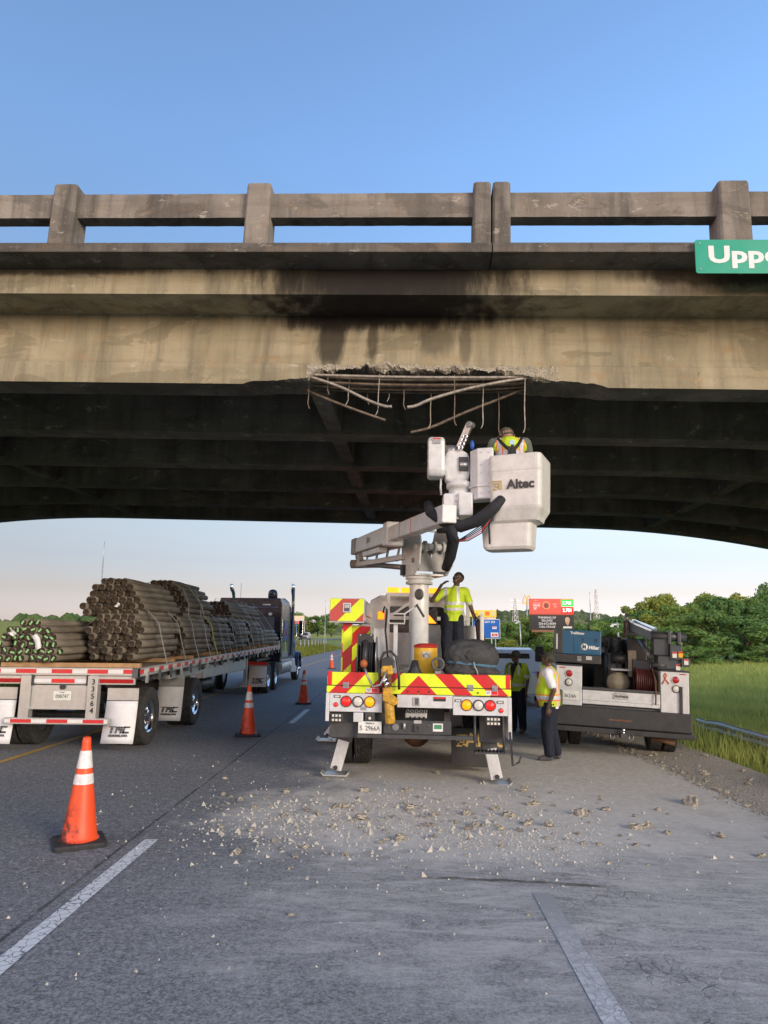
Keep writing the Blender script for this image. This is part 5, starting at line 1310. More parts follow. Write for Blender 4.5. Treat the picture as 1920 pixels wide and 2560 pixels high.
# crane
M['crane'] = mat('dark_blue_grey_crane', (.045, .055, .068), .45, var=.15, dirt=.3, scale=5)
cr = MB().bx(.66, 1.02, .35, .75, 1.49, 1.72).build('crane_base', M['crane'], sv, .02)
MB().bx(.60, .86, .40, .72, 1.72, 2.06).build('crane_column', M['crane'], cr, .02)
MB().bx(.86, 1.06, .32, .5, 1.66, 1.92).build('crane_valve_box', M['crane'], cr, .015)
MB().bx(1.04, 1.18, .30, .42, 1.55, 1.70).build('control_box', M['crane'], cr, .01)
for x, z, m in ((.93, 1.75, 'whitelet'), (1.03, 1.76, 'yellowp'), (1.115, 1.64, 'whitelet'), (.99, 1.54, 'whitelet')):
    d = MB().bx(x-.035, x+.035, .288 if x > 1.04 else (.308 if z > 1.6 else .338), .298 if x > 1.04 else (.318 if z > 1.6 else .348), z-.05, z+.05).build('decal', M[m], cr)
    MB().bx(x-.034, x+.034, .286 if x > 1.04 else (.306 if z > 1.6 else .336), .2875 if x > 1.04 else (.3075 if z > 1.6 else .3375), z+.02, z+.048).build('decal_panel', M['redtape'], d)
MB().cyl((.55, .45, 2.06), (1.15, .45, 2.06), .075, n=20).build('winch_drum', M['crane'], cr)
for x in (.86, 1.02): MB().bx(x-.03, x+.03, .35, .55, 1.92, 2.16).build('winch_cheek', M['crane'], cr, .02)
MB().cyl((.56, .40, 1.55), (.80, .40, 1.55), .06, n=16).build('slew_motor', M['black'], cr)
bm0, bm1 = Vector((.66, .55, 2.05)), Vector((.60, 2.7, 2.27))
MB().bar(bm0, bm1, .16, .20).build('crane_boom', M['crane'], cr, .02)
MB().bar(bm0+Vector((.0, 0, .13)), bm1+Vector((0, 0, .12)), .05, .05).build('extension_ram', M['chrome'], cr)
MB().bar(bm0+Vector((-.06, 0, .10)), bm1+Vector((-.08, 0, .10)), .03, .03).build('hydraulic_pipe', M['chrome'], cr)
tp = MB().bx(bm1.x-.14, bm1.x+.10, bm1.y-.02, bm1.y+.25, bm1.z-.20, bm1.z+.10).build('boom_tip', M['crane'], cr, .02)
MB().lathe([(.02, -.03), (.09, -.03), (.09, .03), (.02, .03)], c=(bm1.x-.12, bm1.y+.1, bm1.z+.16), axis='x', n=20, close=True).build('sheave', M['steel'], tp)
MB().tube([(bm1.x-.18, bm1.y, bm1.z+.1), (bm1.x-.17, bm1.y-.03, bm1.z-.1), (bm1.x-.20, bm1.y-.03, bm1.z-.28)], .02, 8).build('hook_chain', M['rust'], tp)
MB().cyl((.56, .5, 1.70), (.48, 1.1, 1.95), .05, n=14).build('luff_cylinder', M['steel'], cr)
# cab and wheels
c3 = MB(); rg = [(-.98, .75), (-1.0, 1.25), (-.90, 1.75), (-.78, 1.95), (.78, 1.95), (.90, 1.75), (1.0, 1.25), (.98, .75)]
loft([[(x, 3.25, z) for x, z in rg], [(x, 4.5, z+.03) for x, z in rg], [(x, 5.2, .75+(z-.75)*.60) for x, z in rg], [(x*.97, 6.4, .75+(z-.75)*.5) for x, z in rg]], mb=c3)
cc = c3.build('cab', M['white'], sv, .03)
MB().prism(rrect(1.3, .42, .1), 'y', 3.235, 3.247, M=Matrix.Translation((-.65, 0, 1.42))).build('rear_window', M['darkglass'], cc)
for s in (-1, 1):
    MB().prism([(3.5, 1.32), (4.95, 1.32), (4.4, 1.80), (3.6, 1.82)], 'x', s*.955-.02*(s > 0), s*.955+.02*(s < 0)+.02*s).build('side_window', M['darkglass'], cc)
    m_ = MB().bx(s*1.26-.10, s*1.26+.10, 4.75, 4.85, 1.36, 1.72).build('mirror', M['black'], sv, .02)
    MB().bar((s*.98, 4.8, 1.42), (s*1.2, 4.8, 1.42), .04, .04).build('mirror_arm', M['black'], m_); MB().bar((s*.98, 4.8, 1.56), (s*1.2, 4.8, 1.56), .03, .03).build('mirror_arm', M['black'], m_)
    for x in (.70, .95): wheel(sv, (s*x, 1.15, .39), .39, .22, s, 'dark')
    wheel(sv, (s*.93, 5.3, .39), .39, .24, s, 'dark')
MB().bx(-.98, .98, 3.2, 6.3, .45, .76).build('cab_sill', M['white'], cc, .02)
MB().cyl((-.7, 1.15, .39), (.7, 1.15, .39), .06, n=12).build('axle', M['bumper'], sv)
MB().ell((0, 1.15, .38), (.18, .19, .17)).build('differential', M['bumper'], sv)
MB().cyl((.5, .1, .34), (.85, -.02, .30), .04, n=12).build('tailpipe', M['rust'], sv)
for x in (-.4, .32): MB().bx(x, x+.08, .1, 6.2, .52, .72).build('frame_rail', M['black'], sv)
# rack bar on the headboard and a work-light pole
MB().bx(-.35, .35, 3.0, 3.06, 1.98, 2.03).build('rack_bar', M['alu'], sv)
# engine-driven welder standing on the left cabinet
bpy.context.view_layer.update()
wd = empty('welder_generator', world_of(sv, (-.70, .55, 1.492)), (0, rad(2.6), rad(-10)), 'blue engine driven welder generator mounted on the service truck', 'welder')
M['welder'] = mat('blue_welder_panel', (.008, .075, .16), .35, var=.1, dirt=.15, scale=4)
MB().bx(-.375, .39, -.30, .60, .02, .17).build('base_skid', M['black'], wd, .01)
MB().bx(-.385, -.28, -.31, .60, .171, .60).build('end_panel', M['black'], wd, .01)
MB().bx(-.279, .39, -.305, .60, .171, .60).build('hood', M['welder'], wd, .012)
MB().bx(-.08, .36, -.312, -.306, .20, .47).build('side_door', M['welder'], wd, .004)
for x in (.08, .30): MB().bx(x-.012, x+.012, -.322, -.312, .40, .46).build('door_latch', M['black'], wd)
dc = MB().lathe([(.001, -.003), (.06, -.003), (.06, 0)], c=(.10, -.313, .31), axis='y', n=28).build('round_logo', M['whitelet'], wd)
text('M', .085, M['welder'], dc, (.10, -.3175, .31), bold=.004)
text('Miller', .088, M['whitelet'], wd, (.265, -.314, .30), bold=.003, sx=.9)
text('Trailblazer', .06, M['whitelet'], wd, (-.02, -.308, .545), bold=.002, sx=.95)
MB().bx(.13, .23, -.306, -.300, .085, .15).build('rating_plate', M['alu'], wd)
for i in range(4): MB().bx(-.02, .05, -.306, -.3005, .06+i*.022, .07+i*.022).build('outlet', M['alu'], wd)
MB().cyl((.22, .2, .60), (.22, .2, .72), .02, n=10).build('exhaust_pipe', M['black'], wd)
MB().bx(-.39, -.36, -.316, -.311, .25, .52).build('control_plate', M['alu'], wd)
# pale blue car parked in front of the service truck
M['carblue'] = mat('pale_blue_car_paint', (.42, .52, .62), .25, var=.05, scale=2)
pc = empty('parked_car', (3.55, 21.5, -.06), (0, 0, rad(-6)), 'pale blue car parked ahead of the service truck, mostly hidden', 'car')
def car_body(parent, m, L, W, Hh, roof=(.25, .75), wheel_r=.34, name='body'):
    b = MB(); zb = .28; zs = Hh*.58
    st_ = [(0, .35, zs*.95, .90), (.03, .28, zs, .98), (roof[0]-.10, .28, zs*1.02, 1.0), (roof[0], .28, Hh*.97, .92), ((roof[0]+roof[1])/2-.05, .28, Hh, .90), (roof[1]-.16, .28, Hh*.96, .90), (roof[1], .28, zs*1.0, 1.0), (.97, .28, zs*.80, .96), (1.0, .35, zs*.65, .88)]
    rings = []
    for t_, z0, z1, w in st_:
        hw = W/2
        sh = min(z1, zs)
        rings.append([(-hw*.94*min(1, w+.05), t_*L, z0), (-hw*min(1, w+.06), t_*L, (z0+sh)/2), (-hw*.97*min(1, w+.06), t_*L, sh), (-hw*w*(.80 if z1 > zs*1.2 else .93), t_*L, z1), (hw*w*(.80 if z1 > zs*1.2 else .93), t_*L, z1), (hw*.97*min(1, w+.06), t_*L, sh), (hw*min(1, w+.06), t_*L, (z0+sh)/2), (hw*.94*min(1, w+.05), t_*L, z0)])
    loft(rings, mb=b)
    o = b.build(name, m, parent); o.modifiers.new('s', 'BEVEL').width = .04
    for s in (-1, 1):
        for t_ in (.18, .81): wheel(parent, (s*(W/2-.12), t_*L, wheel_r), wheel_r, .21, s, 'steel')
    return o, zs
bo_, zs = car_body(pc, M['carblue'], 4.6, 1.85, 1.68, (.12, .72))
MB().prism([(-.62, zs+.08), (.62, zs+.08), (.52, 1.52), (-.52, 1.52)], 'y', .36, .40).build('rear_window', M['darkglass'], bo_)
for s in (-1, 1):
    MB().prism([(.85, zs+.03), (3.1, zs+.03), (2.55, 1.56), (1.0, 1.56)], 'x', s*.83-.01, s*.83+.01).build('side_window', M['glass'], bo_)
    MB().bx(s*.80-.08, s*.80+.08, -.02, .06, .80, 1.0).build('tail_lamp', M['lampredoff'], bo_)
    MB().bx(s*1.0-.09, s*1.0+.09, 2.75, 2.9, 1.0, 1.15).build('mirror', M['carblue'], pc, .03)
# ------------------------------------------------------------------ people
def caps(mb, p0, p1, r0, r1, flat=None, k=5, n=14):
    """closed tapered capsule; flat = (direction, factor) squashes its section"""
    p0, p1 = Vector(p0), Vector(p1); d = (p1-p0); L = d.length
    d = d.normalized() if L > 1e-5 else Vector((0, 0, 1))
    u = d.orthogonal().normalized(); w = d.cross(u)
    rows = [(-r0*math.cos(math.pi/2*i/k), r0*math.sin(math.pi/2*i/k)) for i in range(1, k+1)] + [(L+r1*math.sin(math.pi/2*i/k), r1*math.cos(math.pi/2*i/k)) for i in range(0, k)]
    V = [p0-d*r0]
    for h, r in rows:
        for j in range(n):
            t_ = 2*math.pi*j/n
            V.append(p0+d*h+(u*math.cos(t_)+w*math.sin(t_))*r)
    V.append(p0+d*(L+r1))
    if flat:
        f = Vector(flat[0]).normalized(); out = []
        for v in V:
            ax = p0+d*((v-p0).dot(d)); o = v-ax
            out.append(ax+o-f*o.dot(f)*(1-flat[1]))
        V = out
    F = [(0, 1+(j+1) % n, 1+j) for j in range(n)]
    R_ = len(rows)
    for i in range(R_-1):
        for j in range(n): F.append((1+i*n+j, 1+i*n+(j+1) % n, 1+(i+1)*n+(j+1) % n, 1+(i+1)*n+j))
    e = len(V)-1
    F += [(e, 1+(R_-1)*n+j, 1+(R_-1)*n+(j+1) % n) for j in range(n)]
    mb.add(V, F, 0, True)
def remesh(mb, voxel, it=4, mats=None, pick=None, wrinkle=0.0, cut=None):
    tmp = link('tmp', mb.mesh('tmp', M['black']))
    r = tmp.modifiers.new('r', 'REMESH'); r.mode = 'VOXEL'; r.voxel_size = voxel; r.use_smooth_shade = True
    s = tmp.modifiers.new('s', 'SMOOTH'); s.factor = .5; s.iterations = it
    bpy.context.view_layer.update()
    me = bpy.data.meshes.new_from_object(tmp.evaluated_get(bpy.context.evaluated_depsgraph_get()))
    bpy.data.objects.remove(tmp)
    if wrinkle:
        me.update()
        cn = [(v.co.copy(), v.normal.copy()) for v in me.vertices]
        for v, (c, nr) in zip(me.vertices, cn):
            v.co = c + nr*wrinkle*(noise.noise(Vector((c.x*9, c.y*9, c.z*5))) + .7*noise.noise(Vector((c.x*22+5, c.y*22, c.z*9))))
    if cut is not None:
        bm = bmesh.new(); bm.from_mesh(me); bmesh.ops.bisect_plane(bm, geom=bm.verts[:]+bm.edges[:]+bm.faces[:], plane_co=(0, 0, cut), plane_no=(0, 0, -1), clear_outer=True); bm.to_mesh(me); bm.free()
    me.materials.clear()
    for q in mats: me.materials.append(q)
    if pick:
        for f in me.polygons: f.material_index = pick(f.center, f.normal)
    for f in me.polygons: f.use_smooth = True
    return me
def V3(*a): return Vector(a)
BASE = dict(pelvis=(0, 0, .95), waist=(0, 0, 1.10), chest=(0, .0, 1.33), neck=(0, 0, 1.49), head=(0, .02, 1.645),
    hipR=(.09, 0, .92), kneeR=(.10, .03, .50), ankR=(.11, 0, .09), hipL=(-.09, 0, .92), kneeL=(-.10, .03, .50), ankL=(-.11, 0, .09),
    shR=(.195, 0, 1.43), elR=(.25, -.03, 1.15), wrR=(.25, .06, .90), shL=(-.195, 0, 1.43), elL=(-.25, -.03, 1.15), wrL=(-.25, .06, .90),
    look=(0, 1, 0), toeR=(.14, 1), toeL=(-.14, 1), handR=(0, .1, -1), handL=(0, .1, -1), belly=.0)
def hand(mb, wr, d, side, curl=.5):
    wr, d = Vector(wr), Vector(d).normalized()
    x = Vector((side, 0, 0)); x = (x-d*x.dot(d)).normalized() if abs(x.dot(d)) < .95 else Vector((0, 1, 0))
    y = d.cross(x).normalized()     # across the palm
    pal = wr+d*.085
    caps(mb, wr, pal, .026, .038, (x, .5))
    for i, (o, L) in enumerate(((-.030, .062), (-.010, .074), (.011, .070), (.030, .056))):
        a = pal+y*o+d*.005; b = a+d*L*.55-x*side*0-x*.012*curl; c = b+d*L*.40*(1-curl*.6)-x*L*.5*curl
        caps(mb, a, b, .0095, .0088, n=8, k=3); caps(mb, b, c, .0088, .0075, n=8, k=3)
    a = wr+d*.03-y*.022; b = a+d*.035-y*.028; caps(mb, a, b, .012, .0105, n=8, k=3); caps(mb, b, b+d*.03-y*.004-x*.008, .0105, .008, n=8, k=3)
def person(label, loc, yaw, J, skin, top, trouser, shoe, scale=1.0, sleeves=.5, vest=None, hat=None, hair=None, topmats=None, toppick=None, vestmats=None, vestpick=None, hem=.86, vhem=.93, curl=.5, bulk=1.0):
    P = dict(BASE); P.update(J)
    for k in list(P):
        if k not in ('toeR', 'toeL', 'belly'): P[k] = Vector(P[k])
    look = P['look'].normalized(); hd = P['head']
    up = (hd-P['neck']).normalized(); sidev = look.cross(up).normalized(); up2 = sidev.cross(look).normalized()
    b = MB()
    caps(b, P['pelvis'], P['waist'], .125, .115, ((0, 1, 0), .78)); caps(b, P['waist'], P['chest'], .118, .14, ((0, 1, 0), .75))
    caps(b, P['shR'].lerp(P['chest'], .25), P['shL'].lerp(P['chest'], .25), .085, .085); caps(b, P['chest'], P['neck'], .12, .062); caps(b, P['neck'], hd-up*.03, .056, .055)
    for s in 'RL':
        caps(b, P['hip'+s], P['knee'+s], .088, .058); caps(b, P['knee'+s], P['ank'+s], .057, .038)
        caps(b, P['ank'+s], P['ank'+s]+V3(P['toe'+s][0], P['toe'+s][1], -.3).normalized()*.14, .038, .03)
        caps(b, P['sh'+s], P['el'+s], .055, .042); caps(b, P['el'+s], P['wr'+s], .041, .028)
        hand(b, P['wr'+s], P['hand'+s], 1 if s == 'R' else -1, curl)
    # head: skull, jaw, nose, brow, lips, ears
    caps(b, hd+up2*.035-look*.015, hd+up2*.035+look*.01, .096, .088); caps(b, hd-up2*.02+look*.02, hd-up2*.075+look*.048, .076, .045)
    caps(b, hd+look*.092+up2*.02, hd+look*.112-up2*.018, .010, .017, n=8); caps(b, hd+look*.085+up2*.04-sidev*.035, hd+look*.085+up2*.04+sidev*.035, .018, .018, n=8)
    caps(b, hd+look*.090-up2*.052-sidev*.018, hd+look*.090-up2*.052+sidev*.018, .011, .011, n=8)
    for s in (-1, 1): caps(b, hd+sidev*s*.092-up2*.022, hd+sidev*s*.095+up2*.02, .015, .020, n=8)
    me = remesh(b, .0065, 3, [skin])
    root = link('person', me); root.location = loc; root.rotation_euler = (0, 0, yaw); root.scale = (scale,)*3
    tag(root, label, 'person')
    ey = MB()
    for s in (-1, 1): ey.ell(hd+look*.093+up2*.014+sidev*s*.033, .011, 8, 6)
    ey.build('eyes', mat('eye_white', (.35, .33, .30), .3), root)
    # trousers
    t = MB(); caps(t, P['pelvis']+V3(0, 0, .0), P['waist'].lerp(P['pelvis'], .45), .148, .140, ((0, 1, 0), .85))
    for s in 'RL':
        caps(t, P['hip'+s], P['knee'+s], .108*bulk, .090*bulk); caps(t, P['knee'+s], P['ank'+s]+V3(0, 0, .04), .090*bulk, .084)
    link('trousers', remesh(t, .010, 5, [trouser], wrinkle=.010), root)
    for s in 'RL':
        q = MB(); a = P['ank'+s]; d = V3(P['toe'+s][0], P['toe'+s][1], 0).normalized()
        caps(q, a-d*.03-V3(0, 0, .045), a+d*.15-V3(0, 0, .055), .042, .038, ((0, 0, 1), .85)); caps(q, a, a+d*.04-V3(0, 0, .03), .046, .046)
        sh = link('shoe', remesh(q, .008, 3, [shoe]), root)
    # shirt
    t = MB(); e = .018; bl = P['belly']
    pz = P['pelvis']-V3(0, 0, .12); caps(t, pz, P['waist'], .158*bulk, .142*bulk+bl*.5, ((0, 1, 0), .80)); caps(t, P['waist']+V3(0, bl*.6, 0), P['chest'], .142*bulk+bl, .158*bulk, ((0, 1, 0), .80))
    caps(t, P['shR'].lerp(P['chest'], .2), P['shL'].lerp(P['chest'], .2), .098, .098); caps(t, P['chest'], P['neck']-V3(0, 0, .01), .135, .074)
    for s in 'RL': caps(t, P['sh'+s], P['sh'+s].lerp(P['el'+s], sleeves*1.45), .076, .072 if sleeves < .6 else .056)
    if sleeves > .8:
        for s in 'RL': caps(t, P['el'+s], P['el'+s].lerp(P['wr'+s], .92), .054, .045)
    link('shirt', remesh(t, .009, 5, topmats or [top], toppick, wrinkle=.008, cut=hem), root)
    if vest:
        t = MB()
        caps(t, pz, P['waist'], .178*bulk, .158*bulk+bl*.5, ((0, 1, 0), .83)); caps(t, P['waist']+V3(0, bl*.6, 0), P['chest'], .158*bulk+bl, .172*bulk, ((0, 1, 0), .84))
        caps(t, P['shR'].lerp(P['chest'], .30), P['shL'].lerp(P['chest'], .30), .104, .104); caps(t, P['chest'], P['neck']-V3(0, 0, .03), .145, .080)
        if vest == 'sleeved':
            for s in 'RL': caps(t, P['sh'+s], P['sh'+s].lerp(P['el'+s], .72), .086, .082)
        link('safety_vest', remesh(t, .009, 5, vestmats, vestpick, wrinkle=.008, cut=vhem), root)
    if hat:
        q = MB(); R_ = Matrix((sidev, look, up2)).transposed()
        n, k = 20, 7; V, F = [], []
        for i in range(k+1):
            a = math.pi/2*i/k
            for j in range(n):
                t_ = 2*math.pi*j/n
                V.append(hd+up2*.035+R_ @ Vector((.104*math.cos(t_)*math.sin(math.pi/2-a+.0), .112*math.sin(t_)*math.sin(math.pi/2-a), .108*math.sin(a)+(-.034 if i == 0 else 0))))
        for i in range(k):
            for j in range(n): F.append((i*n+j, i*n+(j+1) % n, (i+1)*n+(j+1) % n, (i+1)*n+j))
        q.add(V, F, 0, True)
        cp = q.build('cap', hat[0], root); cp.modifiers.new('t', 'SOLIDIFY').thickness = .004
        br = MB(); d = look*hat[1]; V, F = [], []
        for j in range(11):
            a = rad(-75+15*j)
            o = hd+up2*.033
            V += [o+d*.100*math.cos(a)+sidev*.100*math.sin(a), o+d*(.100*math.cos(a)+.085*math.cos(a*.9))+sidev*.088*math.sin(a)-up2*.018*math.cos(a)]
        for j in range(10): F.append((2*j, 2*j+1, 2*j+3, 2*j+2))
        br.add(V, F, 0, True); o = br.build('cap_peak', hat[0], cp); o.modifiers.new('t', 'SOLIDIFY').thickness = .006
    if hair:
        q = MB(); caps(q, hd+up2*.042-look*.022, hd+up2*.05-look*.0, .100, .090)
        link('hair', remesh(q, .009, 2, [hair]), root)
    return root, P
SK = mat('dark_brown_skin', (.085, .047, .031), .5, var=.15, scale=12)
SK2 = mat('tan_skin', (.30, .17, .11), .5, var=.12, scale=12)
HV = mat('hi_vis_lime', (.44, .60, .02), .75, var=.12, scale=9, bump=.3, bscale=30)
HV2 = mat('hi_vis_dull_lime', (.34, .47, .03), .8, var=.15, scale=9, bump=.3, bscale=30)
RF = mat('reflective_tape_grey', (.50, .52, .56), .35, var=.08, scale=20)
OR = mat('hi_vis_orange', (.75, .14, .03), .7, var=.1)
NAVY = mat('navy_work_trousers', (.007, .010, .022), .9, var=.25, scale=8, bump=.4, bscale=40)
BOOT = mat('brown_boot', (.05, .03, .02), .7, var=.2)
SNEAK = mat('grey_sneaker', (.06, .062, .07), .7, var=.4, scale=30)
WTEE = mat('white_tee', (.66, .67, .72), .8, var=.05)
CAPD = mat('dark_cap', (.03, .033, .025), .85, var=.2)
CAPB = mat('khaki_cap', (.075, .062, .052), .85, var=.2)
GREYT = mat('grey_green_shirt', (.10, .12, .10), .85, var=.1)
DARKT = mat('dark_shirt', (.015, .013, .02), .85, var=.1)
# 1. standing on the truck deck, hand raised to his face
def pickB(c, n):
    if abs(c.z-1.185) < .027 or abs(c.z-1.075) < .027:
        if abs(c.x) < .26: return 1
    if abs(abs(c.x)-.115) < .028 and 1.2 < c.z < 1.52 and abs(n.x) < .8: return 1
    if c.x < -.24 and abs(c.z-1.19) < .022: return 1
    return 0
person('worker in lime shirt standing on the truck deck with one hand raised', (1.02, 12.62, 1.376), rad(182), dict(
    pelvis=(-.02, 0, .95), waist=(-.04, 0, 1.10), chest=(-.07, .0, 1.33), neck=(-.09, .0, 1.48), head=(-.12, .03, 1.645), look=(.5, .75, .35),
    shR=(.125, .0, 1.41), elR=(.37, .08, 1.23), wrR=(.20, .19, 1.52), handR=(-.5, .15, .35), shL=(-.265, 0, 1.42), elL=(-.36, .02, 1.13), wrL=(-.42, .10, .90), handL=(-.3, .2, -1),
    hipR=(.08, 0, .92), kneeR=(.10, .03, .50), ankR=(.10, -.02, .09), hipL=(-.11, 0, .92), kneeL=(-.12, .05, .50), ankL=(-.10, .04, .09), belly=.03),
    SK, HV, NAVY, BOOT, scale=.955, sleeves=.5, hair=mat('short_black_hair', (.010, .009, .008), .9), topmats=[HV, RF], toppick=pickB, hem=.86, bulk=1.13)
# 2. ground, side on, white tee under the vest
def pickC(c, n):
    if abs(c.z-1.02) < .032: return 1
    if .037 < abs(c.z-1.02) < .052: return 2
    for sx in (-1, 1):
        if abs(c.x-sx*.105) < .022 and abs(n.x) < .85: return 1 if c.z > 1.25 or c.y < 0 else 0
        if .022 <= abs(c.x-sx*.105) < .034 and abs(n.x) < .85: return 2
    return 0
person('worker in lime vest over white tee standing behind the service truck', (2.57, 11.95, -.036), rad(72), dict(
    head=(.0, .0, 1.64), neck=(0, -.01, 1.49), look=(.15, .85, .35), elL=(-.24, -.10, 1.15), wrL=(-.23, .0, .88), elR=(.24, .03, 1.16), wrR=(.2, .2, .98), belly=.05,
    kneeL=(-.10, .04, .50), ankL=(-.12, .02, .09), kneeR=(.09, .0, .50), ankR=(.10, -.08, .09), toeL=(-.3, 1), toeR=(.2, 1)),
    SK, WTEE, NAVY, SNEAK, scale=.975, sleeves=.5, vest='plain', vestmats=[HV, RF, OR], vestpick=pickC, hat=(CAPD, 1), hem=.84, vhem=.88, bulk=1.2)
# 3. ground, farther, between the two trucks
def pickD(c, n):
    if abs(c.z-1.03) < .03: return 1
    if abs(c.z-1.22) < .025 and abs(c.x) > .23: return 1
    if abs(abs(c.x)-.13) < .02 and c.z > 1.25 and abs(n.x) < .8: return 1
    if c.y > .06 and abs(c.x) < .09*max(0, (c.z-1.12))/.36 and c.z > 1.12: return 2
    return 0
person('worker in dull lime vest and dark cap standing between the two trucks', (2.62, 15.35, -.04), rad(138), dict(
    look=(.55, .8, .08), elL=(-.27, -.02, 1.14), wrL=(-.27, .06, .88), elR=(.27, -.02, 1.15), wrR=(.24, .1, .92), belly=.03, ankL=(-.15, .03, .09), kneeL=(-.13, .04, .5)),
    SK, DARKT, NAVY, BOOT, scale=.95, sleeves=.5, vest='sleeved', vestmats=[HV2, RF, DARKT], vestpick=pickD, hat=(CAPD, 1), hem=.92, vhem=.90, bulk=1.15)
# 4. in the bucket, seen from behind, knees bent
def pickA(c, n):
    if abs(abs(c.x)-.14-.22*(1.36-c.z)*0) < .026 and abs(n.x) < .8: return 1
    if .026 <= abs(abs(c.x)-.14) < .040 and abs(n.x) < .8: return 2
    if abs(c.z-1.17) < .03: return 1
    if .03 <= abs(c.z-1.17) < .045: return 2
    return 0
pa, PA = person('worker in lime and orange vest seen from behind in the raised bucket', (1.47, 8.70, 3.04), rad(-4), dict(
    pelvis=(0, -.10, .80), waist=(0, -.08, .96), chest=(0, .02, 1.24), neck=(0, .12, 1.365), head=(-.02, .19, 1.455), look=(-.05, .95, -.22),
    hipR=(.09, -.10, .78), kneeR=(.12, .13, .44), ankR=(.12, -.02, .09), hipL=(-.09, -.10, .78), kneeL=(-.12, .13, .44), ankL=(-.12, -.02, .09),
    shR=(.20, .05, 1.335), elR=(.27, .16, 1.10), wrR=(.20, .32, 1.05), shL=(-.20, .05, 1.335), elL=(-.27, .10, 1.08), wrL=(-.20, .28, 1.03), handR=(-.2, 1, 0), handL=(.2, 1, 0)),
    SK2, GREYT, NAVY, BOOT, scale=1.0, sleeves=.95, vest='plain', vestmats=[HV, RF, OR], vestpick=pickA, hat=(CAPB, 1), hem=.72, vhem=.72, bulk=1.1)
hs = MB()
for s in (-1, 1): hs.tube([(s*.15, -.02, 1.38), (s*.08, -.15, 1.25), (-s*.02, -.22, 1.14), (-s*.14, -.22, 1.0)], .02, 8)
hs.bx(-.05, .05, -.25, -.20, 1.10, 1.22); hs.tube([(.0, -.21, 1.28), (.01, -.24, 1.2), (-.03, -.26, 1.08), (-.12, -.24, .98)], .016, 6)
hs.build('safety_harness', mat('black_webbing', (.015, .017, .015), .8), pa)
MB().bx(-.02, .03, -.25, -.21, 1.24, 1.30).build('harness_ring', M['chrome'], pa)
# bag hung from the second worker's side on the truck
o = MB(); caps(o, (0, 0, -.18), (0, 0, .12), .075, .07, ((0, 1, 0), .6)); o.tube([(0, 0, .15), (-.06, 0, .28), (-.12, .0, .36)], .014, 6)
tag(o.build('shoulder_bag', mat('dark_maroon_bag', (.022, .010, .012), .7, var=.2, scale=10), None, loc=(1.50, 12.45, 2.04), rot=(0, rad(-6), 0)), 'dark shoulder bag hanging beside the worker on the deck', 'bag')
# ------------------------------------------------------------------ rubble
ROCKM = broken('broken_concrete_chunk', 1.65, 4, .12); CRUMB = mat('concrete_crumbs', (.42, .39, .33), .95, var=.3, scale=40)
def rock_mesh(seed, sub=2):
    bm = bmesh.new(); bmesh.ops.create_icosphere(bm, subdivisions=sub, radius=.5); rg = random.Random(seed)
    off = Vector((rg.uniform(-9, 9), rg.uniform(-9, 9), rg.uniform(-9, 9)))
    cuts = [(Vector((rg.gauss(0, 1), rg.gauss(0, 1), rg.gauss(0, 1))).normalized(), rg.uniform(.22, .42)) for _ in range(9)]
    for v in bm.verts:
        p = v.co.copy()
        for n_, d in cuts:
            e = p.dot(n_)-d
            if e > 0: p -= n_*e
        p += v.co.normalized()*.07*noise.noise(v.co*5+off)
        v.co = Vector((p.x*1.15, p.y*.95, p.z*.75))
    me = bpy.data.meshes.new('chunk'); bm.to_mesh(me); bm.free(); me.materials.append(ROCKM)
    return me
RK = [rock_mesh(100+i) for i in range(10)]
RKS = [rock_mesh(200+i, 1) for i in range(8)]
def rock(x, y, s, label, rng, group=None, meshes=RK):
    o = link('concrete_chunk', meshes[rng.randrange(len(meshes))])
    o.scale = (s*rng.uniform(.95, 1.25), s*rng.uniform(.8, 1.1), s*rng.uniform(.6, .9)); o.rotation_euler = (rng.uniform(-.2, .2), rng.uniform(-.2, .2), rng.uniform(0, 6.3))
    o.location = (x, y, road_z(x)+o.scale.z*.20)
    tag(o, label, 'rubble', group)
rng = random.Random(11)
BIG = {0: 'large blocky concrete chunk alone on the right shoulder', 1: 'larger of two pale chunks lying together on the shoulder', 2: 'smaller of two pale chunks lying together on the shoulder', 3: 'wide flat concrete chunk between the tan dust and the shoulder', 4: 'pointed concrete chunk standing upright near the wide flat one',
       5: 'pale chunk far out on the right shoulder near the frame edge', 10: 'largest chunk at the near edge of the rubble field', 13: 'lone concrete chunk between the outrigger feet', 26: 'single small chunk lying in the bare lane near the camera', 41: 'small chunk lying in the swept dust rings nearest the camera', 23: 'chunk lying farthest out in the lane left of the truck'}
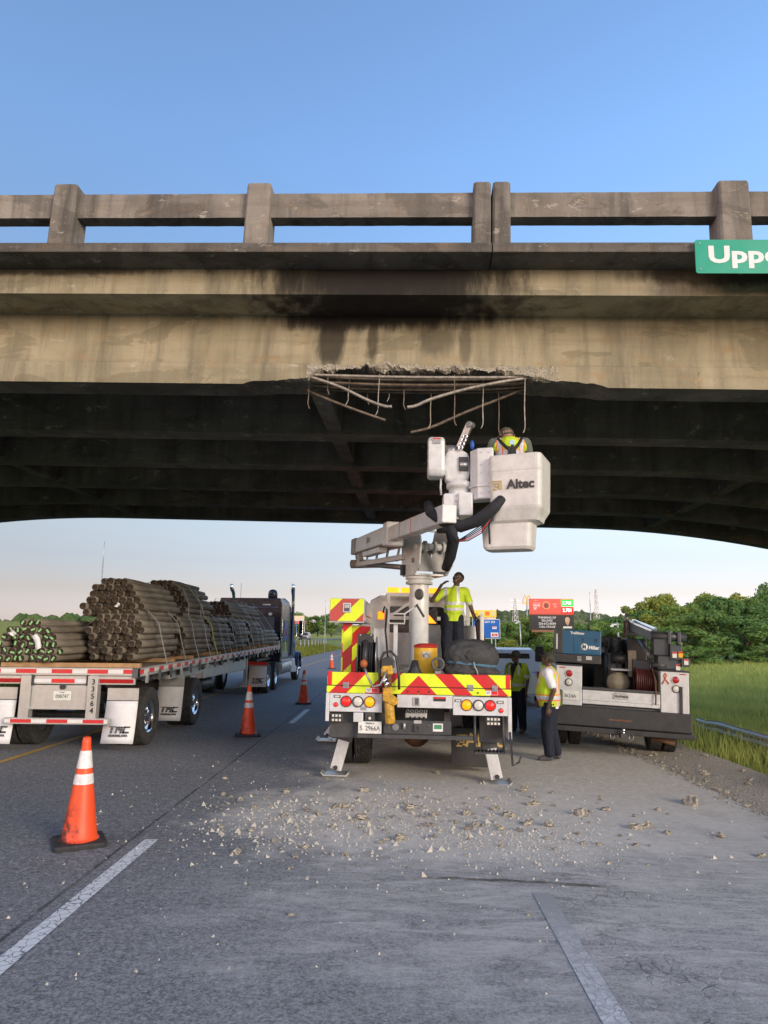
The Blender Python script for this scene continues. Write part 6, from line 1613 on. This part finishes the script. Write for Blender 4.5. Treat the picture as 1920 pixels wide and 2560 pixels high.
ROCKS = [(3.64, 9.06, 0.22), (2.53, 7.78, 0.137), (2.66, 7.85, 0.121), (2.07, 8.27, 0.164), (2.45, 8.56, 0.094), (3.32, 7.59, 0.094), (3.07, 8.65, 0.069), (1.97, 7.13, 0.057), (2.31, 7.15, 0.063), (3.4, 6.96, 0.077), (0.07, 7.14, 0.132), (0.45, 8.07, 0.1), (1.65, 8.69, 0.134), (0.62, 10.52, 0.102), (0.8, 8.16, 0.126), (1.4, 7.76, 0.103), (1.63, 7.77, 0.12), (-0.34, 7.89, 0.132), (-0.64, 8.4, 0.111), (-1.31, 9.12, 0.1), (-1.18, 7.99, 0.088), (-1.56, 8.32, 0.081), (-1.79, 8.68, 0.096), (-2.26, 9.91, 0.087), (-1.72, 7.48, 0.066), (-1.39, 6.64, 0.088), (-0.7, 5.26, 0.042), (-0.12, 7.02, 0.062), (0.2, 8.37, 0.129), (-0.54, 8.41, 0.111), (-2.07, 8.94, 0.079), (-0.96, 8.23, 0.091), (1.25, 8.11, 0.125), (0.83, 7.67, 0.101), (0.36, 7.64, 0.074), (0.75, 7.53, 0.1), (-0.36, 9.23, 0.122), (0.2, 9.36, 0.103), (1.66, 9.44, 0.116), (1.76, 9.7, 0.085), (-0.42, 6.65, 0.059), (0.95, 5.32, 0.038), (2.8, 7.63, 0.084)]
for i, (x, y, s) in enumerate(ROCKS):
    rock(x, y, s*1.2, BIG.get(i, 'fist sized pale concrete chunk in the rubble behind the bucket truck'), rng, None if i in BIG else 'fist sized chunks in the rubble')
for i in range(190):
    x = rng.gauss(.2, 1.35); y = rng.gauss(8.0, .8)
    if y < 5.9 or not -3 < x < 4: continue
    rock(x, y, rng.choice((.03, .035, .045, .05, .06, .075, .09))*rng.uniform(.85, 1.15), 'small pale concrete fragment among the rubble on the road', rng, 'small fragments in the rubble', RKS)
for i in range(48):   # stones along the broken pavement edge
    y = 7.2+i*.16+rng.uniform(-.08, .08); x = 4.36-.012*(y-8)+rng.gauss(0, .07)
    rock(x, y, rng.uniform(.04, .11), 'pale stone in the row along the broken pavement edge', rng, 'stones along the pavement edge', RKS)
for i in range(16):
    x, y = rng.uniform(4.4, 5.5), rng.uniform(10.2, 13.2)
    rock(x, y, rng.uniform(.05, .15), 'loose stone on the gravel verge behind the service truck', rng, 'loose stones on the verge', RKS)
def crumbs(name, n, fn, label, m):
    rg = np.random.default_rng(5); V, F = [], []
    base = np.array([(1, 0, -.4), (-.5, .87, -.4), (-.5, -.87, -.4), (.3, .2, .7)])
    for i in range(n):
        x, y, s = fn(rg)
        q = base*s*(1+.5*rg.uniform(-1, 1, (4, 3))); a = rg.uniform(0, 6.28)
        R_ = np.array([[math.cos(a), -math.sin(a), 0], [math.sin(a), math.cos(a), 0], [0, 0, 1]])
        q = q@R_.T + (x, y, road_z(x)+s*.25)
        o = len(V); V += [tuple(p) for p in q]; F += [(o, o+2, o+1), (o, o+1, o+3), (o+1, o+2, o+3), (o+2, o, o+3)]
    me = bpy.data.meshes.new(name); me.from_pydata(V, [], F); me.materials.append(m)
    return tag(link(name, me), label, kind='stuff')
def f_rub(r):
    k = r.random()
    if k < .55: return r.normal(.1, 1.15), np.clip(r.normal(7.8, .75), 5.8, 10), r.exponential(.006)+.0028
    if k < .8: return r.normal(1.3, .5), r.normal(7.1, .45), r.exponential(.004)+.0025
    if k < .92: return r.normal(-1.1, .55), r.normal(7.7, .6), r.exponential(.007)+.0035
    return r.uniform(-3.5, 4.2), r.uniform(4.2, 12), abs(r.normal(.006, .005))+.003
crumbs('rubble', 4600, f_rub, 'fine concrete crumbs scattered over the road under the broken beam', CRUMB)
def f_grv(r):
    if r.random() < .35:
        y = r.uniform(6, 16); return 4.36-.012*(y-8)+r.normal(0, .10), y, abs(r.normal(.013, .009))+.004
    return r.uniform(4.4, 5.7), r.uniform(5, 18), abs(r.normal(.010, .006))+.004
crumbs('gravel', 2600, f_grv, 'loose gravel along the shoulder edge', mat('gravel_stone', (.20, .18, .15), .9, var=.3, scale=30))

# ------------------------------------------------------------------ vegetation
def leaf_mat(name, c1, c2, tr_=.35):
    t = NT(name)
    oi = t.n.new('ShaderNodeObjectInfo')
    c = t.mix(t.ramp(t.noise(.8, 4), [(.35, 0), (.65, 1)]), c1, c2)
    c = t.mix(t.math('MULTIPLY', oi.outputs['Random'], .5), c, (c2[0]*1.25, c2[1]*1.05, c2[2]*.8))
    d = t.n.new('ShaderNodeBsdfDiffuse'); tl = t.n.new('ShaderNodeBsdfTranslucent'); mx = t.n.new('ShaderNodeMixShader')
    t.put(d.inputs[0], c); t.put(tl.inputs[0], c); mx.inputs[0].default_value = tr_
    t.l.new(d.outputs[0], mx.inputs[1]); t.l.new(tl.outputs[0], mx.inputs[2]); t.l.new(mx.outputs[0], t.out.inputs[0])
    t.n.remove(t.b)
    return t.mat
LF = [leaf_mat('leaves_mid_green', (.13, .235, .07), (.24, .36, .11)), leaf_mat('leaves_dark_green', (.09, .19, .065), (.18, .30, .10)), leaf_mat('leaves_yellow_green', (.18, .25, .06), (.33, .38, .10))]
BARK = mat('bark', (.07, .055, .04), .9, var=.3, scale=4)
def crown_mesh(seed, n, lobes, lm, size, low=.12, spread=1.0):
    """leaf-sized faces on the skin of many overlapping lobes; unit tree: height 1, radius about .4"""
    rg = np.random.default_rng(seed); L = []
    for i in range(lobes):
        h = low+(1-low)*rg.random()**.85; w = .40*spread*math.sin(math.pi*min(.97, (h-low*.6)/(1.05-low*.6))**.8)+.05
        a = rg.uniform(0, 6.28); r = w*math.sqrt(rg.random())
        L.append((r*math.cos(a), r*math.sin(a), min(h, .90), rg.uniform(.09, .17)*(1.15-.4*h)))
    L = np.array(L)
    k = rg.integers(0, lobes, n); d = rg.normal(0, 1, (n, 3)); d /= np.linalg.norm(d, axis=1)[:, None]; d[:, 2] = d[:, 2]*.8+.15
    P_ = L[k, :3]+d*(L[k, 3]*rg.uniform(.65, 1.08, n))[:, None]
    u = rg.normal(0, 1, (n, 3)); nn = d+rg.normal(0, .55, (n, 3)); nn /= np.linalg.norm(nn, axis=1)[:, None]
    u -= nn*(u*nn).sum(1)[:, None]; u /= np.linalg.norm(u, axis=1)[:, None]; w = np.cross(nn, u)
    s = (size*rg.uniform(.6, 1.3, n))[:, None]
    V = np.concatenate([P_-u*s, P_+w*s*.55+nn*s*.15, P_+u*s, P_-w*s*.55-nn*s*.1], 1).reshape(-1, 3)
    me = bpy.data.meshes.new('crown'); me.from_pydata([tuple(v) for v in V], [], [(4*i, 4*i+1, 4*i+2, 4*i+3) for i in range(n)]); me.materials.append(lm)
    tb = MB(); tb.tube([(0, 0, -.06), (.01, 0, .2), (-.01, .01, .45), (.01, 0, .75)], [.028, .022, .016, .006], 8)
    for q in L[::2][:9]:
        z0 = max(.12, q[2]*.55); tb.tube([(0, 0, z0), (q[0]*.5, q[1]*.5, (z0+q[2])/2), tuple(q[:3])], [.011, .008, .004], 5)
    return me, tb.mesh('trunk', BARK)
TREES = [crown_mesh(31, 3600, 26, LF[0], .030), crown_mesh(32, 3600, 30, LF[1], .030), crown_mesh(33, 3400, 22, LF[0], .032, .05, 1.2), crown_mesh(34, 3600, 26, LF[2], .030), crown_mesh(35, 2600, 16, LF[1], .030, .0, 1.35), crown_mesh(36, 900, 16, LF[1], .028, .35, .8)]
def tree(k, x, y, h, w, label, group=None, z=None, name='tree'):
    rt = empty(name, (x, y, (ground_z(x) if z is None else z)), (0, 0, RND.uniform(0, 6.3)), label, 'tree' if name == 'tree' else 'shrub', group)
    rt.scale = (w, w, h*(.87 if y < 120 and name == 'tree' else 1))
    link('crown', TREES[k][0], rt); link('trunk', TREES[k][1], rt)
    return rt
rg = random.Random(21)
for i in range(17):
    x = 15.2+i*1.62+rg.uniform(-.5, .5); y = 60+rg.uniform(-2.5, 3)
    tree(rg.choice((0, 1, 2, 0, 4)), x, y, (3.6+.12*i if i < 9 else 4.9)+rg.uniform(-.5, .9), 5.6+rg.uniform(-.8, 1.2), 'dense green tree in the front row beyond the grass field', 'front row of the wood')
for i in range(15):
    x = 19.5+i*2.1+rg.uniform(-.7, .7); y = 69+rg.uniform(-3, 4)
    tree(rg.choice((0, 1, 3, 2)), x, y, min(4.6+.28*i, 7.0)+rg.uniform(-.6, .6), 6.2+rg.uniform(-.8, 1), 'taller green tree standing behind the front row of the wood', 'second row of the wood')
for i in range(9):
    x = 36+i*3.0+rg.uniform(-1, 1); y = 108+rg.uniform(-5, 5)
    tree(rg.choice((3, 0, 3)), x, y, (8.2, 9.6, 9.4, 9.0, 9.9, 9.7, 8.8, 9.3, 8.6)[i], 8.5+rg.uniform(-1, 1), 'sunlit rounded tree rising above the back of the wood', 'back trees of the wood')
tree(5, 32.4, 62, 7.9, 4.6, 'tall sparse tree at the picture edge with sky showing through')
tree(5, 34.5, 64, 7.2, 5.0, 'second sparse tree beyond the picture edge of the wood')
for i, (x, y, h, w) in enumerate([(9.0, 62, 1.6, 2.8), (10.6, 66, 2.4, 3.4), (12.3, 64, 2.0, 3.2), (13.4, 60, 2.2, 3.2), (15.0, 56, 1.9, 3.4), (22.5, 54, 1.7, 3.6), (24.8, 55, 1.5, 3.2), (17.5, 57, 1.9, 3.2), (28.5, 55, 1.6, 3.4), (7.6, 75, 1.6, 3.2)]):
    tree((4, 3, 2)[i % 3], x, y, h, w, 'low leafy shrub at the foot of the wood', 'shrubs at the foot of the wood', name='shrub')
for i in range(9):
    x = -17-i*3.6+rg.uniform(-1, 1); y = 195+rg.uniform(-8, 8)
    tree((0, 1, 3)[i % 3], x, y, 5.4+rg.uniform(-.8, 1.2), 7.5+rg.uniform(-1, 1.5), 'tree in the clump beyond the opposite lanes', 'trees beyond the opposite lanes', z=2.4)
for i in range(22):
    x = 16+i*4.2+rg.uniform(-1, 1); y = 150+rg.uniform(-12, 12)
    tree(rg.choice((0, 1, 2, 3)), x, y, 6.5+rg.uniform(-1.2, 1.6), 9.5+rg.uniform(-1, 2), 'distant tree in the wooded strip around the billboards', 'distant trees around the billboards', z=-.4)
def blobs(name, pts, m, label, seed=3):
    bm = bmesh.new(); bmesh.ops.create_icosphere(bm, subdivisions=2, radius=1); B = np.array([v.co[:] for v in bm.verts]); T = [tuple(v.index for v in f.verts) for f in bm.faces]; bm.free()
    rg = np.random.default_rng(seed); V, F = [], []
    for x, y, z, r, h in pts:
        q = B*(1+.28*np.sin(B[:, [1, 2, 0]]*rg.uniform(2, 6)+rg.uniform(0, 6))+.16*rg.uniform(-1, 1, (len(B), 1)))*(r, r, h)+(x, y, z)
        o = len(V); V += [tuple(p) for p in q]; F += [(a+o, b+o, c+o) for a, b, c in T]
    me = bpy.data.meshes.new(name); me.from_pydata(V, [], F); me.materials.append(m)
    return tag(link(name, me), label, kind='stuff')
def forest_mat(name, c1, c2):
    t = NT(name); c = t.mix(t.ramp(t.noise(.09, 6, rough=.7), [(.35, 0), (.65, 1)]), c1, c2)
    c = t.mix(t.math('MULTIPLY', t.ramp(t.noise(.6, 5, rough=.7), [(.35, 0), (.7, 1)]), .6), c, tuple(q*.45 for q in c1)); t.bump(t.noise(1.2, 6, rough=.7), 1.0, 1.2)
    return t.fin(c, .95, spec=.05)
FM = forest_mat('wooded_hillside', (.10, .14, .075), (.17, .20, .10)); FM2 = forest_mat('wooded_strip', (.08, .14, .05), (.16, .22, .08))
# far hills
hb = MB(); nxh = 90
def hill_h(x):
    return 14+17*math.exp(-((x-130)/85)**2)+11*math.exp(-((x-260)/70)**2)+6*math.exp(-((x+260)/120)**2)+2*noise.noise(Vector((x*.02, 0, 0)))+1.2*noise.noise(Vector((x*.07, 3, 0)))
hx = [-520+1100*i/nxh for i in range(nxh+1)]
for j, (y, f) in enumerate(((420, .0), (520, .42), (610, .75), (700, 1.0), (800, .9), (1000, .3))):
    for x in hx: hb.v.append((x*(y/700), y, -2+(hill_h(x)-4 if x < 420 else 10)*f))
for j in range(5):
    for i in range(nxh): hb.f.append((j*(nxh+1)+i, j*(nxh+1)+i+1, (j+1)*(nxh+1)+i+1, (j+1)*(nxh+1)+i)); hb.m.append(0); hb.sm.append(True)
tag(hb.build('hills', FM), kind='structure')
pts = []; rgh = random.Random(4)
for i in range(2300):
    t_ = rgh.random()**.7; x = rgh.uniform(-520, 560); y = 440+260*t_; f = [0, .42, .75, 1.0]
    yy = [420, 520, 610, 700]
    for a in range(3):
        if yy[a] <= y <= yy[a+1]: ff = f[a]+(f[a+1]-f[a])*(y-yy[a])/(yy[a+1]-yy[a]); break
    r = rgh.uniform(3.0, 5.5)
    pts.append((x*(y/700), y, -2+(hill_h(x)-4 if x < 420 else 10)*ff+r*.3, r, r*rgh.uniform(.7, 1.1)))
blobs('woods', pts, FM, 'far wooded hillside under the pale sky')
pts = []
for i in range(360):
    x = rgh.uniform(8, 150); y = rgh.uniform(230, 320); r = rgh.uniform(2.4, 4.2); pts.append((x, y, rgh.uniform(1.0, 4.2)+(0 if x > 30 else -1), r, r*1.0))
for i in range(160):
    x = rgh.uniform(-150, -50); y = rgh.uniform(260, 330); r = rgh.uniform(2.4, 4.2); pts.append((x, y, rgh.uniform(3.0, 6.0), r, r*1.0))
blobs('forest', pts, FM2, 'wooded strip in the middle distance', 8)
# grass
def grass(name, n, fn, label, m):
    rg = np.random.default_rng(12); X, Y, Hh, W = fn(rg, n)
    Z = np.array([ground_z(x) for x in X]); a = rg.uniform(0, 6.28, n); le = rg.normal(0, .30, (n, 2))*Hh[:, None]
    b0 = np.stack([X-np.cos(a)*W, Y-np.sin(a)*W, Z-.08], 1); b1 = np.stack([X+np.cos(a)*W, Y+np.sin(a)*W, Z-.08], 1); tp = np.stack([X+le[:, 0], Y+le[:, 1], Z+Hh], 1)
    V = np.concatenate([b0, b1, tp], 1).reshape(-1, 3)
    me = bpy.data.meshes.new(name); me.vertices.add(3*n); me.vertices.foreach_set('co', V.ravel()); me.loops.add(3*n); me.loops.foreach_set('vertex_index', np.arange(3*n))
    me.polygons.add(n); me.polygons.foreach_set('loop_start', np.arange(0, 3*n, 3)); me.update(calc_edges=True); me.validate(); me.materials.append(m)
    return tag(link(name, me), label, kind='stuff')
GM = leaf_mat('field_grass', (.24, .34, .10), (.42, .48, .16), .45); GM2 = leaf_mat('median_grass', (.11, .15, .03), (.25, .26, .06), .4)
def f_right(rg, n):
    u = rg.random(n); Y = 6.5+54*u**1.9; xm = 5.55+.3*np.sin(Y*1.7); X = xm+rg.random(n)**.85*(4+Y*.72)
    return X, Y, (.22+.30*rg.random(n))*np.clip((X-xm)/.7+.25, .25, 1)*(.8+.4*np.sin(X*.8+Y*.35)**2), .006+.0009*Y
grass('grass', 150000, f_right, 'long green grass covering the field right of the shoulder', GM)
def f_left(rg, n):
    Y = 14+110*rg.random(n)**1.6; X = -8.8-5.2*rg.random(n)
    return X, Y, .10+.22*rg.random(n), .008+.0011*Y
grass('weeds', 50000, f_left, 'yellowish grass in the median left of the road', GM2)

# ------------------------------------------------------------------ roadside furniture
M['galv'] = mat('galvanised_steel', (.42, .44, .46), .45, .6, var=.12, scale=3)
gr = empty('guardrail', (0, 0, 0), (0, 0, 0), 'galvanised guardrail sinking into the grass beside the shoulder', 'guardrail')
wprof = [(0, 0), (.0, .03), (-.045, .06), (-.05, .10), (-.01, .14), (0, .155), (-.01, .17), (-.05, .21), (-.045, .25), (0, .28), (0, .31)]
secs = []
for i in range(26):
    y = 2.0+i*.62; zz = -.22+.05*(i < 24); xx = 7.15+.05*max(0, y-15)
    secs.append([(xx+a, y, zz+b) for a, b in wprof]+[(xx+a+.006, y, zz+b) for a, b in wprof[::-1]])
loft(secs).build('rail_beam', M['galv'], gr)
for i in range(8): MB().bx(7.17, 7.29, 2.5+i*1.9, 2.65+i*1.9, -.9, .05).build('rail_post', M['wood'], gr)
for i in range(24):      # cable barrier posts in the median
    y = 26+i*4.0
    o = empty('barrier_post', (-11.3, y, ground_z(-11.3)), (0, 0, 0), 'slim pale cable barrier post standing in the median grass', 'post', 'cable barrier posts in the median')
    MB().cyl((0, 0, -.1), (0, 0, .95), .045, n=8).build('shaft', M['galv'], o); MB().cyl((0, 0, .95), (0, 0, 1.0), .05, n=8).build('cap', M['whitelet'], o)
cb_ = empty('barrier_cables', (0, 0, 0), (0, 0, 0), 'steel cables strung along the slim median posts', 'cable barrier')
for z in (.55, .72, .88): MB().tube([(-11.25, 24, ground_z(-11.3)+z), (-11.25, 125, ground_z(-11.3)+z)], .012, 5).build('cable', M['galv'], cb_)
# exit services sign
M['signblue'] = mat('blue_sign_face', (.005, .10, .42), .4, var=.05, scale=1)
ex = empty('exit_services_sign', (9.9, 90, 0), (0, 0, rad(-2)), 'blue exit services sign with white border and logo panels', 'sign')
MB().prism(rrect(3.5, 2.45, .15), 'y', -.04, .04, M=Matrix.Translation((0, 0, 1.87))).build('border', M['whitelet'], ex)
MB().prism(rrect(3.38, 2.33, .12), 'y', -.06, -.041, M=Matrix.Translation((.06, 0, 1.93))).build('panel', M['signblue'], ex)
text('EXIT 334', .34, M['whitelet'], ex, (2.2, -.07, 3.95), bold=.012)
for z, w, h in ((2.95, .75, .62), (2.05, .95, .60)):
    o = MB().bx(2.78-w/2, 2.78+w/2, -.075, -.062, z, z+h).build('logo_panel', M['signblue'] if z > 2.5 else M['whitelet'], ex)
    MB().bx(2.78-w*.36, 2.78+w*.36, -.085, -.076, z+h*.22, z+h*.72).build('logo_print', M['redtape'] if z < 2.5 else M['whitelet'], o)
    if z > 2.5:
        for q in (.30, .42): MB().bx(2.78-w*.26, 2.78+w*.26, -.09, -.0855, z+q, z+q+.06).build('logo_bar', M['redtape'], o)
    else: text('pilot', .2, M['whitelet'], o, (2.78, -.09, z+h*.47), bold=.006)
for x in (.8, 2.9): MB().bx(x-.06, x+.06, .05, .16, -1.2, 4.2).build('sign_post', M['galv'], ex)
M['yellowsign'] = mat('yellow_sign_face', (.75, .50, .03), .5, var=.1)
ys_ = empty('food_sign', (12.5, 116, 0), (0, 0, 0), 'yellow food sign with small logo squares above the blue exit sign', 'sign')
MB().bx(0, 4.2, -.1, .1, 5.35, 6.45).build('panel', M['yellowsign'], ys_)
for x, m in ((1.5, 'grey'), (2.4, 'lampamber'), (3.3, 'grey')): MB().bx(x, x+.65, -.13, -.101, 5.6, 6.25).build('logo_square', {'grey': mat('pale_logo', (.5, .48, .3), .5), 'lampamber': OR}[m], ys_)
text('ros', .6, M['blacklet'], ys_, (.8, -.12, 5.85))
MB().bx(.3, 4.1, -.1, .1, 5.0, 5.3).build('lower_strip', mat('pale_strip', (.6, .5, .35), .5), ys_); text('EXIT 334', .24, M['redtape'], ys_, (2.2, -.12, 5.15))
for x in (.8, 3.4): MB().bx(x-.08, x+.08, .11, .25, -1.0, 5.4).build('sign_post', M['galv'], ys_)
# billboards: two stacked faces on one steel frame
M['bbred'] = mat('red_billboard', (.62, .085, .06), .5, var=.06, scale=1); M['bbblk'] = mat('black_billboard', (.02, .018, .02), .5, var=.1, scale=1)
bb = empty('billboard', (24.8, 130, 0), (0, 0, rad(0)), 'stacked billboards, red fuel price board above black phone number board', 'billboard')
fr_ = MB().bx(.0, 8.1, .12, .4, 6.35, 9.2).build('upper_board', M['bbred'], bb)
MB().bx(0, 5.9, .09, .119, 6.55, 9.1).build('upper_poster', M['bbred'], fr_)
text('PILOT', .26, M['whitelet'], fr_, (1.3, .08, 8.85)); text('Start me &', .30, M['whitelet'], fr_, (1.4, .08, 8.42)); text('SAVE', .56, M['whitelet'], fr_, (1.35, .08, 7.95), bold=.02); text("25'", .56, M['whitelet'], fr_, (1.1, .08, 7.40), bold=.02)
rn_ = MB().lathe([(.55, -.02), (.75, -.02), (.75, .02), (.55, .02)], c=(3.1, .06, 7.95), axis='y', n=28, close=True).build('ring_emblem', mat('pale_orange', (.75, .30, .15), .5), fr_)
MB().ell((3.15, .06, 7.95), (.35, .02, .42)).build('ring_picture', mat('dark_picture', (.12, .07, .06), .5), rn_)
text('EXIT', .34, M['whitelet'], fr_, (4.7, .08, 8.2)); text('334', .34, M['whitelet'], fr_, (4.75, .08, 7.75))
LG = emit_mat('green_led', (.05, 1, .08), .35, (.0, .3, .02)); LR = emit_mat('red_led', (1, .03, .02), .35, (.4, .01, .01)); LW = emit_mat('white_led', (.9, 1, .9), .5, (.8, .8, .8))
p1 = MB().bx(5.85, 8.05, .06, .118, 7.85, 9.05).build('price_screen', LG, fr_); text('3.741', .86, LW, p1, (6.95, .05, 8.40), bold=.02, sx=.9)
p2 = MB().bx(5.85, 8.05, .06, .118, 6.5, 7.70).build('price_screen', LR, fr_); text('2.781', .86, LW, p2, (6.95, .05, 7.10), bold=.02, sx=.9)
MB().bx(5.85, 8.05, .06, .118, 7.71, 7.84).build('screen_strip', M['whitelet'], fr_)
lw_ = MB().bx(.0, 8.1, .12, .4, 3.55, 6.15).build('lower_board', M['bbblk'], bb)
for s_, z, q in (('THINKING OF', 5.75, .52), ('SELLING?', 5.22, .50), ('256-612-0034', 4.66, .56), ('CALL HOLLIE', 4.10, .50)): text(s_, q, M['whitelet'], lw_, (3.2, .11, z), bold=.012)
pt_ = MB().ell((6.9, .10, 5.35), (.45, .02, .55)).build('portrait', mat('portrait_tone', (.50, .33, .22), .5), lw_); MB().add([(6.5, .09, 4.9), (7.3, .09, 4.9), (6.95, .09, 4.3)], [(0, 1, 2)]).build('portrait_neck', mat('portrait_skin', (.45, .28, .18), .5), pt_)
MB().bx(6.1, 7.7, .09, .118, 3.85, 4.2).build('name_strip', M['whitelet'], lw_)
MB().bx(.3, 7.8, -.3, .1, 3.15, 3.5).build('catwalk', mat('rusty_catwalk', (.30, .13, .08), .8, var=.3), bb); MB().bx(-.1, 8.2, .1, .42, 6.16, 6.34).build('frame_beam', M['rust'], bb)
for x in (1.8, 4.05, 6.3): MB().cyl((x, .6, -1.5), (x, .6, 9.0), .16, n=10).build('steel_column', M['rust'], bb)
# golden arches on a tall pole
ga = empty('arch_sign', (48.8, 260, 0), (0, 0, 0), 'yellow double arch sign on a tall pole behind the billboards', 'sign')
ym = mat('arch_yellow', (.75, .45, .03), .5)
for s in (-1, 1): MB().tube([(s*.75+1.5*(k/10-.5)*.98, 0, 14.9+2.7*math.sin(math.pi*k/10)**.6) for k in range(11)], .16, 6).build('arch', ym, ga)
MB().cyl((0, .3, -1), (0, .3, 15.2), .22, n=8).build('pole', M['galv'], ga)
MB().bx(-1.6, 1.6, -.1, .1, 14.5, 14.9).build('foot_bar', ym, ga)
# lattice towers and masts
def tower(x, y, z0, h, w, label, arms=True):
    rt = empty('lattice_tower', (x, y, z0), (0, 0, .3), label, 'tower'); b = MB(); n = 9
    for i in range(n):
        a, e = i/n, (i+1)/n; wa, we = w*(1-.85*a), w*(1-.85*e)
        for sx, sy in ((-1, -1), (1, -1), (1, 1), (-1, 1)):
            b.bar((sx*wa, sy*wa, h*a), (sx*we, sy*we, h*e), .22, .22); b.bar((sx*wa, sy*wa, h*a), (-sy*we, sx*we, h*e), .12, .12); b.bar((sx*we, sy*we, h*e), (-sy*we, sx*we, h*e), .12, .12)
    b.build('lattice', M['galv'], rt)
    if arms:
        for f in (.72, .84, .95): MB().bar((-w*1.5, 0, h*f), (w*1.5, 0, h*f), .3, .3).build('cross_arm', M['galv'], rt)
    return rt
tower(85.4, 500, 2, 28, 2.6, 'faint power pylon on the ridge left of the billboards')
tower(142.5, 500, 2, 35, 2.2, 'red and white lattice tower on the ridge right of the billboards', False)
for x, y, h, lb in ((138.2, 500, 35, 'thin antenna mast beside the lattice tower on the ridge'), (-126, 300, 42, 'tall thin antenna mast rising behind the post load'), (-7.8, 80, 6.1, 'thin pale pole left of the bucket truck locker')):
    o = empty('antenna_mast' if h > 10 else 'pole', (x, y, 0), (0, 0, 0), lb, 'mast' if h > 10 else 'pole')
    r = .25 if h > 10 else .035
    MB().cyl((0, 0, -.5), (0, 0, h*.75), r, n=6).build('shaft', M['galv'], o); MB().cyl((0, 0, h*.75), (0, 0, h), r*.6, n=6).build('tip', M['galv'], o)
    for k in (.3, .55, .75): MB().lathe([(r, -r), (r*1.5, -r), (r*1.5, r), (r, r)], c=(0, 0, h*k), n=8, close=True).build('collar', M['galv'], o)
for x, y, h, lb in ((17.8, 100, 4.7, 'leaning pale utility pole left of the billboards'), (18.9, 60, 3.6, 'pale pole with a lamp above the service truck bed'), (-26.5, 185, 6.0, 'first utility pole beyond the opposite lanes'), (-21.5, 170, 4.5, 'second utility pole beyond the opposite lanes')):
    o = empty('utility_pole', (x, y, ground_z(x)), (0, rad(-1.5), 0), lb, 'pole')
    MB().cyl((0, 0, -.3), (0, 0, h), .11, .08, n=8).build('shaft', M['galv'], o); MB().bx(-.5, .1, -.05, .05, h-.25, h-.12).build('arm', M['galv'], o); MB().bx(-.62, -.35, -.08, .08, h-.38, h-.25).build('lamp_head', M['whitelet'], o)
# orange tinted board beyond the opposite lanes
rs = empty('small_billboard', (-21.5, 150, 0), (0, 0, 0), 'small sunlit red and cream billboard beyond the semi cab', 'billboard')
MB().bx(0, 2.4, 0, .2, 5.2, 6.3).build('upper_face', mat('cream_board', (.62, .48, .36), .6), rs); MB().bx(0, 2.4, -.02, .2, 4.6, 5.15).build('lower_face', M['bbred'], rs)
for x in (.4, 2.0): MB().cyl((x, .25, 0), (x, .25, 4.9), .08, n=8).build('steel_post', M['rust'], rs)
# oncoming car on the opposite lanes
oc = empty('oncoming_car', (-16.8, 136, 1.30), (0, 0, rad(180)), 'dark oncoming car with pale lights on the opposite lanes', 'car')
ob, zs = car_body(oc, mat('silver_car_paint', (.30, .30, .31), .3), 4.5, 1.85, 1.5, (.10, .70))
MB().prism([(-.66, zs+.06), (.66, zs+.06), (.52, 1.38), (-.52, 1.38)], 'y', 3.0, 3.1).build('windscreen', M['darkglass'], ob)
MB().bx(-.7, .7, 4.46, 4.53, .30, .62).build('grille', M['black'], ob)
for s in (-1, 1): MB().bx(s*.68-.16, s*.68+.16, 4.40, 4.52, .62, .80).build('headlamp', M['lampwhite'], ob)
